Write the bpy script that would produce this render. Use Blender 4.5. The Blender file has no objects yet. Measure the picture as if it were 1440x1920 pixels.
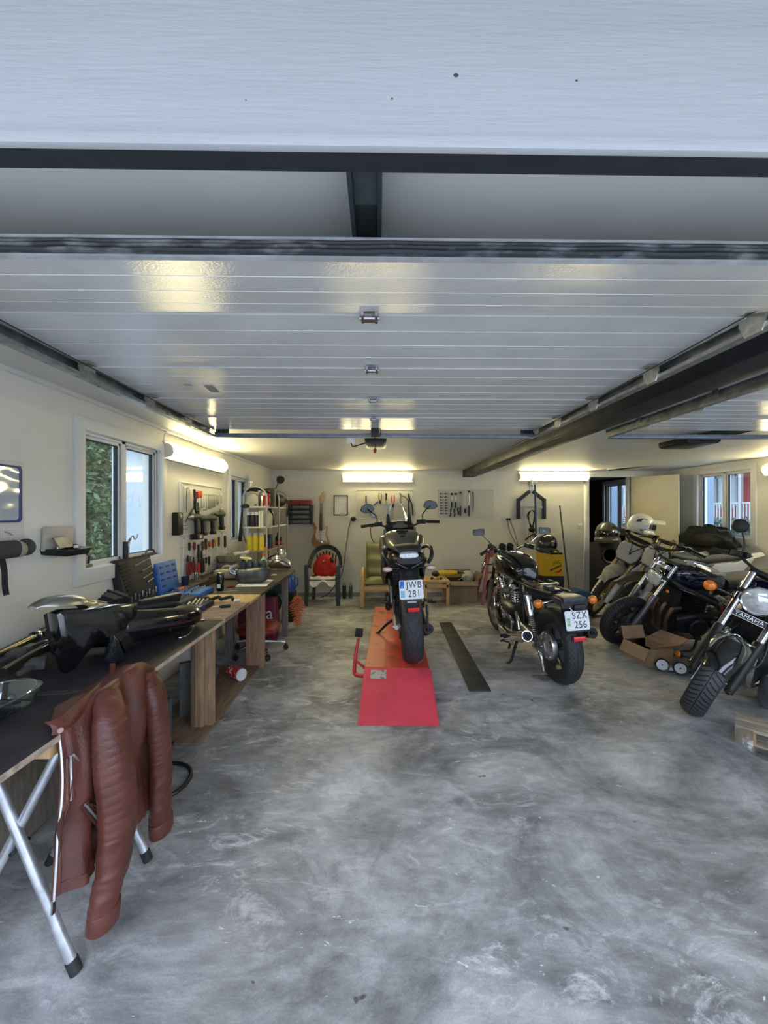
import bpy, bmesh, math, random
from mathutils import Vector, Matrix, Euler, noise

random.seed(7)
R_ = math.radians
PI = math.pi
scene = bpy.context.scene
COL = scene.collection

# ------------------------------------------------------------------ camera, world, exposure
CAM = Vector((0, 0, 1.5))
YAW = math.atan(10 / 720)
cam_data = bpy.data.cameras.new('camera')
cam_data.lens = 13.5
cam_data.sensor_width = 36
cam_data.clip_start = 0.02
cam = bpy.data.objects.new('camera', cam_data)
cam.location = CAM
cam.rotation_euler = (PI / 2, 0, -YAW)
COL.objects.link(cam)
scene.camera = cam

SKY = 5.6
world = bpy.data.worlds.new('world')
scene.world = world
world.use_nodes = True
wt = world.node_tree
wt.nodes.clear()
w_out = wt.nodes.new('ShaderNodeOutputWorld')
w_bg = wt.nodes.new('ShaderNodeBackground')
w_tc = wt.nodes.new('ShaderNodeTexCoord')
w_sep = wt.nodes.new('ShaderNodeSeparateXYZ')
w_ramp = wt.nodes.new('ShaderNodeValToRGB')
w_ramp.color_ramp.elements[0].position = 0.0
w_ramp.color_ramp.elements[0].color = (0.67, 0.765, 0.93, 1)
w_ramp.color_ramp.elements[1].position = 0.7
w_ramp.color_ramp.elements[1].color = (0.65, 0.76, 0.96, 1)
wt.links.new(w_tc.outputs['Generated'], w_sep.inputs[0])
wt.links.new(w_sep.outputs['Z'], w_ramp.inputs[0])
wt.links.new(w_ramp.outputs[0], w_bg.inputs[0])
wt.links.new(w_bg.outputs[0], w_out.inputs[0])
w_bg.inputs[1].default_value = SKY

vs = scene.view_settings
vs.view_transform = 'Standard'
vs.look = 'None'
vs.exposure = 0.12
vs.gamma = 1.0
vs.use_curve_mapping = False
scene.cycles.use_denoising = True
scene.cycles.max_bounces = 10
scene.cycles.transparent_max_bounces = 12
LAMP = 34.0
LAMP_COL = (1.0, 0.86, 0.45)

def P(px, py, X=None, Y=None, Z=None):
 """point where the ray through a photo pixel meets the plane X=, Y= or Z="""
 f = Vector((math.sin(YAW), math.cos(YAW), 0))
 r = Vector((math.cos(YAW), -math.sin(YAW), 0))
 d = f + r * ((px - 720) / 720) + Vector((0, 0, 1)) * ((960 - py) / 720)
 if Y is not None:
  t = (Y - CAM.y) / d.y
 elif X is not None:
  t = (X - CAM.x) / d.x
 else:
  t = (Z - CAM.z) / d.z
 return CAM + d * t

# ------------------------------------------------------------------ materials
MATS = {}

def mat(name, color=(0.5, 0.5, 0.5), rough=0.5, metal=0.0, nv=0.0, ns=20.0, bump=0.0, bs=60.0,
  coat=0.0, trans=0.0, alpha=1.0, emit=None, estr=0.0, col2=None, mixs=8.0, lo=0.45, hi=0.6,
  stretch=(1, 1, 1), spec=0.5, ior=1.45, sheen=0.0, rv=0.0):
 if name in MATS:
  return MATS[name]
 m = bpy.data.materials.new(name)
 m.use_nodes = True
 nt = m.node_tree
 b = nt.nodes['Principled BSDF']
 b.inputs['Base Color'].default_value = (*color, 1)
 b.inputs['Roughness'].default_value = rough
 b.inputs['Metallic'].default_value = metal
 b.inputs['Coat Weight'].default_value = coat
 b.inputs['Coat Roughness'].default_value = 0.05
 b.inputs['Transmission Weight'].default_value = trans
 b.inputs['Alpha'].default_value = alpha
 b.inputs['Specular IOR Level'].default_value = spec
 b.inputs['IOR'].default_value = ior
 if sheen:
  b.inputs['Sheen Weight'].default_value = sheen
 if emit:
  b.inputs['Emission Color'].default_value = (*emit, 1)
  b.inputs['Emission Strength'].default_value = estr
 tc = nt.nodes.new('ShaderNodeTexCoord')
 mp = nt.nodes.new('ShaderNodeMapping')
 mp.inputs['Scale'].default_value = stretch
 nt.links.new(tc.outputs['Object'], mp.inputs[0])

 def noise_tex(sc, det=4):
  n = nt.nodes.new('ShaderNodeTexNoise')
  n.inputs['Scale'].default_value = sc
  n.inputs['Detail'].default_value = det
  nt.links.new(mp.outputs[0], n.inputs['Vector'])
  return n
 csock = None
 if col2:
  n = noise_tex(mixs, 5)
  rp = nt.nodes.new('ShaderNodeValToRGB')
  rp.color_ramp.elements[0].position = lo
  rp.color_ramp.elements[1].position = hi
  rp.color_ramp.elements[0].color = (*color, 1)
  rp.color_ramp.elements[1].color = (*col2, 1)
  nt.links.new(n.outputs[0], rp.inputs[0])
  csock = rp.outputs[0]
 if nv:
  n = noise_tex(ns)
  mr = nt.nodes.new('ShaderNodeMapRange')
  mr.inputs['From Min'].default_value = 0.3
  mr.inputs['From Max'].default_value = 0.7
  mr.inputs['To Min'].default_value = 1 - nv
  mr.inputs['To Max'].default_value = 1 + nv
  nt.links.new(n.outputs[0], mr.inputs[0])
  mx = nt.nodes.new('ShaderNodeVectorMath')
  mx.operation = 'MULTIPLY'
  if csock:
   nt.links.new(csock, mx.inputs[0])
  else:
   mx.inputs[0].default_value = color
  nt.links.new(mr.outputs[0], mx.inputs[1])
  csock = mx.outputs[0]
 if csock:
  nt.links.new(csock, b.inputs['Base Color'])
 if rv:
  n = noise_tex(ns * 0.7)
  mr = nt.nodes.new('ShaderNodeMapRange')
  mr.inputs['From Min'].default_value = 0.3
  mr.inputs['From Max'].default_value = 0.7
  mr.inputs['To Min'].default_value = max(0.02, rough - rv)
  mr.inputs['To Max'].default_value = min(1, rough + rv)
  nt.links.new(n.outputs[0], mr.inputs[0])
  nt.links.new(mr.outputs[0], b.inputs['Roughness'])
 if bump:
  n = noise_tex(bs, 6)
  bp = nt.nodes.new('ShaderNodeBump')
  bp.inputs['Strength'].default_value = bump
  bp.inputs['Distance'].default_value = 0.01
  nt.links.new(n.outputs[0], bp.inputs['Height'])
  nt.links.new(bp.outputs[0], b.inputs['Normal'])
 MATS[name] = m
 return m

def glass_mat(name, tint=(0.9, 0.95, 0.95), clear=0.85, rough=0.02):
 if name in MATS:
  return MATS[name]
 m = bpy.data.materials.new(name)
 m.use_nodes = True
 nt = m.node_tree
 nt.nodes.clear()
 o = nt.nodes.new('ShaderNodeOutputMaterial')
 t = nt.nodes.new('ShaderNodeBsdfTransparent')
 t.inputs[0].default_value = (*tint, 1)
 g = nt.nodes.new('ShaderNodeBsdfGlossy')
 g.inputs['Roughness'].default_value = rough
 fr = nt.nodes.new('ShaderNodeFresnel')
 fr.inputs[0].default_value = 1.5
 mu = nt.nodes.new('ShaderNodeMath')
 mu.operation = 'MULTIPLY_ADD'
 mu.inputs[1].default_value = 1.4
 mu.inputs[2].default_value = max(0.0, 0.9 - clear)
 mx = nt.nodes.new('ShaderNodeMixShader')
 ge = nt.nodes.new('ShaderNodeNewGeometry')
 io = nt.nodes.new('ShaderNodeMapRange')
 io.inputs['To Min'].default_value = 1.5
 io.inputs['To Max'].default_value = 1 / 1.5
 nt.links.new(ge.outputs['Backfacing'], io.inputs[0])
 nt.links.new(io.outputs[0], fr.inputs[0])
 nt.links.new(fr.outputs[0], mu.inputs[0])
 nt.links.new(mu.outputs[0], mx.inputs[0])
 nt.links.new(t.outputs[0], mx.inputs[1])
 nt.links.new(g.outputs[0], mx.inputs[2])
 nt.links.new(mx.outputs[0], o.inputs[0])
 MATS[name] = m
 return m

def tread_mat(name, n=40, k=60.0, width=0.06, color=(0.022, 0.023, 0.026), groove=0.2, center=True, grey=2.4):
 """rubber with moulded grooves running across the tread"""
 if name in MATS:
  return MATS[name]
 m = mat(name, color, rough=0.62, nv=0.25, ns=14)
 nt = m.node_tree
 b = nt.nodes['Principled BSDF']
 N = nt.nodes.new
 tc = N('ShaderNodeTexCoord')
 sp = N('ShaderNodeSeparateXYZ')
 nt.links.new(tc.outputs['Object'], sp.inputs[0])

 def op(kind, a, c=None, d=None):
  q = N('ShaderNodeMath')
  q.operation = kind
  for i, x in enumerate((a, c, d)):
   if x is None:
    continue
   if isinstance(x, (int, float)):
    q.inputs[i].default_value = x
   else:
    nt.links.new(x, q.inputs[i])
  return q.outputs[0]
 ang = op('ARCTAN2', sp.outputs['Z'], sp.outputs['X'])
 ay = op('ABSOLUTE', sp.outputs['Y'])
 ph = op('FRACT', op('ADD', op('MULTIPLY', ang, n / (2 * PI)), op('MULTIPLY', ay, k)))
 g = op('LESS_THAN', ph, groove)
 inside = op('LESS_THAN', ay, width)
 off = op('GREATER_THAN', ay, 0.008)
 g = op('MULTIPLY', op('MULTIPLY', g, inside), off)
 if center:
  g = op('MAXIMUM', g, op('LESS_THAN', ay, 0.0035))
 mx = N('ShaderNodeMix')
 mx.data_type = 'RGBA'
 nt.links.new(g, mx.inputs[0])
 src = b.inputs['Base Color'].links[0].from_socket
 dusty = N('ShaderNodeVectorMath')
 dusty.operation = 'SCALE'
 nt.links.new(src, dusty.inputs[0])
 dusty.inputs['Scale'].default_value = grey
 # worn tread face is dusty, sidewalls and grooves stay black
 mx2 = N('ShaderNodeMix')
 mx2.data_type = 'RGBA'
 nt.links.new(inside, mx2.inputs[0])
 nt.links.new(src, mx2.inputs[6])
 nt.links.new(dusty.outputs[0], mx2.inputs[7])
 nt.links.new(mx2.outputs[2], mx.inputs[6])
 mx.inputs[7].default_value = (0.006, 0.006, 0.007, 1)
 nt.links.new(mx.outputs[2], b.inputs['Base Color'])
 bp = N('ShaderNodeBump')
 bp.invert = True
 bp.inputs['Strength'].default_value = 0.8
 bp.inputs['Distance'].default_value = 0.006
 nt.links.new(g, bp.inputs['Height'])
 nt.links.new(bp.outputs[0], b.inputs['Normal'])
 return m

# shared materials
BLK = mat('black_plastic', (0.012, 0.012, 0.013), 0.42, nv=0.2, ns=30)
BLKG = mat('gloss_black', (0.006, 0.006, 0.007), 0.12, coat=1.0)
BLKM = mat('matt_black', (0.016, 0.016, 0.017), 0.75, nv=0.25, ns=25)
RUB = mat('rubber', (0.02, 0.02, 0.021), 0.7, nv=0.3, ns=15)
CHR = mat('chrome', (0.78, 0.79, 0.8), 0.09, 1.0, rv=0.05, ns=9)
ALU = mat('aluminium', (0.55, 0.56, 0.57), 0.32, 1.0, nv=0.15, ns=25, rv=0.1)
ALUD = mat('dull_aluminium', (0.3, 0.3, 0.3), 0.45, 0.9, nv=0.3, ns=18, rv=0.15)
STEEL = mat('steel', (0.42, 0.42, 0.43), 0.34, 1.0, nv=0.2, ns=30, rv=0.12)
DSTEEL = mat('dark_steel', (0.06, 0.065, 0.07), 0.42, 0.7, nv=0.3, ns=14, rv=0.15)
GALV = mat('galvanised', (0.36, 0.38, 0.39), 0.38, 0.9, nv=0.25, ns=26, rv=0.12)
WHT = mat('white_paint', (0.78, 0.78, 0.76), 0.5, nv=0.04, ns=12, bump=0.05, bs=90)
WHTP = mat('white_plastic', (0.78, 0.78, 0.77), 0.35, nv=0.05, ns=12)
REDP = mat('red_plastic', (0.55, 0.02, 0.02), 0.35, nv=0.1, ns=18)
REDD = mat('dark_red_plastic', (0.22, 0.012, 0.015), 0.4, nv=0.15, ns=18)
ORG = mat('amber_lens', (0.85, 0.2, 0.008), 0.12, coat=1.0, nv=0.25, ns=60)
REDL = mat('red_reflector', (0.8, 0.015, 0.02), 0.15, coat=1.0, emit=None)
LENS = mat('clear_lens', (0.82, 0.85, 0.87), 0.06, 0.35, nv=0.25, ns=28, coat=1.0)
BLUE = mat('blue_plastic', (0.03, 0.13, 0.42), 0.42, nv=0.12, ns=20)
YEL = mat('yellow_plastic', (0.72, 0.5, 0.02), 0.4, nv=0.1, ns=18)
ORNG = mat('orange_plastic', (0.75, 0.12, 0.02), 0.42, nv=0.12, ns=25)
GRN = mat('green_plastic', (0.25, 0.5, 0.05), 0.4, nv=0.15, ns=20)
PAPER = mat('paper', (0.75, 0.74, 0.7), 0.8, nv=0.05, ns=20)
CARD = mat('cardboard', (0.42, 0.27, 0.155), 0.85, nv=0.12, ns=15)
GLS = glass_mat('glass')
GLSC = glass_mat('clear_plastic', (0.9, 0.92, 0.92), 0.8, 0.08)
MIRR = mat('mirror_glass', (0.27, 0.275, 0.295), 0.06, 1.0, nv=0.05, ns=4)
TXT = mat('lettering', (0.012, 0.012, 0.014), 0.5, nv=0.1)
WOODL = mat('light_wood', (0.52, 0.33, 0.16), 0.55, nv=0.18, ns=9, stretch=(6, 6, 1), bump=0.05, bs=40)
WOODP = mat('pine_plank', (0.36, 0.23, 0.13), 0.7, nv=0.35, ns=7, stretch=(7, 7, 0.7), bump=0.1, bs=30)
WOODG = mat('grey_plank', (0.2, 0.175, 0.15), 0.8, nv=0.3, ns=8, stretch=(7, 7, 0.7), bump=0.1, bs=30)
WOODR = mat('raw_plywood', (0.2, 0.13, 0.09), 0.6, nv=0.35, ns=6, stretch=(1.5, 6, 6), bump=0.08, bs=30)

# ------------------------------------------------------------------ mesh builder
def fr(o, x=(1, 0, 0), y=(0, 1, 0)):
 """frame with origin o, x axis x, y axis roughly y"""
 x = Vector(x).normalized()
 z = x.cross(Vector(y)).normalized()
 y = z.cross(x)
 m = Matrix((x, y, z)).transposed().to_4x4()
 m.translation = Vector(o)
 return m

def axis_frame(o, a):
 a = Vector(a).normalized()
 h = Vector((0, 0, 1)) if abs(a.z) < 0.9 else Vector((1, 0, 0))
 x = h.cross(a).normalized()
 y = a.cross(x)
 m = Matrix((x, y, a)).transposed().to_4x4()
 m.translation = Vector(o)
 return m

def catmull(pts, k, closed=False):
 pts = [Vector(p) for p in pts]
 n = len(pts)
 out = []
 for i in range(n if closed else n - 1):
  p1, p2 = pts[i], pts[(i + 1) % n]
  p0 = pts[(i - 1) % n] if closed or i > 0 else p1 * 2 - p2
  p3 = pts[(i + 2) % n] if closed or i < n - 2 else p2 * 2 - p1
  for j in range(k):
   t = j / k
   out.append(0.5 * ((2 * p1) + (p2 - p0) * t + (2 * p0 - 5 * p1 + 4 * p2 - p3) * t * t + (3 * p1 - p0 - 3 * p2 + p3) * t ** 3))
 if not closed:
  out.append(pts[-1])
 return out

class MB:
 def __init__(s, M=None):
  s.bm = bmesh.new()
  s.M = M.copy() if M else Matrix()
  s.mi = 0

 def v(s, co):
  return s.bm.verts.new(s.M @ Vector(co))

 def f(s, vs_):
  try:
   fc = s.bm.faces.new(vs_)
   fc.material_index = s.mi
   return fc
  except ValueError:
   return None

 def box(s, c, d, rot=None, M=None):
  m = Matrix.Translation(Vector(c))
  if rot:
   m = m @ Euler(rot).to_matrix().to_4x4()
  if M:
   m = M @ m
  x, y, z = d[0] / 2, d[1] / 2, d[2] / 2
  q = [s.v(m @ Vector(p)) for p in ((-x, -y, -z), (x, -y, -z), (x, y, -z), (-x, y, -z), (-x, -y, z), (x, -y, z), (x, y, z), (-x, y, z))]
  for a in ((3, 2, 1, 0), (4, 5, 6, 7), (0, 1, 5, 4), (1, 2, 6, 5), (2, 3, 7, 6), (3, 0, 4, 7)):
   s.f([q[i] for i in a])
  return s

 def bar(s, p0, p1, w, h, up=(0, 0, 1)):
  """box running from p0 to p1"""
  p0, p1 = Vector(p0), Vector(p1)
  d = p1 - p0
  m = fr((p0 + p1) / 2, d, Vector(up).cross(d) if abs(Vector(up).normalized().dot(d.normalized())) < 0.98 else (1, 0, 0))
  return s.box((0, 0, 0), (d.length, w, h), M=m)

 def loft(s, rings, closed=True, cap=True, loop=False):
  R = [[s.v(p) for p in r] for r in rings]
  n = len(R[0])
  for i in range(len(R) if loop else len(R) - 1):
   a, b = R[i], R[(i + 1) % len(R)]
   for j in range(n if closed else n - 1):
    k = (j + 1) % n
    s.f([a[j], a[k], b[k], b[j]])
  if cap and not loop:
   s.f(list(reversed(R[0])))
   s.f(R[-1])
  return s

 def tube(s, pts, r, n=8, k=0, closed=False, cap=True):
  pts = [Vector(p) for p in pts]
  rs = r if isinstance(r, (list, tuple)) else [r] * len(pts)
  if k:
   rv = [Vector((q, 0, 0)) for q in rs]
   pts = catmull(pts, k, closed)
   rs = [q.x for q in catmull(rv, k, closed)]
  m = len(pts)
  rings = []
  nrm = None
  for i in range(m):
   if closed:
    t = (pts[(i + 1) % m] - pts[i - 1]).normalized()
   else:
    t = (pts[min(i + 1, m - 1)] - pts[max(i - 1, 0)])
    t = t.normalized() if t.length > 1e-9 else Vector((0, 0, 1))
   if nrm is None:
    h = Vector((0, 0, 1)) if abs(t.z) < 0.9 else Vector((1, 0, 0))
    nrm = t.cross(h).normalized()
   else:
    nrm = nrm - t * nrm.dot(t)
    nrm = nrm.normalized() if nrm.length > 1e-6 else t.orthogonal().normalized()
   b = t.cross(nrm)
   rings.append([pts[i] + (nrm * math.cos(2 * PI * j / n) + b * math.sin(2 * PI * j / n)) * max(rs[i], 1e-4) for j in range(n)])
  return s.loft(rings, True, cap, closed)

 def cyl(s, p0, p1, r0, r1=None, n=20):
  return s.tube([p0, p1], [r0, r0 if r1 is None else r1], n)

 def lathe(s, prof, o=(0, 0, 0), a=(0, 0, 1), n=28, loop=False, M=None):
  """prof: (radius, height along a)"""
  m = M if M else axis_frame(o, a)
  rings = []
  for j in range(n):
   c, q = math.cos(2 * PI * j / n), math.sin(2 * PI * j / n)
   rings.append([m @ Vector((max(r, 1e-4) * c, max(r, 1e-4) * q, h)) for r, h in prof])
  R = [[s.v(p) for p in r] for r in rings]
  k = len(prof)
  for j in range(n):
   a_, b_ = R[j], R[(j + 1) % n]
   for i in range(k if loop else k - 1):
    i2 = (i + 1) % k
    s.f([a_[i], b_[i], b_[i2], a_[i2]])
  if not loop:
   if prof[0][0] > 2e-4:
    s.f([R[j][0] for j in reversed(range(n))])
   if prof[-1][0] > 2e-4:
    s.f([R[j][-1] for j in range(n)])
  return s

 def ball(s, c, r, n=20, m=12, rot=None, M=None):
  r = r if isinstance(r, (tuple, list)) else (r, r, r)
  mm = Matrix.Translation(Vector(c))
  if rot:
   mm = mm @ Euler(rot).to_matrix().to_4x4()
  mm = mm @ Matrix.Diagonal((*r, 1))
  if M:
   mm = M @ mm
  prof = [(math.sin(PI * i / m), -math.cos(PI * i / m)) for i in range(m + 1)]
  return s.lathe(prof, n=n, M=mm)

 def prism(s, pts, h, M=None):
  """2-D outline in the frame's xy plane, extruded h along its z"""
  M = M or Matrix()
  return s.loft([[M @ Vector((p[0], p[1], 0)) for p in pts], [M @ Vector((p[0], p[1], h)) for p in pts]])

 def grid(s, nu, nv, fn, thick=0.0):
  q = [[s.v(fn(i / nu, j / nv)) for j in range(nv + 1)] for i in range(nu + 1)]
  fs = []
  # (thickness is added as a second skin)
  for i in range(nu):
   for j in range(nv):
    fs.append(s.f([q[i][j], q[i + 1][j], q[i + 1][j + 1], q[i][j + 1]]))
  if thick:
   fs = [x for x in fs if x]
   s.bm.normal_update()
   bmesh.ops.solidify(s.bm, geom=fs, thickness=thick)
  return s

 def build(s, name, m=None, parent=None, loc=None, mtx=None, sharp=38, bevel=0.0, flat=False, sub=0):
  bm = s.bm
  bmesh.ops.remove_doubles(bm, verts=bm.verts, dist=1e-6)
  bmesh.ops.recalc_face_normals(bm, faces=bm.faces)
  if bevel:
   bm.normal_update()
   es = [e for e in bm.edges if len(e.link_faces) == 2 and e.calc_face_angle(0) > R_(40)]
   bmesh.ops.bevel(bm, geom=es, offset=bevel, segments=2, affect='EDGES', profile=0.6, clamp_overlap=True)
  bm.normal_update()
  for e in bm.edges:
   if len(e.link_faces) == 2:
    e.smooth = e.calc_face_angle(0) < R_(sharp)
  for fc in bm.faces:
   fc.smooth = not flat
  me = bpy.data.meshes.new(name)
  bm.to_mesh(me)
  bm.free()
  for x in (m if isinstance(m, (list, tuple)) else [m]):
   me.materials.append(x or BLK)
  o = bpy.data.objects.new(name, me)
  COL.objects.link(o)
  if parent:
   o.parent = parent
  if loc is not None:
   o.location = loc
  if mtx is not None:
   o.matrix_basis = mtx
  if sub:
   md = o.modifiers.new('smooth', 'SUBSURF')
   md.levels = md.render_levels = sub
  return o

def tag(o, label, cat, group=None):
 o['label'] = label
 o['category'] = cat
 if group:
  o['group'] = group
 return o

def thing(name, label, cat, loc=(0, 0, 0), rot=(0, 0, 0), group=None):
 o = bpy.data.objects.new(name, None)
 o.empty_display_size = 0.05
 COL.objects.link(o)
 o.location = loc
 o.rotation_euler = rot
 return tag(o, label, cat, group)

def struct(o):
 o['kind'] = 'structure'
 return o

def dup(root, loc, rot, label, group=None):
 """copy of a thing with its parts and sub-parts"""
 r = root.copy()
 COL.objects.link(r)
 r.location = loc
 r.rotation_euler = rot
 r['label'] = label
 if group:
  r['group'] = group
 for ch in list(root.children):
  c = ch.copy()
  COL.objects.link(c)
  c.parent = r
  for g in list(ch.children):
   d = g.copy()
   COL.objects.link(d)
   d.parent = c
 return r

def lettering(name, text, size, m, parent, M, depth=0.0008, space=1.0, label=None):
 cu = bpy.data.curves.new(name, 'FONT')
 cu.body = text
 cu.size = size
 cu.extrude = depth
 cu.align_x = 'CENTER'
 cu.align_y = 'CENTER'
 cu.space_character = space
 t = bpy.data.objects.new('tmp', cu)
 COL.objects.link(t)
 bpy.context.view_layer.update()
 me = bpy.data.meshes.new_from_object(t.evaluated_get(bpy.context.evaluated_depsgraph_get()))
 bpy.data.objects.remove(t)
 bpy.data.curves.remove(cu)
 me.name = name
 me.materials.clear()
 me.materials.append(m)
 o = bpy.data.objects.new(name, me)
 COL.objects.link(o)
 if parent:
  o.parent = parent
 o.matrix_basis = M
 if label:
  o['label'] = label
 return o

def sect(x, zc, hy, hz, e=2.4, n=22, yc=0.0, flat=0.0):
 """superellipse cross-section across the bike at station x"""
 out = []
 for j in range(n):
  a = 2 * PI * j / n
  c, q = math.cos(a), math.sin(a)
  y = hy * math.copysign(abs(c) ** (2 / e), c)
  z = hz * math.copysign(abs(q) ** (2 / e), q)
  if flat and z < 0:
   z *= flat
  out.append((x, yc + y, zc + z))
 return out

def smooth_sections(st, k=4):
 """st: list of (x, zc, hy, hz[, e]) stations, smoothly interpolated"""
 A = catmull([Vector((q[0], q[1], q[2])) for q in st], k)
 B = catmull([Vector((q[3], q[4] if len(q) > 4 else 2.4, 0)) for q in st], k)
 return [(a.x, a.y, max(a.z, 0.002), max(b.x, 0.002), max(b.y, 1.2)) for a, b in zip(A, B)]

def body(mb, st, k=4, n=22, flat=0.0):
 mb.loft([sect(q[0], q[1], q[2], q[3], q[4], n, flat=flat) for q in smooth_sections(st, k)])
 return mb

# ================================================================== THE SETTING
XL, XR, YF, YB, H = -1.9, 5.2, 0.6, 6.84, 2.24

def floor_material():
 m = bpy.data.materials.new('worn_concrete')
 m.use_nodes = True
 nt = m.node_tree
 b = nt.nodes['Principled BSDF']
 N = nt.nodes.new
 L = nt.links.new
 tc = N('ShaderNodeTexCoord')

 def nz(sc, det=6, stretch=(1, 1, 1), rot=0.0, rough=0.6, dist=0.0, loc=(0, 0, 0)):
  mp = N('ShaderNodeMapping')
  mp.inputs['Scale'].default_value = stretch
  mp.inputs['Rotation'].default_value = (0, 0, rot)
  mp.inputs['Location'].default_value = loc
  L(tc.outputs['Object'], mp.inputs[0])
  n = N('ShaderNodeTexNoise')
  n.inputs['Scale'].default_value = sc
  n.inputs['Detail'].default_value = det
  n.inputs['Roughness'].default_value = rough
  n.inputs['Distortion'].default_value = dist
  L(mp.outputs[0], n.inputs['Vector'])
  return n.outputs[0]

 def ramp(src, p0, p1, c0, c1):
  r = N('ShaderNodeValToRGB')
  r.color_ramp.elements[0].position = p0
  r.color_ramp.elements[1].position = p1
  r.color_ramp.elements[0].color = (*c0, 1)
  r.color_ramp.elements[1].color = (*c1, 1)
  L(src, r.inputs[0])
  return r.outputs[0]

 def mix(fac, a, c):
  q = N('ShaderNodeMix')
  q.data_type = 'RGBA'
  L(fac, q.inputs[0])
  for i, x in ((6, a), (7, c)):
   if isinstance(x, tuple):
    q.inputs[i].default_value = (*x, 1)
   else:
    L(x, q.inputs[i])
  return q.outputs[2]

 def mul(a, c):
  q = N('ShaderNodeMath')
  q.operation = 'MULTIPLY'
  L(a, q.inputs[0])
  if isinstance(c, float):
   q.inputs[1].default_value = c
  else:
   L(c, q.inputs[1])
  return q.outputs[0]
 base = ramp(nz(1.3, 9, (1, 1.4, 1), 0.4, 0.68, 0.6), 0.36, 0.66, (0.16, 0.16, 0.16), (0.56, 0.56, 0.56))
 # dull oily patches
 oil = ramp(nz(2.1, 7, (1, 0.7, 1), -0.3, 0.7, 0.8, (3, 1, 0)), 0.54, 0.7, (0, 0, 0), (1, 1, 1))
 base = mix(mul(oil, 0.62), base, (0.09, 0.083, 0.076))
 # pale worn laitance, flaking in the near right area
 pale = ramp(nz(4.5, 10, (0.75, 1.5, 1), 0.55, 0.75, 1.3, (8, 3, 0)), 0.53, 0.63, (0, 0, 0), (1, 1, 1))
 zone = ramp(nz(0.8, 2, (1, 1, 1), 0, 0.5, 0, (5.2, 2.2, 0)), 0.4, 0.6, (0.12, 0.12, 0.12), (1, 1, 1))
 base = mix(mul(mul(pale, zone), 0.9), base, (0.66, 0.66, 0.67))
 # trowel streaks
 st = ramp(nz(9, 6, (0.6, 1.5, 1), 0.6, 0.7, 0.9), 0.38, 0.7, (0.8, 0.8, 0.8), (1.18, 1.18, 1.18))
 vm = N('ShaderNodeVectorMath')
 vm.operation = 'MULTIPLY'
 L(base, vm.inputs[0])
 L(st, vm.inputs[1])
 # fine grit
 gr = ramp(nz(140, 3, rough=0.8), 0.35, 0.7, (0.86, 0.86, 0.86), (1.12, 1.12, 1.12))
 vm2 = N('ShaderNodeVectorMath')
 vm2.operation = 'MULTIPLY'
 L(vm.outputs[0], vm2.inputs[0])
 L(gr, vm2.inputs[1])
 # white chips and dark flecks
 chips = ramp(nz(17, 3, (0.6, 1.6, 1), 0.6, 0.6, 1.5, (1, 7, 0)), 0.705, 0.73, (0, 0, 0), (1, 1, 1))
 c1 = mix(mul(chips, 0.8), vm2.outputs[0], (0.8, 0.8, 0.8))
 dots = ramp(nz(11, 2, (1, 1.2, 1), 0, 0.5, 0.2, (4, 9, 0)), 0.745, 0.765, (0, 0, 0), (1, 1, 1))
 c2 = mix(mul(dots, 0.75), c1, (0.035, 0.034, 0.033))
 L(c2, b.inputs['Base Color'])
 rr = ramp(nz(3.0, 6, (1, 1, 1), 0.2), 0.3, 0.75, (0.42, 0.42, 0.42), (0.75, 0.75, 0.75))
 L(rr, b.inputs['Roughness'])
 bp = N('ShaderNodeBump')
 bp.inputs['Strength'].default_value = 0.25
 bp.inputs['Distance'].default_value = 0.006
 L(nz(26, 8, (0.6, 1.5, 1), 0.5, 0.7, 0.8), bp.inputs['Height'])
 L(bp.outputs[0], b.inputs['Normal'])
 return m

FLOORM = floor_material()
WALLM = mat('painted_wall', (0.75, 0.735, 0.665), 0.62, nv=0.035, ns=2.5, bump=0.06, bs=35)
CEILM = mat('painted_ceiling', (0.62, 0.61, 0.575), 0.55, nv=0.03, ns=3, bump=0.05, bs=50)
FRONTM = mat('painted_board', (0.37, 0.375, 0.385), 0.5, nv=0.03, ns=5, bump=0.22, bs=30, stretch=(0.35, 1, 4))
TRIMM = mat('window_trim_paint', (0.72, 0.72, 0.70), 0.42, nv=0.03, ns=6)
DOORM = mat('stucco_steel_panel', (0.53, 0.53, 0.525), 0.10, nv=0.05, ns=5, bump=0.16, bs=150, ior=1.9)
DARKW = mat('unlit_storage_tone', (0.055, 0.05, 0.046), 0.8, nv=0.3, ns=5)  # dark colour carries the shade of the unlit storage room
LINT = mat('dark_lintel', (0.012, 0.015, 0.02), 0.6, nv=0.15, ns=20)
GRND = mat('pale_gravel', (0.6, 0.6, 0.58), 0.9, nv=0.15, ns=40)
GRASSY = mat('lawn', (0.12, 0.2, 0.07), 0.9, nv=0.4, ns=6)

struct(MB().box(((XL + XR) / 2 - .0, 5.07, -0.05), (XR - XL + .3, 8.86, 0.1)).build('floor', FLOORM))
struct(MB().box((2, 5, -0.16), (90, 90, 0.1)).build('ground', GRND))

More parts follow.
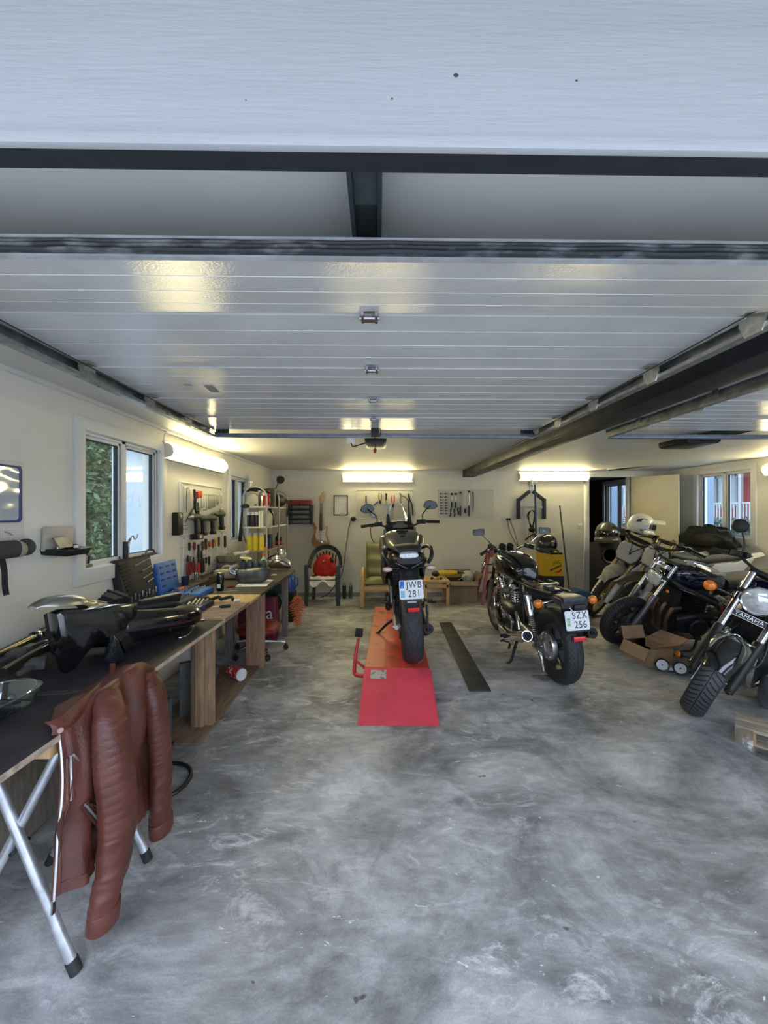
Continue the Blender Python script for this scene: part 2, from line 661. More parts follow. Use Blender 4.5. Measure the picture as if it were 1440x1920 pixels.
def wall(name, axis, at, th, u, z, holes, m=WALLM):
 """wall on the plane axis=at, thickness th outwards; holes (u0,u1,z0,z1)"""
 mb = MB()

 def bx(u0, u1, z0, z1):
  if u1 - u0 < 1e-4 or z1 - z0 < 1e-4:
   return
  cu, cz, cd = (u0 + u1) / 2, (z0 + z1) / 2, at + th / 2
  if axis == 'X':
   mb.box((cd, cu, cz), (abs(th), u1 - u0, z1 - z0))
  else:
   mb.box((cu, cd, cz), (u1 - u0, abs(th), z1 - z0))
 cur = u[0]
 for (a, c, z0, z1) in sorted(holes):
  bx(cur, a, *z)
  bx(a, c, z[0], z0)
  bx(a, c, z1, z[1])
  cur = c
 bx(cur, u[1], *z)
 return struct(mb.build(name, m))

W1 = (2.49, 3.36, 1.13, 2.03)
W2 = (4.92, 5.58, 1.12, 1.97)
W3 = (5.28, 6.18, 1.13, 2.10)
W4 = (7.85, 8.75, 1.10, 2.12)
D3 = (3.76, 4.52, 0.0, 2.13)
wall('wall_left', 'X', XL, -0.15, (YF, YB + .1), (0, H), [W1, W2])
wall('wall_back', 'Y', YB, 0.1, (XL, XR), (0, H), [D3])
wall('wall_right', 'X', XR, 0.15, (YF, YB + .1), (0, H), [W3])
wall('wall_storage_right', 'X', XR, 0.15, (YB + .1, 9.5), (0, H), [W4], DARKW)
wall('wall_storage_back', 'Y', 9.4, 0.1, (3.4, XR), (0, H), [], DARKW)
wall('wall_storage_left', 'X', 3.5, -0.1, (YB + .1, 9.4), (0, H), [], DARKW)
struct(MB().box(((XL + XR) / 2, (YF + .037 + YB + .1) / 2, H + .05), (XR - XL + .3, YB + .1 - YF - .037, .1)).build('ceiling', CEILM))
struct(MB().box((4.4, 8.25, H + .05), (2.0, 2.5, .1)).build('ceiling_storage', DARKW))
# front wall above and between the two openings
O1 = (-1.42, 1.36)
O2 = (1.72, 4.5)
HB = 2.080
wall('wall_front', 'Y', YF + .036, -.036, (-3.2, 6.6), (0, 4.2), [(O1[0], O1[1], 0, HB), (O2[0], O2[1], 0, HB)], FRONTM)
for i, o in enumerate((O1, O2)):
 struct(MB().box(((o[0] + o[1]) / 2, YF - .004, HB - .008), (o[1] - o[0], .012, .020)).build('trim_%d' % (1 + i), FRONTM, bevel=.002))
 mb = MB().box(((o[0] + o[1]) / 2, YF + .0195, HB - .0085), (o[1] - o[0], .035, .017))
 struct(mb.build('trim_%d' % (3 + i), LINT))
struct(MB().box((1.7, -.05, 2.56), (9.8, 1.3, .1)).build('added_shade_eave', FRONTM))  # unseen overhang added to cut the sky light on the front board
# knots showing through the paint of the front board
mb = MB()
for (px, py, r) in ((855, 141, .0042), (1081, 151, .0022), (735, 185, .002), (461, 188, .0012)):
 q = P(px, py, Y=YF)
 mb.ball((q.x, YF, q.z), (r, .0006, r * .8), 10, 6)
struct(mb.build('trim_5', mat('knot', (0.05, 0.045, 0.04), 0.8)))
# skirting, corner strip and door casing
struct(MB().box(((XL + D3[0] - .08) / 2, YB - .008, .035), (D3[0] - .08 - XL, .016, .07)).build('baseboard_back', mat('grey_skirting', (0.3, 0.29, 0.27), 0.6, nv=0.1)))
mb = MB().box((D3[0] - .045, YB - .01, 1.065), (.09, .02, 2.13)).box((D3[1] + .045, YB - .01, 1.065), (.09, .02, 2.13))
mb.box(((D3[0] + D3[1]) / 2, YB - .01, 2.175), (D3[1] - D3[0] + .18, .02, .09))
mb.box((D3[0] + .01, YB + .05, 1.065), (.02, .1, 2.13)).box((D3[1] - .01, YB + .05, 1.065), (.02, .1, 2.13))
struct(mb.build('trim_6', TRIMM, bevel=.003))
# seam strip along the ceiling by the left wall
struct(MB().box((XL + .012, (YF + YB) / 2, H - .012), (.024, YB - YF, .024)).build('trim_7', TRIMM))

def window(n, M, w, h, hinge=True):
 """M: origin lower left corner of the hole on the inside face, x to the right, y outwards, z up"""
 t = .078
 mb = MB(M)
 x0, x1, z0, z1 = -t, w + t, -t - .02, h + t
 A = [mb.v(c) for c in ((x0, 0, z0), (x1, 0, z0), (x1, 0, z1), (x0, 0, z1))]
 B = [mb.v(c) for c in ((x0, -.022, z0), (x1, -.022, z0), (x1, -.022, z1), (x0, -.022, z1))]
 C = [mb.v(c) for c in ((0, 0, 0), (w, 0, 0), (w, 0, h), (0, 0, h))]
 D = [mb.v(c) for c in ((0, -.022, 0), (w, -.022, 0), (w, -.022, h), (0, -.022, h))]
 for i in range(4):
  j = (i + 1) % 4
  mb.f([A[i], A[j], B[j], B[i]])
  mb.f([B[i], B[j], D[j], D[i]])
  mb.f([D[i], D[j], C[j], C[i]])
  mb.f([C[i], C[j], A[j], A[i]])
 root = struct(mb.build('window_%d' % n, TRIMM, bevel=.003))
 mb = MB(M)
 d, f = .058, .02
 for c, s in (((f / 2, d, h / 2), (f, .07, h)), ((w - f / 2, d, h / 2), (f, .07, h)), ((w / 2, d, h - f / 2), (w, .07, f)),
                 ((w / 2, d, f / 2), (w, .07, f)), ((w / 2, d, h / 2), (.046, .07, h))):
  mb.box(c, s)
 mb.box((w / 2, .025, -.004), (w, .06, .02))
 mb.build('frame', TRIMM, root, bevel=.002)
 for (a, c) in ((f, w / 2 - .023), (w / 2 + .023, w - f)):
  s = .022
  ww = c - a
  mb = MB(M)
  for cc, ss in (((a + s / 2, d, h / 2), (s, .05, h - 2 * f)), ((c - s / 2, d, h / 2), (s, .05, h - 2 * f)),
                       (((a + c) / 2, d, h - f - s / 2), (ww, .05, s)), (((a + c) / 2, d, f + s / 2), (ww, .05, s))):
   mb.box(cc, ss)
  sash = mb.build('sash', TRIMM, root, bevel=.003)
  MB(M).box(((a + c) / 2, d + .008, h / 2), (ww - 2 * s + .006, .006, h - 2 * f - 2 * s + .006)).build('pane', GLS, sash)
  # dark glazing gasket
  mb = MB(M)
  e = .006
  for cc, ss in (((a + s, d - .004, h / 2), (e, .03, h - 2 * f - 2 * s)), ((c - s, d - .004, h / 2), (e, .03, h - 2 * f - 2 * s)),
                       (((a + c) / 2, d - .004, h - f - s), (ww - 2 * s, .03, e)), (((a + c) / 2, d - .004, f + s), (ww - 2 * s, .03, e))):
   mb.box(cc, ss)
  mb.build('gasket', RUB, sash)
 for zz in (h * .72, h * .22):
  mb = MB(M)
  mb.cyl((w / 2, .05, zz), (w / 2, .028, zz), .012, n=12).bar((w / 2, .034, zz), (w / 2 + .005, .034, zz - .06), .014, .01, (0, 1, 0))
  mb.build('latch', ALU, root)
 return root

window(1, fr((XL, W1[0], W1[2]), (0, 1, 0), (-1, 0, 0)), W1[1] - W1[0], W1[3] - W1[2])
window(2, fr((XL, W2[0], W2[2]), (0, 1, 0), (-1, 0, 0)), W2[1] - W2[0], W2[3] - W2[2])
window(3, fr((XR, W3[1], W3[2]), (0, -1, 0), (1, 0, 0)), W3[1] - W3[0], W3[3] - W3[2])
window(4, fr((XR, W4[1], W4[2]), (0, -1, 0), (1, 0, 0)), W4[1] - W4[0], W4[3] - W4[2])

# steel beam between the two bays (bottom flange, web, top flange)
mb = MB()
yb0, yb1 = YF + .05, YB
ym, yl = (yb0 + yb1) / 2, yb1 - yb0
mb.box((1.60, ym, 2.128), (.20, yl, .014)).box((1.60, ym, H - .008), (.20, yl, .014)).box((1.60, ym, 2.18), (.012, yl, .1))
mb.box((1.507, ym, 2.18), (.008, yl, .1))
BEAMM = mat('painted_beam', (0.014, 0.014, 0.015), 0.5, nv=0.2, ns=6, rv=.1)
struct(mb.build('beam', BEAMM, bevel=.002))

# ------------------------------------------------------------------ sectional garage doors (open, overhead)

def panel_profile(length, th=.038):
 """underside outline with three pressed grooves and a small lip at each end; (along, up)"""
 pts = [(0, th), (0, -.004), (.010, -.004), (.012, 0)]
 for q in (.25, .5, .75):
  c = length * q
  pts += [(c - .0025, 0), (c - .0015, .003), (c + .0015, .003), (c + .0025, 0)]
 pts += [(length - .006, 0), (length - .004, .004), (length, .006), (length, th)]
 return pts

def garage_door(n, x0, x1, cx):
 root = None
 seg = [((.835, 2.05), (1.245, 2.14)), ((1.245, 2.14), (1.707, 2.14)), ((1.707, 2.14), (2.17, 2.14)), ((2.17, 2.14), (2.6, 2.14)), ((2.6, 2.14), (2.99, 2.14))]
 for i, (a, c) in enumerate(seg):
  d = Vector((0, c[0] - a[0], c[1] - a[1]))
  ln = d.length
  # frame: x along the panel, y up, z = +X world
  M = fr((x0, a[0], a[1]), d, (0, 0, 1))
  M2 = M.copy()
  hgt = x1 - x0
  pts = panel_profile(ln)
  mb = MB()
  zdir = M.to_3x3() @ Vector((0, 0, 1))
  off = 0 if zdir.x > 0 else hgt
  M2.translation = Vector((x0 + off, a[0], a[1]))
  mb.prism(pts, hgt, M2)
  o = mb.build('door_%d' % n if i == 0 else 'panel', DOORM, root, sharp=25)
  if i == 0:
   root = struct(o)
 # hinges down the middle and at the joints
 for i, (a, c) in enumerate(seg[:4]):
  mb = MB()
  mb.box((cx, c[0] - .02, c[1] - .006), (.056, .036, .004)).box((cx, c[0] + .024, c[1] - .006), (.056, .03, .004))
  mb.cyl((cx - .032, c[0], c[1] - .012), (cx + .032, c[0], c[1] - .012), .006, n=10)
  for sx in (-.022, .022):
   mb.box((cx + sx, c[0], c[1] - .012), (.008, .05, .012))
   mb.cyl((cx + sx, c[0] + .028, c[1] - .012), (cx + sx, c[0] + .028, c[1] - .004), .006, n=8)
  mb.build('hinge', STEEL, root)
 # bottom edge of the door: aluminium rail with rubber bulbs, facing the yard
 mb = MB()
 mb.box(((x0 + x1) / 2, .831, 2.086), (x1 - x0, .014, .006)).box(((x0 + x1) / 2, .833, 2.048), (x1 - x0, .012, .005))
 mb.build('edge_rail', mat('edge_aluminium', (0.62, 0.64, 0.66), 0.4, 0.6, nv=.2, ns=12), root)
 mb = MB()
 mb.box(((x0 + x1) / 2, .832, 2.067), (x1 - x0, .010, .033))
 for zz in (2.060, 2.070, 2.0775):
  mb.tube([(x0 + (x1 - x0) * t / 40, .825 + .0012 * math.sin(t * 1.7), zz + .0007 * math.sin(t * 2.3 + zz * 90)) for t in range(41)], .0042, 8)
 mb.build('bottom_seal', mat('dirty_rubber', (0.03, 0.032, 0.036), 0.7, col2=(0.17, 0.17, 0.17), mixs=14, lo=.5, hi=.72, stretch=(1, 1, 4)), root)
 return root

garage_door(1, -1.285, 1.225, -.030)
garage_door(2, 1.78, 4.5, 3.0)
# dirty tape marks stuck under a panel
mb = MB()
for (px, py, w, l) in ((397, 730, .045, .11), (352, 722, .04, .02), (424, 769, .03, .015)):
 q = P(px, py, Z=2.138)
 mb.box((q.x, q.y, 2.1388), (w, l, .0012), (0, 0, .1))
tag(mb.build('adhesive_mark', mat('dull_tape', (0.24, 0.25, 0.25), 0.6)), 'grey tape marks stuck under the left overhead door panel', 'tape')

def track(x, side, name, label):
 """galvanised C-section rail; side=+1 when the door lies on its +x side"""
 t = thing(name, label, 'rail', (x, 0, 0), group='overhead door rails')
 mb = MB()
 y0, y1, z = 1.0, 2.985, 2.115
 mb.box((-side * .018, (y0 + y1) / 2, z), (.003, y1 - y0, .062))
 for zz in (z + .031, z - .031):
  mb.box((side * .002, (y0 + y1) / 2, zz), (.04, y1 - y0, .003))
  mb.box((side * .021, (y0 + y1) / 2, zz - math.copysign(.007, zz - z)), (.003, y1 - y0, .014))
 # start of the bend
 bend = [(-side * .0, y0 - .42 * math.sin(a), z - .42 + .42 * math.cos(a)) for a in [R_(q) for q in range(0, 50, 8)]]
 mb.tube(bend, .022, 8)
 mb.build('channel', GALV, t)
 for yy in (1.35, 2.0, 2.6):
  MB().box((-side * .026, yy, 2.175), (.004, .035, .13)).build('hanger', GALV, t)
 for yy in (1.225, 1.69, 2.15, 2.58):
  mb = MB()
  M = fr((side * .022, yy, 2.128), (0, 1, 0), (0, 0, -1))
  pts = [(-.045, -.008), (.045, -.008), (.05, .01), (.028, .055), (-.028, .055), (-.05, .01)]
  mb.prism(pts, .004, M)
  mb.box((side * .045, yy - .03, 2.132), (.05, .05, .004))
  r = mb.build('roller_bracket', mat('zinc_plate', (.45, .47, .46), .35, .9, nv=.25, ns=40), t)
  mb = MB()
  for k in (-.018, 0, .018):
   mb.box((side * .019, yy + k, 2.095), (.003, .007, .03))
  mb.build('slot', DSTEEL, r)
 mb = MB().tube([(side * .06, .95, 2.13), (side * .045, 2.0, 2.120), (side * .03, 2.97, 2.118)], .0022, 6)
 mb.build('lift_cable', DSTEEL, t)
 return t

track(-1.29, 1, 'door_rail', 'galvanised overhead door rail with brackets along the left wall')
track(1.235, -1, 'door_rail', 'galvanised overhead door rail with brackets beside the black beam')
track(1.80, 1, 'door_rail', 'galvanised overhead rail in right bay just past the black beam')
track(4.48, -1, 'door_rail', 'overhead rail at far right with dark end below the ceiling')

def crossbar(x0, x1, label, y=3.03):
 t = thing('rail_crossbar', label, 'rail', ((x0 + x1) / 2, y, 2.10))
 w = x1 - x0
 MB().box((0, 0, 0), (w, .04, .03)).build('bar', mat('blue_grey_steel', (.2, .23, .27), .4, .6, nv=.15), t, bevel=.003)
 for s in (-1, 1):
  mb = MB().box((s * (w / 2 - .05), 0, .019), (.1, .038, .008)).box((s * (w / 2 - .05), .012, .04), (.1, .01, .05))
  for k in (-.03, 0, .03):
   mb.cyl((s * (w / 2 - .05) + k, -.005, .022), (s * (w / 2 - .05) + k, -.005, .05), .008, n=8)
  mb.build('end_bracket', DSTEEL, t)

crossbar(-1.28, 1.23, 'blue grey steel crossbar joining the rails of the left overhead door')
crossbar(1.82, 4.47, 'blue grey steel crossbar joining the rails of the right overhead door')

def opener(cx, y, w, label, cord):
 t = thing('garage_door_opener', label, 'opener', (cx, 0, 0))
 mb = MB().box((0, 2.1, 2.205), (.05, 2.9, .045))
 for s in (-1, 1):
  mb.box((s * .03, 2.1, 2.185), (.010, 2.9, .06))
 mb.build('rail', mat('green_grey_steel', (.05, .065, .068), .45, .5, nv=.2, ns=8), t, bevel=.002)
 MB().box((0, .80, 2.179), (.049, .095, .004)).box((0, .775, 2.1765), (.022, .008, .002)).build('header_bracket', mat('bracket_steel', (.13, .155, .16), .4, .6, nv=.2), t)
 mb = MB()
 pts = [(-w / 2, .035), (-w / 2, -.012), (-w / 2 + .03, -.03), (w / 2 - .03, -.03), (w / 2, -.012), (w / 2, .035)]
 mb.prism(pts, .36, fr((0, y + .36, 2.165), (1, 0, 0), (0, 0, 1)))
 hs = mb.build('housing', BLK, t, bevel=.006)
 MB().box((w * .28, y - .002, 2.158), (.03, .004, .008)).build('lamp_window', mat('smoked_lens', (.04, .04, .045), .15), hs)
 mb = MB().box((0, y + .18, 2.218), (.1, .25, .05))
 mb.build('ceiling_strap', GALV, t)
 if cord:
  mb = MB().box((0, 2.95, 2.125), (.06, .05, .1)).box((.03, 2.95, 2.17), (.09, .02, .012)).box((-.005, 2.92, 2.155), (.1, .01, .012))
  mb.tube([(.03, 2.94, 2.15), (.045, 2.94, 2.12), (.04, 2.94, 2.085), (.02, 2.94, 2.08)], .004, 6, 4)
  mb.build('trolley', BLK, t, bevel=.003)
  MB().cyl((0, 2.95, 2.08), (0, 2.95, 1.985), .0025, n=6).build('pull_cord', BLK, t)
  MB().lathe([(0, -.022), (.008, -.018), (.013, -.004), (.012, .01), (.005, .018), (0, .02)], (0, 2.95, 1.972), n=14).build('pull_knob', REDD, t)
 return t

opener(-.028, 3.55, .2, 'black door opener hanging at the end of its rail with red pull knob', True)
opener(3.0, 3.5, .32, 'black door opener under the ceiling of the right bay', False)
t = thing('ceiling_socket', 'small white ceiling socket with black lead beside the left door opener', 'socket', P(658, 828, Y=3.65))
MB().box((0, 0, .05), (.075, .06, .13)).build('box', WHTP, t, bevel=.006)
MB().tube([(0, -.01, -.01), (.02, -.02, -.05), (.08, -.02, -.035), (.15, 0, -.01)], .006, 8, 6).build('lead', BLK, t)

# ------------------------------------------------------------------ fluorescent lamps
EMI = mat('lit_diffuser', (0.9, 0.9, 0.85), 0.4, emit=LAMP_COL, estr=LAMP)
CAPM = mat('lamp_cap', (0.62, 0.6, 0.52), 0.5, nv=0.05)

def batten(M, label):
 """M: origin middle of the mounting face, x along the lamp, z away from the wall"""
 t = thing('fluorescent_lamp', label, 'lamp', group='fluorescent battens')
 t.matrix_basis = M
 mb = MB().box((0, 0, .010), (1.26, .16, .02))
 for s in (-1, 1):
  mb.box((0, s * .078, .026), (1.26, .006, .05))  # side lips added to keep the lamp light off the wall
 mb.build('housing', CAPM, t)
 mb = MB()
 arc = [(-.062, .03)] + [(-.062 * math.cos(PI * i / 10), .032 + .056 * math.sin(PI * i / 10)) for i in range(1, 10)] + [(.062, .03)]
 mb.loft([[(x, a, c) for a, c in arc] for x in (-.605, .605)])
 mb.build('diffuser', EMI, t)
 for s in (-1, 1):
  arc2 = [(-.066, .0)] + [(-.066 * math.cos(PI * i / 8), .03 + .06 * math.sin(PI * i / 8)) for i in range(0, 9)] + [(.066, 0)]
  mb = MB()
  mb.loft([[(s * x, a, c) for a, c in arc2] for x in (.6055, .635)])
  for y in (-.035, .035):
   mb.box((s * .58, y, .084 - abs(y) * .4), (.06, .018, .012))
  mb.build('end_cap', CAPM, t, bevel=.002)
 return t

q = P(708, 896, Y=YB)
batten(fr((q.x, YB, q.z), (1, 0, 0), (0, 0, 1)), 'lit fluorescent batten on the back wall above the pliers board')
q = P(1037, 893.5, Y=YB)
batten(fr((q.x, YB, q.z), (1, 0, 0), (0, 0, 1)), 'lit fluorescent batten on the back wall above the bent steel stand')
lt = batten(fr((XL, 4.03, 2.045), (0, 1, 0), (0, 0, 1)), 'lit fluorescent batten on the left wall above the drill board')
MB().tube([(-.60, .02, .03), (-.66, .08, .03), (-.64, .15, .04), (-.5, .165, .03), (.4, .165, .02)], .006, 8, 6).build('supply_cable', WHTP, lt)
batten(fr((XR, 4.45, 2.06), (0, -1, 0), (0, 0, 1)), 'lit fluorescent batten on the right wall at the picture edge')

# ------------------------------------------------------------------ door leaf in the back wall
hg = Vector((D3[1] + .0, YB - .04, 0))
dv = Vector((.36, -.62, 0)).normalized()
M = fr(hg, dv, Vector((0, 0, 1)).cross(dv))
DLM = mat('cream_door', (0.66, 0.60, 0.45), 0.45, nv=0.03, ns=5)
mb = MB(M).box((.36, .02, 1.065), (.71, .04, 2.10))
dr = struct(mb.build('door_3', DLM, bevel=.003))
for s in (-1, 1):
 mb = MB(M)
 yy = .02 + s * .02
 mb.cyl((.65, yy, 1.03), (.65, yy + s * .045, 1.03), .01, n=10).bar((.655, yy + s * .045, 1.03), (.54, yy + s * .045, 1.025), .018, .014)
 mb.cyl((.65, yy, 1.03), (.65, yy + s * .006, 1.03), .025, n=16)
 mb.build('handle', STEEL, dr, bevel=.002)
mb = MB(M)
for zz in (.25, 1.85):
 mb.cyl((0, -.004, zz), (0, -.004, zz + .1), .008, n=10)
mb.build('hinge', STEEL, dr)

# ------------------------------------------------------------------ outside the windows
LEAF = mat('leaf', (0.10, 0.165, 0.075), 0.5, nv=0.55, ns=3.5)
LEAF2 = mat('grey_green_leaf', (0.07, 0.09, 0.07), 0.55, nv=0.45, ns=3.5)

def bush(name, label, box0, box1, n, size, m, seed, branch=True, shear=0.0):
 rnd = random.Random(seed)
 t = thing(name, label, 'bush', ((box0[0] + box1[0]) / 2, (box0[1] + box1[1]) / 2, -.1))
 o = Vector(t.location)
 mb = MB()
 for i in range(n):
  p = Vector([rnd.uniform(a, c) for a, c in zip(box0, box1)])
  p.y += shear * (box1[0] - p.x)
  lump = noise.noise(p * 1.8)
  if lump < -.4:
   continue
  a = Vector((rnd.gauss(0, 1), rnd.gauss(0, 1), rnd.gauss(0, .8))).normalized()
  c = a.cross(Vector((rnd.gauss(0, 1), rnd.gauss(0, 1), rnd.gauss(0, 1)))).normalized()
  k = a.cross(c) * size * .12
  s = size * rnd.uniform(.6, 1.3)
  q = p - o
  mb.f([mb.v(q - a * s), mb.v(q - c * s * .42 + k), mb.v(q + a * s), mb.v(q + c * s * .42 + k)])
 mb.build('foliage', m, t)
 if branch:
  mb = MB()
  for i in range(14):
   b0 = Vector((rnd.uniform(box0[0], box1[0]), rnd.uniform(box0[1], box1[1]), box0[2])) - o
   b1 = b0 + Vector((rnd.uniform(-.3, .3), rnd.uniform(-.3, .3), (box1[2] - box0[2]) * rnd.uniform(.6, .95)))
   mb.tube([b0, b0.lerp(b1, .5) + Vector((rnd.uniform(-.1, .1), rnd.uniform(-.1, .1), 0)), b1], [.02, .013, .004], 6, 3)
  mb.build('stem', mat('bark', (.14, .11, .08), .8, nv=.3), t)
 return t

struct(MB().grid(60, 6, lambda u, v: (-40 + 84 * u, -13 - 3 * v + 1.2 * noise.noise(Vector((u * 30, v * 4, 0))), -.15 + 5.2 * v + 1.0 * noise.noise(Vector((u * 40, v * 5, 3)))), .05).build('added_reflection_bank', mat('bank_dark', (.06, .066, .055), .9, nv=.5, ns=2)))  # unseen bank added behind the camera to darken mirror and chrome reflections
bush('hedge_bush', 'leafy green bush outside the left window next to the tray', (-4.1, 2.6, .3), (-3.1, 4.62, 2.9), 24000, .055, LEAF, 3, shear=1.42)
bush('garden_hedge', 'grey green hedge outside the right window below the balcony', (9.0, 8.0, -.1), (11.0, 15.0, 1.32), 9000, .08, LEAF2, 5)
# pale end wall of the neighbouring outbuilding, seen past the left windows
t = thing('outbuilding', 'pale grey outbuilding seen through the panes of the left windows', 'building', (-8, 11, -.1))
MB().box((0, 0, 1.5), (6, 6, 3)).build('wall', mat('pale_render', (.36, .39, .42), .8, nv=.04), t)
MB().prism([(-3.3, 3.0), (3.3, 3.0), (0, 4.6)], 6.4, fr((0, 3.2, 0), (1, 0, 0), (0, 0, 1))).build('roof', mat('slate', (.1, .1, .11), .7), t)
# pale blue posts outside the right wall
PB = mat('pale_blue_boards', (.17, .23, .32), .6, nv=.03)
for (x0, x1, yy, lab) in ((6.15, 6.5, 7.5, 'pale blue post seen through left pane of the right window'), (6.3, 6.68, 10.6, 'pale blue post seen through the storage room window')):
 t = thing('porch_post', lab, 'post', ((x0 + x1) / 2, yy, -.1))
 MB().box((0, 0, 1.6), (x1 - x0, .3, 3.2)).build('shaft', PB, t, bevel=.01)
 MB().box((0, 0, .08), (x1 - x0 + .06, .36, .16)).build('plinth', GRND, t)
HW = mat('dimmed_white', (.3, .31, .32), .7, nv=.05)  # white darkened evenly to offset the overbright sky outside
# red house with white balcony
t = thing('red_house', 'red house with white window frames and white balcony beyond the right window', 'house', (18, 20, -.1))
MB().box((3, 0, 3.0), (6, 26, 6.0)).build('wall', mat('red_boards', (.28, .04, .04), .7, nv=.12, ns=3, stretch=(1, 8, .5)), t)
for k, yy in enumerate((-8, -4.4, -2.5, -.4, 3.4, 7.5)):
 mb = MB()
 for c, s in (((-.04, yy, 3.45), (.08, 1.2, .12)), ((-.04, yy, 1.85), (.08, 1.2, .12)), ((-.04, yy - .6, 2.65), (.08, .14, 1.7)), ((-.04, yy + .6, 2.65), (.08, .14, 1.7)), ((-.04, yy, 2.65), (.07, .07, 1.6))):
  mb.box(c, s)
 wn = mb.build('window', HW, t)
 MB().box((-.005, yy, 2.65), (.02, 1.1, 1.55)).build('pane', mat('dim_pane', (.3, .36, .4), .1, nv=.2, ns=2), wn)
mb = MB().box((-1.0, 0, .98), (2.0, 14, .22)).box((-1.0, 0, 3.75), (2.2, 15, .3))
for yy in (-7, -3.2, 0.4, 4, 7):
 mb.box((-1.95, yy, 2.3), (.12, .12, 2.9))
mb.build('balcony', HW, t)
mb = MB().box((-1.95, 0, 2.0), (.07, 14, .06)).box((-1.95, 0, 1.18), (.07, 14, .06))
rl = mb.build('railing', HW, t)
for i in range(96):
 MB().box((-1.95, -7 + i * .147, 1.6), (.03, .062, .8)).build('baluster', HW, t) if i == 0 else None
 if i == 0:
  bal0 = [c for c in t.children if c.name.startswith('baluster')][0]
 else:
  c = bal0.copy()
  COL.objects.link(c)
  c.parent = t
  c.location = (0, i * .147, 0)
MB().box((3, 0, 6.2), (7, 27, .4)).build('roof', mat('dark_roof', (.05, .05, .05), .8), t)

# ================================================================== MOTORCYCLES
# local frame of every machine: x forwards, y to its left, z up, origin where the rear tyre meets the ground
T_SPORT = tread_mat('sport_tread', 16, 22, .066, groove=.11, center=False, grey=1.5)
T_TOUR = tread_mat('touring_tread', 44, 40, .058, groove=.16, grey=1.6)
T_BLOCK = tread_mat('ribbed_tread', 52, 18, .064, color=(0.03, 0.031, 0.034), groove=.3, grey=2.0)
T_ROAD = tread_mat('road_tread', 56, 18, .055, groove=.3, grey=1.7)
T_KNOB = mat('knobbly_rubber', (0.03, 0.03, 0.03), .75, nv=.35, ns=20)
OLIVE = mat('olive_grey_metallic', (0.17, 0.165, 0.135), .3, .55, nv=.08, ns=6, coat=.8)
SILV = mat('silver_paint', (0.5, 0.5, 0.5), .3, .7, nv=.08)
NAVY = mat('navy_gloss', (0.006, 0.007, 0.026), .12, coat=1.0)
SEATM = mat('seat_vinyl', (0.018, 0.018, 0.019), .6, nv=.2, ns=25, bump=.08, bs=120)
ENG = mat('engine_grey', (0.075, 0.077, 0.08), .5, .5, nv=.4, ns=14, rv=.15)
ENGB = mat('engine_black', (0.018, 0.018, 0.02), .35, .2, nv=.3, ns=14)
WHTG = mat('white_gloss', (0.78, 0.79, 0.8), .2, coat=.8, nv=.03)
BLUG = mat('blue_gloss', (0.02, 0.03, 0.3), .25, coat=.6)
HEADER = mat('heat_stained_steel', (0.2, 0.125, 0.1), .42, .7, nv=.35, ns=12)
GOLDF = mat('worn_gold', (0.35, 0.28, 0.14), .35, .8, nv=.2)
MUD = mat('dusty_plastic', (0.26, 0.25, 0.22), .75, nv=.3, ns=16)
GREYP = mat('grey_number_plate', (0.4, 0.41, 0.42), .45, nv=.06, ns=10)

def bike_root(label, contact, heading, lean, name='motorcycle', z=0.0):
 t = thing(name, label, 'motorcycle')
 yaw = math.atan2(heading[1], heading[0])
 t.matrix_basis = Matrix.Translation((contact[0], contact[1], z)) @ Matrix.Rotation(yaw, 4, 'Z') @ Matrix.Rotation(-R_(lean), 4, 'X')
 return t

def steer(xa, za, rake, ang, off=.05):
 u = Vector((-math.sin(R_(rake)), 0, math.cos(R_(rake))))
 a = Vector((xa - off * math.cos(R_(rake)), 0, za - off * math.sin(R_(rake))))
 return Matrix.Translation(a) @ Matrix.Rotation(R_(ang), 4, u) @ Matrix.Translation(-a)

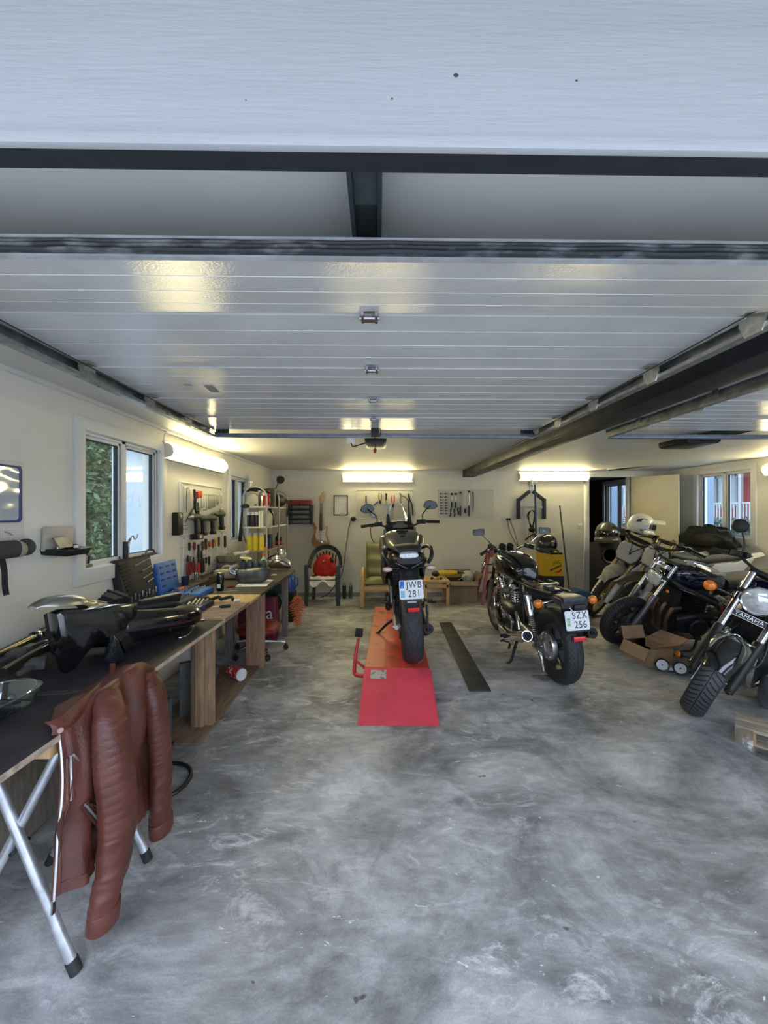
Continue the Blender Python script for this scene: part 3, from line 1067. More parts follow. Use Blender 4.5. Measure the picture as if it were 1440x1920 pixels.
def wheel(root, name, cx, R, w, rr, tyre_m, style='cast', rim_m=None, S=None, disc=((1, .15),), nsp=5, knob=False, hub=.05):
 rim_m = rim_m or BLK
 mb = MB()
 k = w * .38
 mb.lathe([(rr - .016, -k * .7), (rr + .006, -k), (rr + .012, -k), (rr + .004, -k * .6), (rr + .002, k * .6), (rr + .012, k), (rr + .006, k), (rr - .016, k * .7)], (0, 0, 0), (0, 1, 0), 40, True)
 mb.lathe([(.012, -w * .5), (hub * .7, -w * .45), (hub, -w * .3), (hub * .8, 0), (hub, w * .3), (hub * .7, w * .45), (.012, w * .5)], (0, 0, 0), (0, 1, 0), 20)
 if style == 'cast':
  for i in range(nsp):
   a = 2 * PI * i / nsp + .3
   d, q = Vector((math.cos(a), 0, math.sin(a))), Vector((-math.sin(a), 0, math.cos(a)))
   y = Vector((0, 1, 0))
   rings = []
   for r, hw, th in ((hub * .8, .022, .03), (rr * .6, .016, .02), (rr - .008, .026, .024)):
    c = d * r
    rings.append([c + q * hw - y * th, c + q * hw + y * th, c - q * hw + y * th, c - q * hw - y * th])
   mb.loft(rings)
 else:
  for i in range(32):
   a = 2 * PI * i / 32
   s = 1 if i % 2 else -1
   b = a + (.35 if (i // 2) % 2 else -.35)
   mb.tube([(hub * .8 * math.cos(b), s * w * .3, hub * .8 * math.sin(b)), (rr * math.cos(a), s * .006, rr * math.sin(a))], .0018, 5)
 m = Matrix.Translation((cx, 0, R))
 o = mb.build(name, rim_m, root, mtx=(S @ m if S else m), bevel=0)
 h = w / 2
 pr = [(rr, -.36 * w), (rr + .012, -.42 * w), (R - .055, -h), (R - .036, -.485 * w), (R - .018, -.36 * w), (R - .005, -.19 * w), (R, 0),
          (R - .005, .19 * w), (R - .018, .36 * w), (R - .036, .485 * w), (R - .055, h), (rr + .012, .42 * w), (rr, .36 * w)]
 mb = MB().lathe(pr, (0, 0, 0), (0, 1, 0), 64, True)
 if knob:
  for i in range(44):
   a = 2 * PI * i / 44
   for yy, rl in ((-.36 * w, -.014), (0, 0), (.36 * w, -.014)):
    if yy == 0 and i % 2:
     continue
    M = Matrix.Rotation(a, 4, 'Y')
    mb.box((R + rl - .002, yy, 0), (.022, w * .24, .022), M=M)
 mb.build('tyre', tyre_m, o, sharp=50)
 for s, r in disc:
  mb = MB().lathe([(r * .62, s * (h + .002)), (r, s * (h + .002)), (r, s * (h + .007)), (r * .62, s * (h + .007))], (0, 0, 0), (0, 1, 0), 36, True)
  for i in range(5):
   a = 2 * PI * i / 5
   mb.bar((.03 * math.cos(a), s * h, .03 * math.sin(a)), (r * .66 * math.cos(a), s * (h + .004), r * .66 * math.sin(a)), .006, .022, (0, 1, 0))
  mb.build('brake_disc', STEEL, o)
 return o

def fork(root, S, xa, za, rake, L, sep, lowlen, ru=.02, rl=.029, um=None, lm=None, clampm=None):
 u = Vector((-math.sin(R_(rake)), 0, math.cos(R_(rake))))
 fwd = Vector((math.cos(R_(rake)), 0, math.sin(R_(rake))))
 for s in (1, -1):
  p = Vector((xa, s * sep, za))
  mb = MB().tube([p - u * .05, p + u * .03, p + u * lowlen * .7, p + u * lowlen, p + u * (lowlen + .012)], [rl * .8, rl, rl, rl * 1.08, rl * .95], 16)
  mb.ball(p - u * .03, (.03, .02, .035), 12, 8)
  leg = mb.build('fork_slider', lm or ALUD, root, mtx=S)
  MB().tube([p + u * lowlen, p + u * L], ru, 16).build('fork_tube', um or CHR, leg)
 MB().cyl(Vector((xa, -sep - .02, za)), Vector((xa, sep + .02, za)), .012, n=12).build('front_axle', STEEL, root, mtx=S)
 for q, hh in ((L - .02, .03), (L - .2, .035)):
  c = Vector((xa, 0, za)) + u * q
  M = fr(c - fwd * .02, fwd, (0, 1, 0))
  mb = MB()
  mb.prism([(-.035, -sep * .6), (.0, -sep - .03), (.035, -sep - .028), (.05, -sep), (.035, 0), (.05, sep), (.035, sep + .028), (0, sep + .03), (-.035, sep * .6)], hh, M)
  mb.build('triple_clamp', clampm or BLK, root, mtx=S, bevel=.004)
 return u

def tyreguard(root, S, xc, zc, R, w, a0, a1, m, name='front_fender', drop=.03, n=14):
 """fender hugging the wheel: arc from a0 to a1 degrees measured from straight ahead upwards"""
 def fn(u, v):
  a = R_(a0 + (a1 - a0) * u)
  t = (v - .5) * 2
  r = R + .022 - drop * t * t * abs(t)
  taper = 1 - .25 * max(0, 1 - 3 * u) - .15 * max(0, 3 * u - 2)
  return (xc + r * math.cos(a), t * w / 2 * taper, zc + r * math.sin(a))
 return MB().grid(n, 10, fn, .004).build(name, m, root, mtx=S)

def grip_lever(root, S, a, c, m=None, lever=True, name='grip'):
 """grip from inner point a to outer end c"""
 a, c = Vector(a), Vector(c)
 d = (c - a).normalized()
 mb = MB().tube([a, a + d * .008, c - d * .012, c], [.021, .0175, .0165, .02], 14)
 g = mb.build('handlebar_grip', RUB, root, mtx=S)
 b = a - d * .045
 mb = MB().box((0, 0, 0), (.06, .05, .045), M=fr(b, d, (0, 0, 1)))
 mb.cyl(a - d * .09, a - d * .065, .02, n=12)
 mb.box((0, .0, .04), (.05, .045, .03), M=fr(a - d * .09, d, (0, 0, 1)))
 mb.build('switch_block', BLK, root, mtx=S, bevel=.006)
 if lever:
  f = Vector((1, 0, -.15))
  mb = MB().tube([a - d * .09 + f * .025, a - d * .05 + f * .05, a + f * .065, a + d * .08 + f * .055, c - d * .01 + f * .06], [.008, .008, .0065, .0055, .006], 8, 3)
  mb.ball(c - d * .01 + f * .06, .009, 10, 6)
  mb.build('lever', lever if lever is not True else ALU, root, mtx=S)
 return g

def mirror(root, S, base, head, outline, m=None, nrm=(-1, 0, 0), stem_m=None, thick=.022, sc=1.0, k=4, stem=None):
 base, head = Vector(base), Vector(head)
 pts = [base] + [Vector(p) for p in (stem or [])] + [head]
 st = MB().tube(pts, .0065, 8, k).build('mirror_stem', stem_m or m or BLK, root, mtx=S)
 n = Vector(nrm).normalized()
 # x axis to the viewer's right when looking along -n
 up = Vector((0, 0, 1))
 x = up.cross(n).normalized()
 M = fr(head, x, up)
 sg = 1 if (M.to_3x3() @ Vector((0, 0, 1))).dot(n) > 0 else -1
 o = [(px * sc, py * sc) for px, py in outline]
 c = (sum(p[0] for p in o) / len(o), sum(p[1] for p in o) / len(o))
 ins = lambda f: [(c[0] + (p[0] - c[0]) * f, c[1] + (p[1] - c[1]) * f) for p in o]
 mb = MB()
 lay = [(ins(.55), -thick), (ins(.86), -thick * .75), (o, -thick * .2), (o, 0)]
 mb.loft([[M @ Vector((p[0], p[1], z * sg)) for p in ring] for ring, z in lay])
 mb.build('mirror_housing', m or BLK, st)
 MB().prism(ins(.9), .0015 * sg, M).build('mirror_glass', MIRR, st)
 return st

def indicator(root, p0, p1, r, lens_m, body_m, ax=(-1, 0, 0), S=None, oval=1.0, stem_m=None):
 """stem from p0 to p1 with a lamp facing ax"""
 p0, p1 = Vector(p0), Vector(p1)
 o = MB().tube([p0, p1], .009, 10).build('indicator_stem', stem_m or body_m, root, mtx=S)
 ax = Vector(ax).normalized()
 M = axis_frame(p1, ax) @ Matrix.Diagonal((oval, 1 / oval ** .3, 1, 1)) if abs(ax.z) < .5 else axis_frame(p1, ax)
 pr = [(r * .25, -r * 1.1), (r * .75, -r * .8), (r * .98, -r * .2), (r * 1.04, 0), (r * .98, .003)]
 MB().lathe(pr, n=20, M=M).build('indicator_body', body_m, o)
 pr = [(r * .98, .001), (r * .97, r * .3), (r * .72, r * .62), (r * .3, r * .78), (0, r * .8)]
 MB().lathe(pr, n=20, M=M).build('indicator_lens', lens_m, o)
 return o

def round_headlight(root, S, c, r, ax=(1, 0, -.05), shell=None, depth=.12):
 M = axis_frame(c, ax)
 o = MB().lathe([(0, -depth), (r * .5, -depth * .95), (r * .85, -depth * .6), (r * .99, -depth * .1), (r, 0), (r * .93, .012)], n=36, M=M).build('headlight_shell', shell or CHR, root, mtx=S)
 MB().lathe([(r * .92, .004), (r * 1.03, .004), (r * 1.04, .016), (r * .97, .022), (r * .9, .016)], n=36, M=M, loop=True).build('headlight_rim', CHR, o)
 MB().lathe([(r * .92, .012), (r * .8, .022), (r * .45, .032), (0, .036)], n=36, M=M).build('headlight_lens', LENS, o)
 return o

def fins(mb, c, d, n, h, grow=.018, axis=2):
 """cylinder block with cooling fins"""
 mb.box(c, d)
 for i in range(n):
  z = c[2] - d[2] / 2 + d[2] * (i + .5) / n
  mb.box((c[0], c[1], z), (d[0] + grow * 2, d[1] + grow * 2, h))

def engine_four(root, x0, x1, hw, z0, z1, cm=None, bm=None):
 mb = MB()
 st = [(x0, (z0 + z1) / 2 - .06, hw * .6, .10, 3), ((x0 + x1) / 2, (z0 + z1) / 2 - .08, hw * .85, .16, 3.2), (x1, (z0 + z1) / 2 - .1, hw * .8, .12, 3)]
 body(mb, st, 5, 24)
 ek = mb.build('crankcase', cm or ENG, root)
 for s in (1, -1):
  mb = MB().lathe([(0, .0), (.085, 0), (.1, -.012), (.1, -.05)], (x0 + (x1 - x0) * .6, s * (hw + .02), (z0 + z1) / 2 - .1), (0, s, 0), 26)
  for i in range(6):
   a = 2 * PI * i / 6
   mb.cyl((x0 + (x1 - x0) * .6 + .085 * math.cos(a), s * (hw + .0), (z0 + z1) / 2 - .1 + .085 * math.sin(a)), (x0 + (x1 - x0) * .6 + .085 * math.cos(a), s * (hw + .024), (z0 + z1) / 2 - .1 + .085 * math.sin(a)), .006, n=6)
  mb.lathe([(0, .0), (.055, 0), (.065, -.012), (.065, -.05)], (x0 + (x1 - x0) * .2, s * (hw + .0), (z0 + z1) / 2 - .06), (0, s, 0), 22)
  mb.build('engine_cover', bm or ALUD, ek)
 mb = MB()
 fins(mb, ((x0 + x1) / 2 + .06, 0, z1 - .02), (.15, hw * 1.7, .2), 7, .006)
 mb.box(((x0 + x1) / 2 + .06, 0, z1 + .1), (.17, hw * 1.6, .06))
 mb.build('cylinder_block', ENGB, root)
 return ek

def numberplate(root, M, rows, eu, sticker, w=.195, h=.152):
 """M: plate centre, x to the reader's right, y up, z towards the reader"""
 mb = MB()
 c = .012
 pts = []
 for sx, sy in ((1, 1), (-1, 1), (-1, -1), (1, -1)):
  a0 = {(1, 1): 0, (-1, 1): 90, (-1, -1): 180, (1, -1): 270}[(sx, sy)]
  for i in range(4):
   a = R_(a0 + 30 * i)
   pts.append((sx * (w / 2 - c) + c * math.cos(a), sy * (h / 2 - c) + c * math.sin(a)))
 mb.prism(pts, .003, M @ Matrix.Translation((0, 0, -.003)))
 p = mb.build('licence_plate', mat('plate_white', (.82, .84, .86), .35), root)
 T = lambda x, y: M @ Matrix.Translation((x, y, .0008))
 dx = .018
 sq = Matrix.Diagonal((.82, 1, 1, 1))
 lettering('plate_lettering', rows[0], .076, TXT, p, T(dx + .004, .036) @ sq, space=1.15)
 lettering('plate_lettering', rows[1], .076, TXT, p, T(dx + .004, -.036) @ sq, space=1.15)
 if eu:
  MB().box((-.076, .041, .0005), (.034, .058, .001), M=M).build('euro_band', mat('euro_blue', (.0, .13, .62), .35), p)
  MB().box((-.074, .022, .0012), (.006, .006, .0006), M=M).build('band_mark', WHTP, p)
  MB().box((-.071, -.036, .0005), (.034, .056, .001), M=M).build('validity_sticker', mat('sticker_blue', (.25, .5, .66), .4, nv=.1), p)
 else:
  MB().box((-.072, -.01, .0005), (.028, .062, .001), M=M).build('validity_sticker', mat('sticker_green', (.3, .52, .25), .4, nv=.1), p)
  MB().box((-.072, -.008, .0011), (.028, .026, .0006), M=M).build('sticker_field', mat('sticker_pale', (.62, .72, .62), .4), p)
  lettering('sticker_digits', '11', .026, TXT, p, M @ Matrix.Translation((-.072, -.008, .0018)))
 mb = MB().box((0, -h / 2 - .006, .0), (w * .8, .012, .006), M=M)
 mb.build('plate_holder', BLK, p)
 return p

def muffler(root, pts, rs, m, end_m=None, name='muffler', inner=.5):
 mb = MB().tube(pts, rs, 20, 3)
 o = mb.build(name, m, root)
 d = (Vector(pts[-1]) - Vector(pts[-2])).normalized()
 r = rs[-1]
 MB().lathe([(r * .93, -.002), (r * 1.02, -.002), (r * 1.02, .008), (r * .93, .008)], M=axis_frame(pts[-1], d), n=24, loop=True).build('muffler_rim', end_m or CHR, o)
 MB().lathe([(r * .93, .001), (r * inner, -.001), (r * inner * .8, .02), (r * inner * .6, .02), (r * inner * .55, -.0005), (0, -.0005)], M=axis_frame(pts[-1], d), n=24).build('muffler_outlet', mat('outlet_soot', (.03, .03, .03), .6, .3), o)
 return o

def shock(root, a, c, r=.03, sm=None, cover=0):
 a, c = Vector(a), Vector(c)
 d = (c - a)
 L = d.length
 u = d.normalized()
 mb = MB().tube([a, c], r * .45, 12)
 mb.ball(a, (r * .7,) * 3, 12, 8).ball(c, (r * .7,) * 3, 12, 8)
 mb.tube([a + u * L * .1, a + u * L * .13], r * 1.05, 16)
 o = mb.build('shock_absorber', DSTEEL, root)
 M = axis_frame(a, u)
 pts = []
 n = 9
 end = .9 if not cover else .5
 for i in range(n * 12 + 1):
  t = i / (n * 12)
  pts.append(M @ Vector((r * .85 * math.cos(2 * PI * n * t), r * .85 * math.sin(2 * PI * n * t), L * (.13 + (end - .13) * t))))
 MB().tube(pts, r * .17, 6).build('spring', sm or CHR, o)
 if cover:
  MB().tube([a + u * L * .48, a + u * L * .5, a + u * L * .93, a + u * L * .96], [r * .9, r * 1.12, r * 1.12, r * .7], 18).build('shock_cover', CHR, o)
 return o

# ------------------------------------------------------------------ naked bike on the lift, seen from behind
def bike_lift():
 r = bike_root('black and olive grey naked motorcycle with plate JWB 281 standing on red lift', (.297, 3.39), (-.0, 1), 2.6, z=.182)
 R = .312
 wheel(r, 'rear_wheel', 0, R, .172, .215, T_SPORT, 'cast', BLK, disc=((-1, .11),))
 xa = 1.42
 S = steer(xa, .3, 25, 2)
 wheel(r, 'front_wheel', xa, .3, .12, .215, T_SPORT, 'cast', BLK, S, disc=((1, .15), (-1, .15)))
 fork(r, S, xa, .3, 25, .74, .1, .38, .021, .028, BLK, BLK)
 tyreguard(r, S, xa, .3, .3, .14, 20, 150, OLIVE)
 # swingarm, left leg bare aluminium
 MB().tube([(-.03, .125, R), (.03, .125, R + .005), (.25, .13, .36), (.5, .11, .42)], [.02, .028, .024, .028], 12, 3).build('swingarm', ALU, r)
 MB().tube([(-.03, -.125, R), (.03, -.125, R + .005), (.25, -.13, .36), (.5, -.11, .42)], [.02, .026, .024, .028], 12, 3).build('swingarm', BLK, r)
 mb = MB()
 for s in (1, -1):
  mb.cyl((0, s * .1, R), (0, s * .16, R), .016, n=12)
 mb.cyl((0, -.1, R), (0, .1, R), .012, n=12)
 mb.build('rear_axle', STEEL, r)
 # sprocket and chain
 ch = MB().lathe([(.06, 0), (.098, 0), (.098, .006), (.06, .006)], (0, .098, R), (0, 1, 0), 36, True).build('sprocket', STEEL, r)
 mb = MB()
 loop = [(.0 + .1 * math.cos(a), .1, R + .1 * math.sin(a)) for a in [R_(95 + 170 * i / 20) for i in range(21)]]
 loop += [(.25, .1, R - .055), (.52, .1, .37)] + [(.56 + .036 * math.cos(a), .1, .405 + .036 * math.sin(a)) for a in [R_(-90 + 180 * i / 8) for i in range(9)]] + [(.5, .1, .44), (.25, .1, R + .1)]
 n = len(loop)
 for i in range(n):
  a, c = Vector(loop[i]), Vector(loop[(i + 1) % n])
  m = max(1, int((c - a).length / .016))
  for j in range(m):
   p, q = a.lerp(c, j / m), a.lerp(c, (j + .7) / m)
   mb.bar(p, q, .012, .012, (0, 1, 0))
 mb.build('chain', DSTEEL, ch)
 MB().tube([(.2, .125, .47), (.12, .13, .46), (.0, .135, .43)], [.012, .016, .008], 8, 3).build('chain_guard', BLK, r)
 # hugger over the rear wheel
 tyreguard(r, None, 0, R, R + .01, .15, 40, 100, BLK, 'rear_hugger', .04)
 # frame, engine
 for s in (1, -1):
  MB().tube([(1.12, s * .05, .95), (.95, s * .13, .8), (.6, s * .15, .62), (.5, s * .12, .4)], .024, 10, 4).build('frame_spar', BLK, r)
  MB().tube([(.62, s * .13, .72), (.3, s * .12, .78), (-.05, s * .1, .87)], .015, 8, 4).build('subframe', BLK, r)
  MB().tube([(.44, s * .13, .43), (.42, s * .19, .44)], .012, 8).tube([(.44, s * .17, .43), (.44, s * .26, .43)], .012, 8).build('foot_peg', DSTEEL, r)
  MB().box((.40, s * .15, .50), (.1, .02, .16), (0, .5, 0)).build('heel_plate', ALUD, r, bevel=.004)
 engine_four(r, .5, 1.0, .19, .25, .66, ENGB, ENGB)
 for i, yy in enumerate((-.06, .06)):
  MB().tube([(1.0, yy, .62), (1.1, yy, .5), (1.05, yy, .25), (.7, yy * .8, .14), (.4, -.06, .14)], .02, 10, 4).build('exhaust_pipe', HEADER, r)
 muffler(r, [(.5, -.1, .16), (.3, -.14, .18), (.12, -.17, .24)], [.05, .06, .045], BLK, BLK)
 MB().box((.02, -.155, .44), (.06, .02, .09)).box((-.005, -.15, .33), (.05, .02, .12)).build('brake_caliper', DSTEEL, r, bevel=.006)
 shock(r, (.35, .03, .38), (.5, .03, .66), .03, BLK)
 # number plate carrier and plate
 st = [((-.02), .86, .09, .05, 3), (-.1, .83, .085, .045, 3), (-.19, .74, .08, .035, 3), (-.235, .64, .075, .02, 3)]
 MB().loft([sect(*q) for q in smooth_sections(st, 4)]).build('plate_bracket', BLK, r)
 MB().lathe([(0, .0), (.03, .0), (.034, -.008), (.034, -.02)], (-.175, .0, .8), (-1, 0, .5), 20).build('bracket_cap', BLKM, r)
 M = fr((-.272, -.0, .688), (0, -1, 0), (.22, 0, 1))
 numberplate(r, M, ('JWB', '281'), True, True)
 MB().box((-.262, -.0, .585), (.01, .075, .012)).build('plate_lamp', mat('dull_white', (.5, .5, .5), .4), r)
 MB().box((-.245, 0, .53), (.012, .1, .1), (0, -.2, 0)).build('reflector_bracket', BLK, r, bevel=.003)
 MB().box((-.256, -.012, .518), (.01, .094, .034), (0, -.2, 0)).build('rear_reflector', REDL, r, bevel=.003)
 # tail
 st = [(-.17, .915, .10, .035, 3), (-.1, .905, .155, .06, 2.8), (.05, .895, .17, .075, 2.6), (.3, .86, .15, .09, 2.6), (.55, .8, .12, .08, 2.6)]
 body(MB(), st, 4, 28).build('tail_cowl', BLK, r)
 body(MB(), [(-.19, .955, .078, .018, 3.4), (-.165, .955, .08, .031, 3.4), (-.12, .955, .075, .034, 3)], 4, 24).build('tail_light', mat('tail_lens', (.5, .52, .54), .12, .2, nv=.35, ns=70, coat=1), r)
 for s in (1, -1):
  MB().tube([(.28, s * .12, .955), (.12, s * .185, 1.0), (-.04, s * .208, .99), (-.12, s * .195, .93), (-.11, s * .165, .875)], [.014, .017, .017, .017, .014], 10, 5).build('grab_rail', BLK, r)
  # V shaped trim under the lamp
  MB().bar((-.168, s * .115, .895), (-.15, s * .02, .845), .012, .006).build('tail_trim', mat('scuffed_grey', (.14, .14, .15), .5), r)
  indicator(r, (-.12, s * .08, .845), (-.135, s * .185, .84), .026, mat('clear_pink_lens', (.62, .42, .38), .1, .1, nv=.3, ns=60, coat=1), BLK, (-1, 0, 0), oval=1.6)
 # seat
 st = [(-.14, .985, .09, .02, 2.6), (-.02, 1.0, .13, .035, 2.6), (.18, .975, .14, .045, 2.6), (.3, .9, .13, .05, 2.6), (.5, .865, .125, .05, 2.6), (.66, .9, .08, .04, 2.4)]
 body(MB(), st, 4, 24).build('seat', SEATM, r)
 # tank and shrouds
 st = [(.52, .93, .09, .06, 2.6), (.6, .965, .15, .10, 2.8), (.72, 1.0, .19, .115, 3), (.86, 1.01, .20, .115, 3), (1.0, .99, .16, .1, 2.8), (1.06, .97, .08, .06, 2.5)]
 tk = body(MB(), st, 5, 30).build('fuel_tank', OLIVE, r)
 for k in range(3):
  MB().box((.605 + .05 * k, 0, 1.068 + .024 * k), (.03, .05 + .035 * k, .008), (0, -.42, 0)).build('tank_pad', BLKM, tk)
 MB().lathe([(0, .012), (.03, .012), (.036, .004), (.036, 0)], (.86, 0, 1.122), (0, 0, 1), 24).build('filler_cap', BLK, tk)
 for s in (1, -1):
  st = [(.66, .93, .02, .05, 2.4), (.78, .95, .045, .11, 2.6), (.95, .93, .05, .13, 2.6), (1.12, .86, .035, .12, 2.4), (1.2, .8, .012, .05, 2.2)]
  mb = MB()
  mb.loft([[(p[0], p[1] + s * .2, p[2]) for p in sect(*q)] for q in smooth_sections(st, 4)])
  mb.build('tank_shroud', OLIVE, r)
  st = [(.55, .72, .012, .05, 2.4), (.7, .72, .03, .11, 2.6), (.9, .68, .04, .16, 2.6), (1.05, .62, .03, .13, 2.4), (1.15, .55, .01, .05, 2.2)]
  mb = MB()
  mb.loft([[(p[0], p[1] + s * .2, p[2]) for p in sect(*q)] for q in smooth_sections(st, 4)])
  mb.build('radiator_cowl', BLK, r)
 # handlebar and controls
 H_ = 1.185
 mb = MB().tube([(.9, .43, H_ - .0), (.94, .28, H_ + .012), (.985, .15, H_ - .03), (1.0, .07, H_ - .055), (1.0, -.07, H_ - .055), (.985, -.15, H_ - .03), (.94, -.28, H_ + .012), (.9, -.43, H_ - .0)], .0115, 10, 4)
 mb.build('handlebar', DSTEEL, r, mtx=S)
 for s in (1, -1):
  grip_lever(r, S, (.93, s * .305, H_ + .008), (.9, s * .44, H_ - .002), lever=(True if s > 0 else DSTEEL))
  out = [(-.075, -.005), (-.05, .045), (.0, .055), (.06, .03), (.075, -.015), (.035, -.042), (-.04, -.042)]
  out = [(p[0] * (-s), p[1]) for p in out]
  mirror(r, S, (.95, s * .26, H_ + .03), (.97, s * .36, 1.375), out, BLK, (-1, -s * .25, .1), stem=[(.95, s * .265, H_ + .10)], sc=1.1)
 MB().tube([(.93, .3, 1.17), (1.0, .34, 1.15), (1.02, .33, 1.03), (1.0, .3, .98)], .005, 6, 4).build('clutch_cable', BLK, r)
 # cockpit
 mb = MB()
 mb.prism([(-.075, -.03), (.075, -.03), (.085, .0), (.05, .015), (.035, .04), (-.035, .04), (-.05, .015), (-.085, 0)], .03, fr((.99, 0, 1.155), (0, -1, 0), (.5, 0, 1)))
 mb.build('top_yoke', mat('satin_grey', (.2, .2, .21), .45, .6), r, mtx=S, bevel=.004)
 st = [(1.02, 1.12, .16, .05, 2.4), (1.1, 1.15, .17, .065, 2.4), (1.2, 1.12, .15, .08, 2.4), (1.3, 1.03, .1, .09, 2.4), (1.34, .98, .05, .05, 2.2)]
 body(MB(), st, 4, 26).build('front_cowl', BLK, r, mtx=S)
 MB().ball((1.31, 0, 1.0), (.05, .08, .06), 20, 12).build('headlight', LENS, r, mtx=S)
 for s in (1, -1):
  MB().loft([[(1.05, s * .13, .98), (1.05, s * .2, 1.0), (1.05, s * .19, 1.13), (1.05, s * .15, 1.15)], [(1.25, s * .1, .95), (1.25, s * .17, .97), (1.25, s * .16, 1.09), (1.25, s * .11, 1.11)]]).build('side_cowl', OLIVE, r, mtx=S, bevel=.008)
  mb = MB().prism([(-.03, -.02), (.028, -.02), (.02, .07), (.006, .12), (-.012, .12), (-.022, .06)], .012, fr((1.13, s * .125, 1.185), (.3, -s * 1, 0), (0, 0, 1)))
  mb.build('screen_bracket', BLK, r, mtx=S)

 def scr(u, v):
  a = (u - .5) * 2
  w = .155 * (1 - .38 * v ** 2.2)
  return (1.22 + .02 * v - .1 * a * a * (1 - .3 * v) + .05 * v, a * w, 1.15 + .29 * v * (1 - .16 * a * a * v - .12 * abs(a) ** 4))
 MB().grid(16, 14, scr, .003).build('windscreen', glass_mat('screen_clear', (.93, .95, .95), .9, .03), r, mtx=S)
 MB().tube([scr(i / 24, 1) for i in range(25)], .003, 6).build('screen_edge', mat('screen_edge_clear', (.75, .77, .75), .2), r, mtx=S)
 # side stand
 MB().tube([(.62, .1, .22), (.68, .2, .14), (.78, .3, .022)], [.016, .014, .012], 8, 3).ball((.785, .305, .02), (.03, .025, .006), 12, 6).build('side_stand', BLK, r)
 return r

bike_lift()

# ------------------------------------------------------------------ black shaft-drive classic, seat off
def bike_classic():
 r = bike_root('black chromed classic motorcycle with plate SZX 256 and seat removed', (1.60, 3.375), (-.05, 1), 3.5)
 R = .325
 wheel(r, 'rear_wheel', 0, R, .15, .215, T_TOUR, 'cast', mat('dark_cast_wheel', (.06, .06, .065), .4, .6, nv=.2), disc=(), nsp=5, hub=.07)
 xa = 1.52
 S = steer(xa, .33, 28, -4)
 wheel(r, 'front_wheel', xa, .33, .1, .245, T_TOUR, 'cast', ALUD, S, disc=((1, .14), (-1, .14)))
 fork(r, S, xa, .33, 28, .82, .095, .4, .019, .028, BLK, ALUD)
 tyreguard(r, S, xa, .33, .33, .14, 20, 165, BLKG, drop=.05)
 # final drive housing
 mb = MB().lathe([(.02, .115), (.05, .112), (.06, .1), (.085, .092), (.095, .08), (.12, .072), (.125, .06), (.128, .03), (.1, .02)], (0, .03, R), (0, 1, 0), 36)
 fd = mb.build('final_drive', ALU, r)
 mb = MB()
 for i in range(8):
  a = 2 * PI * i / 8
  mb.cyl((.104 * math.cos(a), .1, R + .104 * math.sin(a)), (.104 * math.cos(a), .118, R + .104 * math.sin(a)), .008, n=6)
 mb.build('housing_bolt', STEEL, fd)
 MB().tube([(.06, .12, R + .01), (.2, .125, R + .03), (.5, .12, R + .06)], [.045, .036, .04], 16, 3).build('shaft_tube', ALUD, r)
 MB().tube([(-.02, -.12, R), (.25, -.13, R + .03), (.5, -.11, R + .06)], .024, 12, 3).build('swingarm', BLK, r)
 MB().cyl((0, -.15, R), (0, .16, R), .012, n=12).build('rear_axle', STEEL, r)
 MB().tube([(.1, .17, R - .02), (-.02, .17, R - .05), (-.06, .165, R - .19)], [.018, .016, .011], 10, 3).build('brake_torque_arm', ALU, r)
 for s in (1, -1):
  shock(r, (.06, s * .17, .37), (.2, s * .165, .76), .034, CHR, 1)
 # mufflers
 for s in (1, -1):
  muffler(r, [(.95, s * .16, .2), (.62, s * .2, .23), (.35, s * .225, .31), (.06, s * .245, .405)] if s > 0 else [(.95, -.16, .2), (.6, -.22, .23), (.35, -.265, .31), (-.04, -.30, .42)], [.03, .045, .05, .046], CHR if s > 0 else BLK, CHR if s > 0 else BLK, inner=.42)
  MB().tube([(1.02, s * .1, .66), (1.15, s * .12, .6), (1.17, s * .14, .42), (1.05, s * .155, .25), (.93, s * .16, .2)], .021, 12, 4).build('exhaust_pipe', CHR, r)
 # engine: crankcase, side covers, two bright cylinders
 st = [(.45, .40, .13, .1, 3), (.6, .40, .19, .16, 3), (.85, .40, .2, .17, 3), (1.05, .38, .15, .13, 3)]
 ck = body(MB(), st, 5, 26).build('crankcase', ENGB, r)
 for s in (1, -1):
  mb = MB().lathe([(0, .045), (.06, .043), (.1, .035), (.115, .02), (.118, 0)], (.83, s * .2, .39), (0, s, 0), 30)
  mb.build('engine_cover', BLKG, ck)
  mb = MB().lathe([(.118, .0), (.126, 0), (.126, .012), (.118, .012)], (.83, s * .2, .39), (0, s, 0), 30, True)
  mb.build('cover_trim', CHR, ck)
  MB().bar((.72, s * .225, .5), (.5, s * .2, .42), .02, .03).bar((.5, s * .2, .42), (.5, s * .2, .3), .018, .03).build('footrest_bracket', CHR, r, bevel=.004)
  MB().tube([(.56, s * .2, .25), (.56, s * .31, .25)], .017, 12).build('foot_peg', RUB, r)
  for xx, tilt in ((.72, -.35), (.98, .3)):
   M = axis_frame((xx, s * .07, .5), (tilt, s * .12, 1))
   mb = MB()
   for k in range(7):
    z = .02 + .028 * k
    mb.lathe([(.03, z), (.062 - .001 * k, z), (.062 - .001 * k, z + .008), (.03, z + .008)], n=22, M=M, loop=True)
   mb.lathe([(0, 0), (.045, 0), (.045, .21), (.05, .22), (.055, .25), (.03, .275), (0, .28)], n=22, M=M)
   mb.build('cylinder', CHR if s > 0 else ENGB, r)
 MB().bar((.62, .235, .27), (.42, .24, .22), .02, .05).box((.60, .25, .225), (.14, .06, .012)).build('gear_linkage', CHR, r, bevel=.003)
 MB().tube([(.42, .19, .52), (.36, .2, .47), (.33, .205, .38)], [.014, .018, .02], 10, 3).build('side_bracket', ALU, r)
 mb = MB().lathe([(0, 0), (.035, 0), (.038, .02), (.03, .09), (.0, .09)], (.74, .12, .66), (-.2, .9, .2), 18)
 mb.build('carburettor', ALUD, r)
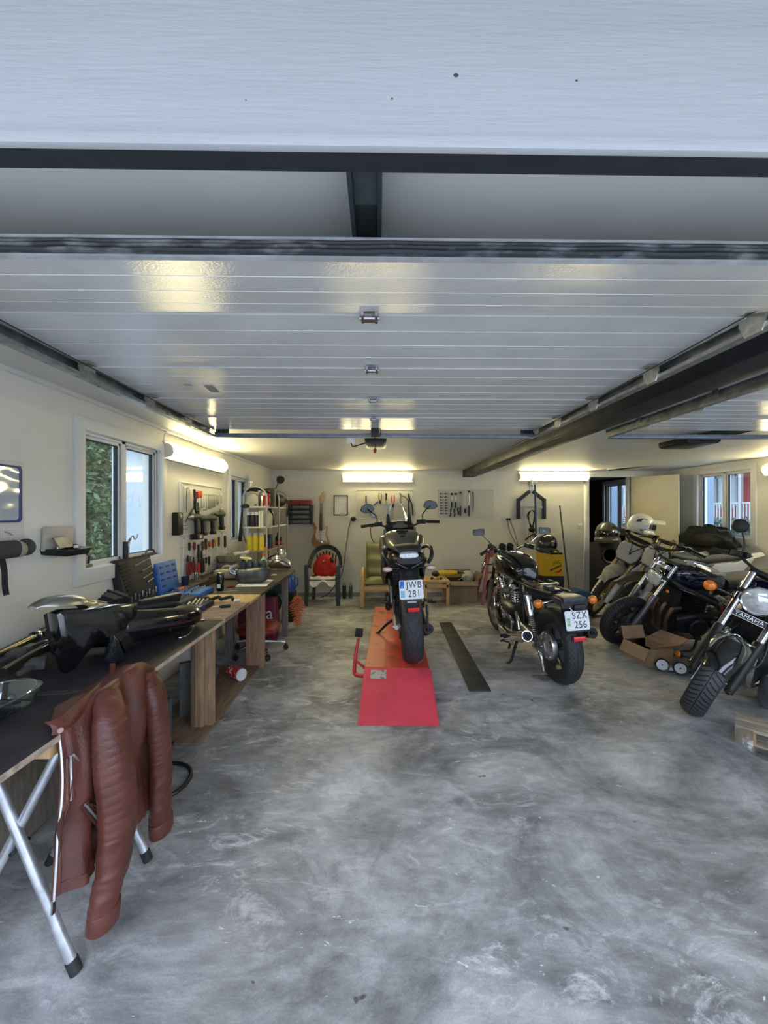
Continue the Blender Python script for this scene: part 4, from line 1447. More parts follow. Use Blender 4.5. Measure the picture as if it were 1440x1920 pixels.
 # frame
 for s in (1, -1):
  MB().tube([(1.2, s * .02, .95), (1.12, s * .09, .7), (1.05, s * .12, .3), (.9, s * .13, .2), (.45, s * .13, .22), (.4, s * .12, .5), (.5, s * .1, .78)], .016, 10, 4).build('frame_tube', BLK, r)
  MB().tube([(.6, s * .09, .8), (.3, s * .1, .79), (.1, s * .105, .8), (-.12, s * .09, .81)], .0135, 10, 4).build('rear_frame', BLK, r)
 # tank
 st = [(.53, .86, .09, .07, 2.6), (.58, .88, .14, .10, 2.8), (.72, .91, .18, .13, 2.8), (.9, .93, .195, .14, 2.8), (1.05, .94, .175, .125, 2.6), (1.12, .93, .1, .08, 2.4)]
 tk = body(MB(), st, 5, 32).build('fuel_tank', BLKG, r)
 MB().lathe([(0, .016), (.03, .016), (.034, .01), (.034, 0)], (.86, 0, 1.062), (0, 0, 1), 22).build('filler_cap', CHR, tk)
 MB().tube([(.62, .13, .985), (.75, .155, 1.02), (.95, .165, 1.035), (1.08, .13, 1.02)], .004, 6, 4).build('pinstripe', CHR, tk)
 # bare seat area
 MB().box((.36, .0, .73), (.2, .15, .13)).build('battery', BLKM, r, bevel=.006)
 MB().box((.15, 0, .80), (.22, .17, .012)).box((.03, .03, .825), (.1, .06, .04)).build('seat_tray', DSTEEL, r, bevel=.003)
 MB().box((.4, .04, .81), (.09, .05, .03)).build('fuse_box', BLK, r, bevel=.004)
 MB().tube([(.52, .05, .8), (.46, .09, .835), (.36, .08, .825), (.26, .1, .82), (.15, .06, .83)], .012, 7, 5).build('wiring_loom', mat('dirty_loom', (.13, .1, .075), .75, nv=.3), r)
 MB().tube([(.3, -.09, .83), (.2, -.06, .86), (.08, -.08, .85), (.0, -.03, .85)], .007, 6, 5).build('wiring_loom', BLK, r)
 MB().box((.08, .0, .852), (.02, .17, .012)).build('seat_latch', STEEL, r)
 # rear fender with flat tail
 st = [(.2, .66, .06, .015, 3), (.1, .73, .068, .015, 3), (-.05, .765, .072, .02, 3.4), (-.18, .78, .105, .04, 4), (-.3, .775, .11, .045, 4), (-.32, .77, .11, .042, 4)]
 body(MB(), st, 4, 24).build('rear_fender', BLK, r)
 MB().loft([[(-.3, y, .74) for y in (-.1, .1)] + [(-.29, y, .74) for y in (.1, -.1)], [(-.26, y, .48) for y in (-.085, .085)] + [(-.25, y, .48) for y in (.085, -.085)]]).build('mud_flap', BLK, r)
 MB().box((-.325, 0, .80), (.012, .19, .04)).build('tail_plate', DSTEEL, r, bevel=.003)
 MB().box((-.325, -.035, .735), (.03, .1, .045)).build('plate_lamp', BLK, r, bevel=.005)
 MB().tube([(-.335, .05, .74), (-.35, .04, .72), (-.345, .02, .7), (-.34, .02, .685)], .004, 6, 3).build('lamp_wire', WHTP, r)
 M = fr((-.345, -.0, .64), (0, -1, 0), (.14, 0, 1))
 numberplate(r, M, ('SZX', '256'), False, True)
 MB().box((-.29, -.02, .47), (.012, .09, .05)).build('reflector_bracket', BLK, r)
 MB().box((-.302, -.035, .475), (.012, .1, .036)).build('rear_reflector', REDL, r, bevel=.003)
 for s in (1, -1):
  indicator(r, (-.18, s * .11, .765), (-.18, s * .235, .75), .037, ORG, CHR, (-1, 0, 0), stem_m=CHR if s > 0 else BLK)
 # handlebar
 mb = MB().tube([(.78, .36, 1.06), (.86, .25, 1.1), (.98, .17, 1.115), (1.05, .08, 1.06), (1.05, -.08, 1.06), (.98, -.17, 1.115), (.86, -.25, 1.1), (.78, -.36, 1.06)], .0115, 10, 4)
 mb.build('handlebar', CHR, r, mtx=S)
 for s in (1, -1):
  grip_lever(r, S, (.86, s * .26, 1.098), (.77, s * .365, 1.055), lever=ALU)
  o = [(-.062, -.035), (.05, -.04), (.066, -.02), (.062, .03), (-.055, .036), (-.066, .02)]
  o = [(p[0] * -s, p[1]) for p in o]
  mirror(r, S, (.92, s * .22, 1.13), (.86, s * .365, 1.29), o, BLK, (-1, 0, .05), CHR, stem=[(.90, s * .245, 1.18)])
  indicator(r, (1.2, s * .1, .88), (1.18, s * .24, .88), .026, ORG, CHR, (1, 0, 0), S)
 for s in (1, -1):
  MB().lathe([(0, 0), (.036, 0), (.04, -.01), (.036, -.05), (0, -.055)], (1.06, s * .045, 1.12), (-.6, 0, 1), 20).build('gauge', BLK, r, mtx=S)
 round_headlight(r, S, (1.32, 0, .9), .085, (1, 0, 0))
 # stands
 MB().tube([(.55, .13, .22), (.52, .18, .14), (.46, .25, .04), (.44, .285, .018)], [.016, .015, .013, .014], 10, 4).ball((.44, .29, .018), (.022, .022, .012), 12, 8).build('side_stand', DSTEEL, r)
 mb = MB().tube([(.62, .12, .2), (.7, .15, .13), (.72, .17, .05)], .013, 8, 3).tube([(.60, .12, .2), (.76, .2, .14), (.82, .22, .10)], .009, 8, 3)
 mb.tube([(.58, .17, .16), (.8, .19, .11)], .006, 6).tube([(.58, .19, .16), (.8, .21, .11)], .006, 6)
 mb.build('centre_stand', DSTEEL, r)
 MB().tube([(.2, -.15, .12), (.16, -.2, .1), (.16, -.26, .1)], .006, 6, 3).build('stand_lug', ALU, r)
 return r

bike_classic()

# ------------------------------------------------------------------ navy four-cylinder, being worked on
def bike_navy():
 wb = 1.42
 h = Vector((-1, .04)).normalized()
 F = Vector((2.75, 4.33))
 r = bike_root('navy and black motorcycle with round headlight and brown exhaust headers beside the cardboard box', F - h * wb, h, 14.5)
 R = .31
 wheel(r, 'rear_wheel', 0, R, .16, .215, T_ROAD, 'cast', BLK, disc=((-1, .12),))
 S = steer(wb, .305, 26, 14)
 wheel(r, 'front_wheel', wb, .305, .125, .205, T_ROAD, 'cast', mat('dark_cast_wheel', (.06, .06, .065), .4, .6, nv=.2), S, disc=((1, .145), (-1, .145)), nsp=6)
 fork(r, S, wb, .305, 26, .80, .105, .40, .021, .029, CHR, mat('grey_slider', (.2, .2, .21), .4, .7, nv=.2))
 round_headlight(r, S, (1.19, 0, .83), .092, (1, 0, -.12), CHR)
 for s in (1, -1):
  MB().tube([(1.16, s * .105, .80), (1.19, s * .1, .83)], .012, 8).build('headlight_bracket', BLK, r, mtx=S)
 MB().tube([(.92, .34, 1.02), (.98, .25, 1.05), (1.06, .12, 1.03), (1.07, 0, 1.01), (1.06, -.12, 1.03), (.98, -.25, 1.05), (.92, -.34, 1.02)], .0115, 10, 4).build('handlebar', BLK, r, mtx=S)
 for s in (1, -1):
  grip_lever(r, S, (.965, s * .28, 1.04), (.90, s * .38, 1.015), lever=DSTEEL)
 MB().lathe([(0, 0), (.045, 0), (.048, -.01), (.045, -.045), (0, -.05)], (1.13, .05, 1.0), (-.5, 0, 1), 22).build('gauge', CHR, r, mtx=S)
 MB().lathe([(0, 0), (.045, 0), (.048, -.01), (.045, -.045), (0, -.05)], (1.13, -.05, 1.0), (-.5, 0, 1), 22).build('gauge', CHR, r, mtx=S)
 st = [(.5, .80, .09, .07, 2.6), (.56, .82, .15, .10, 2.8), (.72, .85, .18, .125, 2.8), (.9, .865, .185, .13, 2.8), (1.02, .87, .15, .11, 2.6), (1.08, .87, .08, .07, 2.4)]
 tk = body(MB(), st, 5, 32).build('fuel_tank', NAVY, r)
 for s in (1, -1):
  for dz in (0, .014):
   MB().tube([(.55, s * .135, .905 + dz), (.66, s * .172, .925 + dz), (.85, s * .18, .94 + dz), (1.0, s * .15, .945 + dz)], .003, 6, 4).build('pinstripe', SILV, tk)
 MB().lathe([(0, .014), (.035, .014), (.04, .008), (.04, 0)], (.84, 0, .992), (0, 0, 1), 22).build('filler_cap', CHR, tk)
 for s in (1, -1):
  MB().tube([(1.1, s * .04, .86), (1.0, s * .17, .78), (.75, s * .2, .66), (.45, s * .17, .5), (.4, s * .14, .38)], [.028, .03, .028, .026, .026], 10, 4).build('frame_spar', BLK, r)
  MB().bar((1.03, s * .19, .775), (.9, s * .215, .73), .004, .045, (0, 1, 0)).build('frame_badge', SILV, r)
  MB().tube([(.5, s * .12, .72), (.2, s * .11, .76), (-.1, s * .08, .82)], .014, 8, 4).build('subframe', BLK, r)
  MB().tube([(0, s * .12, R), (.25, s * .13, .36), (.48, s * .11, .42)], .024, 10, 3).build('swingarm', ENG, r)
 engine_four(r, .5, .98, .22, .26, .62, ENGB, ENGB)
 mb = MB().box((1.02, 0, .62), (.05, .36, .24))
 for k in range(10):
  mb.box((1.048, 0, .52 + .022 * k), (.012, .34, .004))
 mb.build('radiator', BLKM, r)
 for yy in (-.17, -.06, .06, .17):
  MB().tube([(.97, yy, .55), (1.05, yy, .53), (1.09, yy * .95, .40), (1.04, yy * .75, .22), (.88, yy * .45, .14), (.6, yy * .3, .12)], .021, 12, 4).build('exhaust_pipe', HEADER, r)
 muffler(r, [(.55, -.05, .13), (.3, -.13, .17), (.0, -.2, .25), (-.2, -.22, .3)], [.03, .05, .055, .05], STEEL)
 st = [(-.3, .87, .05, .03, 2.4), (-.1, .85, .1, .06, 2.6), (.2, .8, .13, .07, 2.6), (.48, .78, .12, .06, 2.6)]
 body(MB(), st, 4, 22).build('seat', SEATM, r)
 for s in (1, -1):
  MB().box((.32, s * .13, .62), (.2, .03, .16), (0, .2, 0)).build('side_panel', BLKM, r, bevel=.01)
 rnd = random.Random(4)
 for k in range(7):
  x = rnd.uniform(.35, .75)
  z = rnd.uniform(.55, .75)
  MB().tube([(x, .19, z), (x - .06, .23, z - .05), (x - .03, .24, z - .13), (x + .08, .22, z - .17)], .006, 6, 4).build('loose_hose', BLK, r)
 MB().cyl((.62, .245, .6), (.6, .25, .5), .011, n=10).build('cable_connector', REDD, r)
 MB().cyl((.9, .235, .19), (.88, .24, .24), .009, n=10).build('drain_plug', REDP, r)
 MB().box((.36, .15, .7), (.05, .03, .03)).build('connector_block', BLUE, r, bevel=.003)
 MB().box((.5, .17, .66), (.05, .03, .025)).build('connector_block', mat('dull_pink', (.35, .12, .12), .5), r, bevel=.003)
 for k in range(4):
  MB().lathe([(0, 0), (.035, 0), (.038, .03), (.03, .06), (0, .06)], (.66, -.18 + .12 * k, .66), (-1, 0, .3), 16).build('carburettor', ALUD, r)
 MB().tube([(.5, .12, .25), (.46, .22, .13), (.4, .3, .07)], .012, 8, 3).build('side_stand', DSTEEL, r)
 indicator(r, (1.15, .1, .74), (1.15, .15, .74), .02, ORG, BLK, (1, 0, 0), S)
 return r

bike_navy()

# ------------------------------------------------------------------ black bike at the right edge
def bike_edge():
 wb = 1.46
 h = Vector((-.84, -.54)).normalized()
 F = Vector((2.37, 2.86))
 r = bike_root('black motorcycle with chrome forks and big round headlight cut by the right picture edge', F - h * wb, h, 19)
 R = .32
 S = steer(wb, .325, 30, 8)
 wheel(r, 'rear_wheel', 0, R, .15, .215, T_BLOCK, 'cast', BLK, disc=())
 wheel(r, 'front_wheel', wb, .325, .15, .235, T_BLOCK, 'spoke', GOLDF, S, disc=((-1, .15),))
 fork(r, S, wb, .325, 30, .86, .115, .36, .024, .032, CHR, BLK)
 tyreguard(r, S, wb, .325, .325, .2, 30, 140, BLKG, drop=.055)
 for s in (1, -1):
  MB().tube([(wb + .02, s * .075, .33 + .335), (wb - .08, s * .1, .64)], .008, 8).build('fender_stay', CHR, r, mtx=S)
 MB().tube([(wb + .22, -.085, .6), (wb + .13, -.07, .655), (wb - .0, 0, .69), (wb + .13, .07, .655), (wb + .22, .085, .6)], .006, 8, 5).build('fender_edge', CHR, r, mtx=S)
 # brake caliper on the left slider
 MB().box((wb - .1, .105, .4), (.09, .05, .12), (0, -.5, 0)).build('brake_caliper', ENG, r, mtx=S, bevel=.012)
 round_headlight(r, S, (1.17, 0, .90), .105, (1, 0, -.08), CHR)
 # maker's badge under the headlight
 M = fr((1.215, 0, .765), (0, 1, 0), (-.35, 0, 1))
 bd = MB().box((0, 0, 0), (.23, .045, .012), M=M).build('headlight_badge', BLK, r, mtx=S, bevel=.004)
 lettering('badge_lettering', 'YAMAHA', .04, mat('badge_silver', (.6, .6, .6), .35, .5), bd, M @ Matrix.Translation((0, 0, .007)), space=1.05)
 mb = MB()
 for c, d in (((0, .021, .006), (.23, .003, .004)), ((0, -.021, .006), (.23, .003, .004)), ((.114, 0, .006), (.003, .045, .004)), ((-.114, 0, .006), (.003, .045, .004))):
  mb.box(c, d, M=M)
 mb.build('badge_border', SILV, bd)
 MB().tube([(.86, .38, 1.09), (.95, .27, 1.13), (1.03, .14, 1.09), (1.05, 0, 1.06), (1.03, -.14, 1.09), (.95, -.27, 1.13), (.86, -.38, 1.09)], .0115, 10, 4).build('handlebar', BLK, r, mtx=S)
 for s in (1, -1):
  grip_lever(r, S, (.93, s * .3, 1.12), (.83, s * .42, 1.075), lever=BLK)
  rim = [(.055 * math.cos(R_(a)), .055 * math.sin(R_(a))) for a in range(0, 360, 24)]
  mirror(r, S, (.97, s * .24, 1.14), (.92, s * .33, 1.34), rim, BLK, (-1, 0, .05), stem=[(.95, s * .25, 1.22)])
  indicator(r, (1.14, s * .12, .85), (1.16, s * .29, .86), .042, ORG, mat('amber_shell', (.45, .07, .01), .25), (1, 0, 0), S, stem_m=BLK)
 MB().lathe([(0, .02), (.05, .02), (.056, .01), (.056, -.02), (.04, -.05), (0, -.055)], (1.14, .155, .78), (.6, .5, .5), 24).build('horn', BLK, r, mtx=S)
 st = [(.52, .83, .09, .07, 2.6), (.6, .86, .15, .11, 2.8), (.8, .90, .18, .13, 2.8), (.98, .91, .17, .12, 2.6), (1.07, .9, .09, .07, 2.4)]
 body(MB(), st, 4, 28).build('fuel_tank', NAVY, r)
 st = [(-.3, .86, .06, .03, 2.4), (0, .84, .12, .06, 2.6), (.3, .79, .13, .06, 2.6), (.55, .8, .1, .05, 2.6)]
 body(MB(), st, 4, 20).build('seat', SEATM, r)
 st = [(.45, .40, .13, .1, 3), (.6, .40, .19, .16, 3), (.85, .40, .2, .17, 3), (1.05, .38, .15, .13, 3)]
 body(MB(), st, 4, 24).build('crankcase', ENGB, r)
 mb = MB()
 fins(mb, (.86, 0, .62), (.2, .3, .22), 8, .006)
 mb.build('cylinder_block', ENGB, r)
 for s in (1, -1):
  MB().tube([(.96, s * .08, .62), (1.09, s * .1, .55), (1.1, s * .13, .35), (.95, s * .15, .2), (.6, s * .16, .2)], .021, 12, 4).build('exhaust_pipe', CHR, r)
  MB().tube([(1.12, s * .03, .9), (1.06, s * .09, .6), (1.0, s * .12, .28), (.85, s * .13, .2), (.4, s * .13, .24), (.45, s * .1, .7)], .016, 8, 4).build('frame_tube', BLK, r)
  muffler(r, [(.6, s * .16, .2), (.3, s * .2, .22), (-.2, s * .22, .28)], [.04, .05, .046], CHR)
  shock(r, (.05, s * .15, .36), (.18, s * .15, .72), .03, CHR)
 for k in range(3):
  MB().tube([(1.05, .03 * k, 1.0), (1.2, .1 + .03 * k, .98), (1.22, .14, .8 - .04 * k), (1.1, .12, .65)], .005, 6, 5).build('control_cable', BLK, r, mtx=S)
 MB().tube([(wb - .1, .1, .42), (1.3, .17, .5), (1.22, .16, .64), (1.2, .12, .75)], .006, 6, 5).build('brake_hose', BLK, r, mtx=S)
 MB().tube([(.5, .12, .22), (.46, .22, .12), (.4, .3, .08)], .012, 8, 3).build('side_stand', DSTEEL, r)
 return r

bike_edge()

# ------------------------------------------------------------------ the two white off-road bikes
def dirt_bike(label, F, h, lean, R, scale, w, tyre_m, knob, ang, fender_m, guard, seatlen=.0, full=True, plate_m=GREYP, rad=.37):
 wb = 1.42
 h = Vector(h).normalized()
 F = Vector(F)
 r = bike_root(label, F - h * wb * scale, h, lean, 'dirt_bike')
 r.matrix_basis = r.matrix_basis @ Matrix.Scale(scale, 4)
 S = steer(wb, R, 27, ang, .03)
 wheel(r, 'rear_wheel', 0, R - .01, w * 1.15, R - .1, tyre_m, 'spoke', ALU, disc=((-1, .11),), knob=knob)
 wheel(r, 'front_wheel', wb, R, w, R - .085, tyre_m, 'spoke', GOLDF if knob else ALU, S, disc=((1, .125),), knob=knob)
 u = fork(r, S, wb, R, 27, .9, .1, .24, .027, .022, GOLDF, ALUD)
 for s in (1, -1):
  p = Vector((wb, s * .1, R))
  f = Vector((math.cos(R_(27)), 0, math.sin(R_(27))))
  mb = MB()
  rings = []
  for q, hw in ((-.06, .022), (.02, .034), (.3, .032), (.36, .022)):
   c = p + u * q + f * .03
   rings.append([c + Vector((0, -hw, 0)), c + f * .014 + Vector((0, -hw * .4, 0)), c + f * .014 + Vector((0, hw * .4, 0)), c + Vector((0, hw, 0)), c - f * .03 + Vector((0, hw, 0)), c - f * .024 + Vector((0, hw * .8, 0)), c - f * .004 + Vector((0, 0, 0)), c - f * .024 + Vector((0, -hw * .8, 0)), c - f * .03 + Vector((0, -hw, 0))])
  mb.loft(rings)
  g = mb.build('fork_guard', guard, r, mtx=S)
  if s > 0:
   mb = MB()
   for q in (.06, .15, .24):
    mb.cyl(p + u * q + f * .02 + Vector((0, .034, 0)), p + u * q + f * .02 + Vector((0, .026, 0)), .006, n=8)
   mb.build('guard_rivet', BLK, g)
   MB().cyl(p + Vector((0, .02, 0)), p + Vector((0, .05, 0)), .02, n=14).build('axle_nut', BLK, g)

 # high front fender
 def fn(a, v):
  t = (v - .5) * 2
  x = wb - .16 + .52 * a
  z = R * 2 + .115 - .10 * a * a + .03 * a - .025 * t * t
  wd = .055 + .05 * math.sin(PI * min(1, a * 1.15 + .12))
  return (x, t * wd, z)
 MB().grid(14, 8, fn, .005).build('front_fender', fender_m, r, mtx=S)
 # headlight mask / number board
 zc = R * 2 + .32
 xc = wb - .22
 out = [(-.09, -.13), (.09, -.13), (.135, -.06), (.145, .06), (.11, .115), (-.11, .115), (-.145, .06), (-.135, -.06)]
 M = fr((xc, 0, zc), (0, 1, 0), (-.42, 0, 1))
 mb = MB().loft([[M @ Vector((p[0] * f_, p[1] * f_, z)) for p in out] for f_, z in ((1.0, -.035), (1.04, -.01), (.97, .008), (.9, .012))])
 pl = mb.build('headlight_mask', plate_m, r, mtx=S, bevel=.004)
 mb = MB().loft([[M @ Vector((p[0] * f_, p[1] * f_, z)) for p in out] for f_, z in ((1.1, -.06), (1.13, -.03), (1.06, -.012))])
 mb.build('mask_surround', BLK, pl)
 # bars
 hz = R * 2 + .46
 MB().tube([(.93, .39, hz - .01), (.98, .25, hz + .03), (1.08, .1, hz - .02), (1.09, 0, hz - .03), (1.08, -.1, hz - .02), (.98, -.25, hz + .03), (.93, -.39, hz - .01)], .013, 10, 4).build('handlebar', BLK, r, mtx=S)
 MB().cyl((1.0, -.17, hz + .02), (1.0, .17, hz + .02), .018, n=12).build('bar_pad', BLK, r, mtx=S)
 for s in (1, -1):
  grip_lever(r, S, (.965, s * .28, hz + .02), (.92, s * .40, hz - .012), lever=BLK)
 for k in range(2):
  MB().tube([(1.02, .15 - .3 * k, hz), (1.16, .1 - .12 * k, hz - .03), (1.22, .02, hz - .16), (1.16, .05, hz - .3)], .006, 6, 5).build('control_cable', BLK, r, mtx=S)
 # bodywork
 for s in (1, -1):
  st = [(.72, .78, .012, .05, 2.4), (.85, .76, .035, .12, 2.6), (1.0, .74, .04, .14, 2.6), (1.16, .70, .02, .09, 2.4), (1.22, .68, .006, .03, 2.2)]
  mb = MB()
  mb.loft([[(p[0], p[1] + s * .16, p[2]) for p in sect(*q)] for q in smooth_sections(st, 3)])
  sh = mb.build('radiator_shroud', WHTG, r)
  MB().bar((.8, s * .198, .79), (1.04, s * .2, .68), .006, .05, (0, 1, 0)).build('shroud_graphic', BLUG, sh)
  # side number panel and tail side
  mb = MB().prism([(-.12, -.1), (.16, -.14), (.28, .0), (.2, .08), (-.1, .1), (-.3, .16), (-.32, .13)], .012, fr((.22, s * .13 - (0 if s > 0 else .0), .76), (1, 0, 0), (0, 0, 1)))
  sp = mb.build('side_panel', WHTG, r, bevel=.003)
  MB().bar((.44, s * .14, .76), (.24, s * .142, .69), .01, .06, (0, 1, 0)).build('panel_graphic', BLUG, sp)
 st = [(-.18, .905, .05, .02, 2.4), (-.05, .90, .075, .035, 2.6), (.2, .885, .085, .04, 2.6), (.5, .86, .075, .045, 2.6), (.72, .88, .065, .035, 2.4), (.98, .94, .045, .025, 2.4)]
 body(MB(), st, 4, 20).build('seat', mat('dusty_seat', (.055, .055, .058), .7, nv=.2, ns=12), r)

 def rf(a, v):
  t = (v - .5) * 2
  x = .02 - .36 * a
  return (x, t * (.085 - .03 * a), .885 + .065 * a - .03 * t * t)
 MB().grid(10, 6, rf, .005).build('rear_fender', WHTG, r)
 MB().box((-.35, 0, .915), (.04, .06, .03)).build('tail_light', REDL, r, bevel=.005)
 st = [(.74, .82, .05, .03, 2.4), (.9, .83, .11, .08, 2.6), (1.05, .83, .08, .06, 2.4)]
 body(MB(), st, 3, 18).build('fuel_tank', BLK, r)
 # frame, engine
 for s in (1, -1):
  MB().tube([(1.1, s * .03, .86), (.9, s * .12, .68), (.55, s * .13, .58), (.45, s * .12, .4)], .024, 8, 4).build('frame_spar', mat('blue_frame', (.02, .03, .2), .4, .2), r)
  MB().tube([(.5, s * .1, .72), (.2, s * .1, .8), (-.1, s * .08, .86)], .012, 8, 3).build('subframe', ALUD, r)
  MB().tube([(0, s * .12, R), (.25, s * .12, .38), (.46, s * .1, .42)], .024, 8, 3).build('swingarm', ALU, r)
 body(MB(), [(.48, .42, .09, .08, 3), (.6, .4, .13, .13, 3), (.85, .38, .13, .12, 3), (.95, .37, .08, .08, 3)], 4, 20).build('crankcase', ENG, r)
 mb = MB()
 fins(mb, (.84, 0, .58), (.13, .12, .16), 5, .006)
 mb.build('cylinder_block', ENG, r)
 MB().tube([(.92, 0, .6), (1.03, -.03, .52), (1.0, -.1, .34), (.75, -.15, .42), (.5, -.15, .6)], .02, 10, 4).build('exhaust_pipe', STEEL, r)
 muffler(r, [(.5, -.15, .6), (.2, -.17, .72), (-.2, -.17, .8)], [.03, .045, .04], ALU)
 shock(r, (.42, 0, .4), (.55, 0, .7), .03, BLUE)
 MB().tube([(.5, .11, .3), (.46, .22, .14), (.42, .3, .08)], .011, 8, 3).build('side_stand', ALU, r)
 return r

dirt_bike('white dirt bike with knobbly front tyre and dusty grey front fender', (3.12, 5.48), (-.97, -.24), 16, .345, 1.0, .085, T_KNOB, True, 26, MUD, WHTG)
dirt_bike('white and blue off-road bike behind the navy motorcycle with long grey seat', (3.32, 5.08), (-.995, -.08), 9, .30, 1.02, .12, T_ROAD, False, 16, BLK, WHTG)

# ================================================================== LEFT SIDE: BENCH, TABLE, WALL TOOLS
TZ = .77

def PV(px, py, A, B):
 """ray through a pixel meets the vertical plane through the floor points A and B"""
 f = Vector((math.sin(YAW), math.cos(YAW), 0))
 r = Vector((math.cos(YAW), -math.sin(YAW), 0))
 d = f + r * ((px - 720) / 720) + Vector((0, 0, 1)) * ((960 - py) / 720)
 n = Vector((B[1] - A[1], A[0] - B[0], 0))
 t = (Vector((A[0], A[1], 0)) - CAM).dot(n) / d.dot(n)
 return CAM + d * t

# ---- near table: film faced board on folding trestles
TOPM = mat('film_faced_board', (0.018, 0.018, 0.021), .6, spec=.3, nv=.35, ns=5, col2=(.032, .03, .032), mixs=3, lo=.45, hi=.7, rv=.12, bump=.04, bs=200)
t = thing('trestle_table', 'long dark board on crossed silver trestle legs in the left foreground', 'table', (-1.47, 1.7, 0))
o = Vector(t.location)
MB().box(Vector((-1.475, 1.69, TZ - .012)) - o, (.85, 1.88, .018)).build('tabletop', TOPM, t, bevel=.002)
mb = MB().box(Vector((-1.049, 1.69, TZ - .012)) - o, (.004, 1.88, .019)).box(Vector((-1.475, 2.6315, TZ - .012)) - o, (.85, .004, .019))
mb.build('board_edge', mat('raw_board_edge', (.42, .33, .25), .7, nv=.35, ns=30), t)
MB().box(Vector((-1.42, 1.3, TZ - .05)) - o, (.7, .07, .05)).build('cross_rail', WOODL, t, bevel=.003)
MB().box(Vector((-1.42, 1.7, TZ - .05)) - o, (.7, .07, .05)).build('cross_rail', WOODL, t, bevel=.003)
LEGM = mat('silver_tube', (.55, .57, .6), .42, .75, nv=.2, ns=20, rv=.1)
for a, c in (((-.99, 1.266, .012), (-1.335, 1.30, .74)), ((-1.40, 1.25, .012), (-1.065, 1.33, .74)), ((-.996, 1.667, .012), (-1.335, 1.70, .74)), ((-1.40, 1.66, .012), (-1.065, 1.72, .74))):
 a, c = Vector(a) - o, Vector(c) - o
 lg = MB().tube([a, c], .0155, 14).build('leg', LEGM, t)
 d = (c - a).normalized()
 MB().tube([a - d * .012, a + d * .03], .0185, 14).build('rubber_foot', RUB, lg)
mb = MB()
for y in (1.288, 1.684):
 mb.cyl(Vector((-1.19, y - .03, .39)) - o, Vector((-1.19, y + .035, .39)) - o, .007, n=10)
 mb.build('pivot_bolt', DSTEEL, t)
 mb = MB()
mb.bm.free()
# faint pale wipe marks on the board
mb = MB()
for k in range(5):
 q = P(70 + k * 17, 1300 - k * 1, Z=TZ)
 mb.box((q.x, q.y, TZ - .0024), (.075, .018, .0006), (0, 0, .5))
 q = P(300 + k * 13, 1188 - k * 5, Z=TZ)
 mb.box((q.x, q.y, TZ - .0024), (.1, .02, .0006), (0, 0, .5))
wm = mb.build('wipe_mark', mat('grey_dust', (.06, .06, .064), .8), t)
wm.location = -o
wm['kind'] = 'stuff'

# ---- workbench
t = thing('workbench', 'wooden workbench along the left wall with brown top and plank legs', 'workbench', (-1.47, 3.7, 0))
o = Vector(t.location)

def bb(name, c, d, m, rot=None, bev=.003):
 return MB().box(Vector(c) - o, d, rot).build(name, m, t, bevel=bev)

bb('bench_top', (-1.468, 2.885, TZ - .012), (.836, .48, .022), WOODR)
bb('bench_top', (-1.468, 3.28, TZ - .012), (.836, .30, .022), mat('osb_board', (.52, .36, .16), .65, nv=.3, ns=22, stretch=(1, 2.5, 1)))
DKT = mat('oiled_board', (.05, .04, .027), .5, nv=.35, ns=6, rv=.15)
bb('bench_top', (-1.468, 4.15, TZ - .012), (.836, 1.43, .022), DKT)
bb('back_ledge', (-1.79, 4.15, TZ + .045), (.2, 1.4, .02), DKT)
bb('ledge_support', (-1.70, 4.15, TZ + .016), (.02, 1.4, .036), DKT)
bb('leg', (-1.235, 2.68, .372), (.055, .05, .744), WOODP)
bb('leg', (-1.178, 2.70, .372), (.055, .045, .744), WOODP)
bb('leg', (-1.275, 2.69, .372), (.02, .10, .744), mat('brown_plank', (.16, .1, .065), .7, nv=.3, ns=8, stretch=(6, 6, .8)))
bb('leg', (-1.19, 3.73, .372), (.175, .04, .744), mat('red_brown_plank', (.33, .19, .12), .65, nv=.3, ns=7, stretch=(7, 7, .7), bump=.06, bs=30))
bb('leg', (-1.13, 4.66, .372), (.06, .06, .744), WOODG)
bb('leg', (-1.56, 4.05, .372), (.08, .06, .744), WOODG)
bb('leg', (-1.82, 2.75, .372), (.06, .06, .744), WOODG)
bb('leg', (-1.82, 4.7, .372), (.06, .06, .744), WOODG)
bb('apron', (-1.20, 3.2, TZ - .075), (.03, .95, .1), WOODL)
MB().bar(Vector((-1.23, 2.75, .25)) - o, Vector((-1.42, 3.0, .70)) - o, .03, .14).build('brace', mat('pale_board', (.5, .42, .27), .65, nv=.15), t, bevel=.003)
MB().bar(Vector((-1.56, 3.98, .5)) - o, Vector((-1.22, 3.74, .70)) - o, .03, .09).build('brace', WOODP, t, bevel=.003)
bb('floor_board', (-1.36, 3.1, .012), (.42, 1.25, .022), mat('floor_plank', (.19, .125, .08), .75, nv=.3, ns=6, stretch=(6, 1, 6)), (0, 0, 0))

def resting(name, label, cat, p, rz=0, group=None):
 return thing(name, label, cat, p, (0, 0, rz), group)

# ---- things on the near table
OLV = mat('olive_silver', (.3, .29, .25), .3, .75, nv=.1, coat=.5)
A_, B_ = (-1.46, 1.72), (-1.22, 2.25)
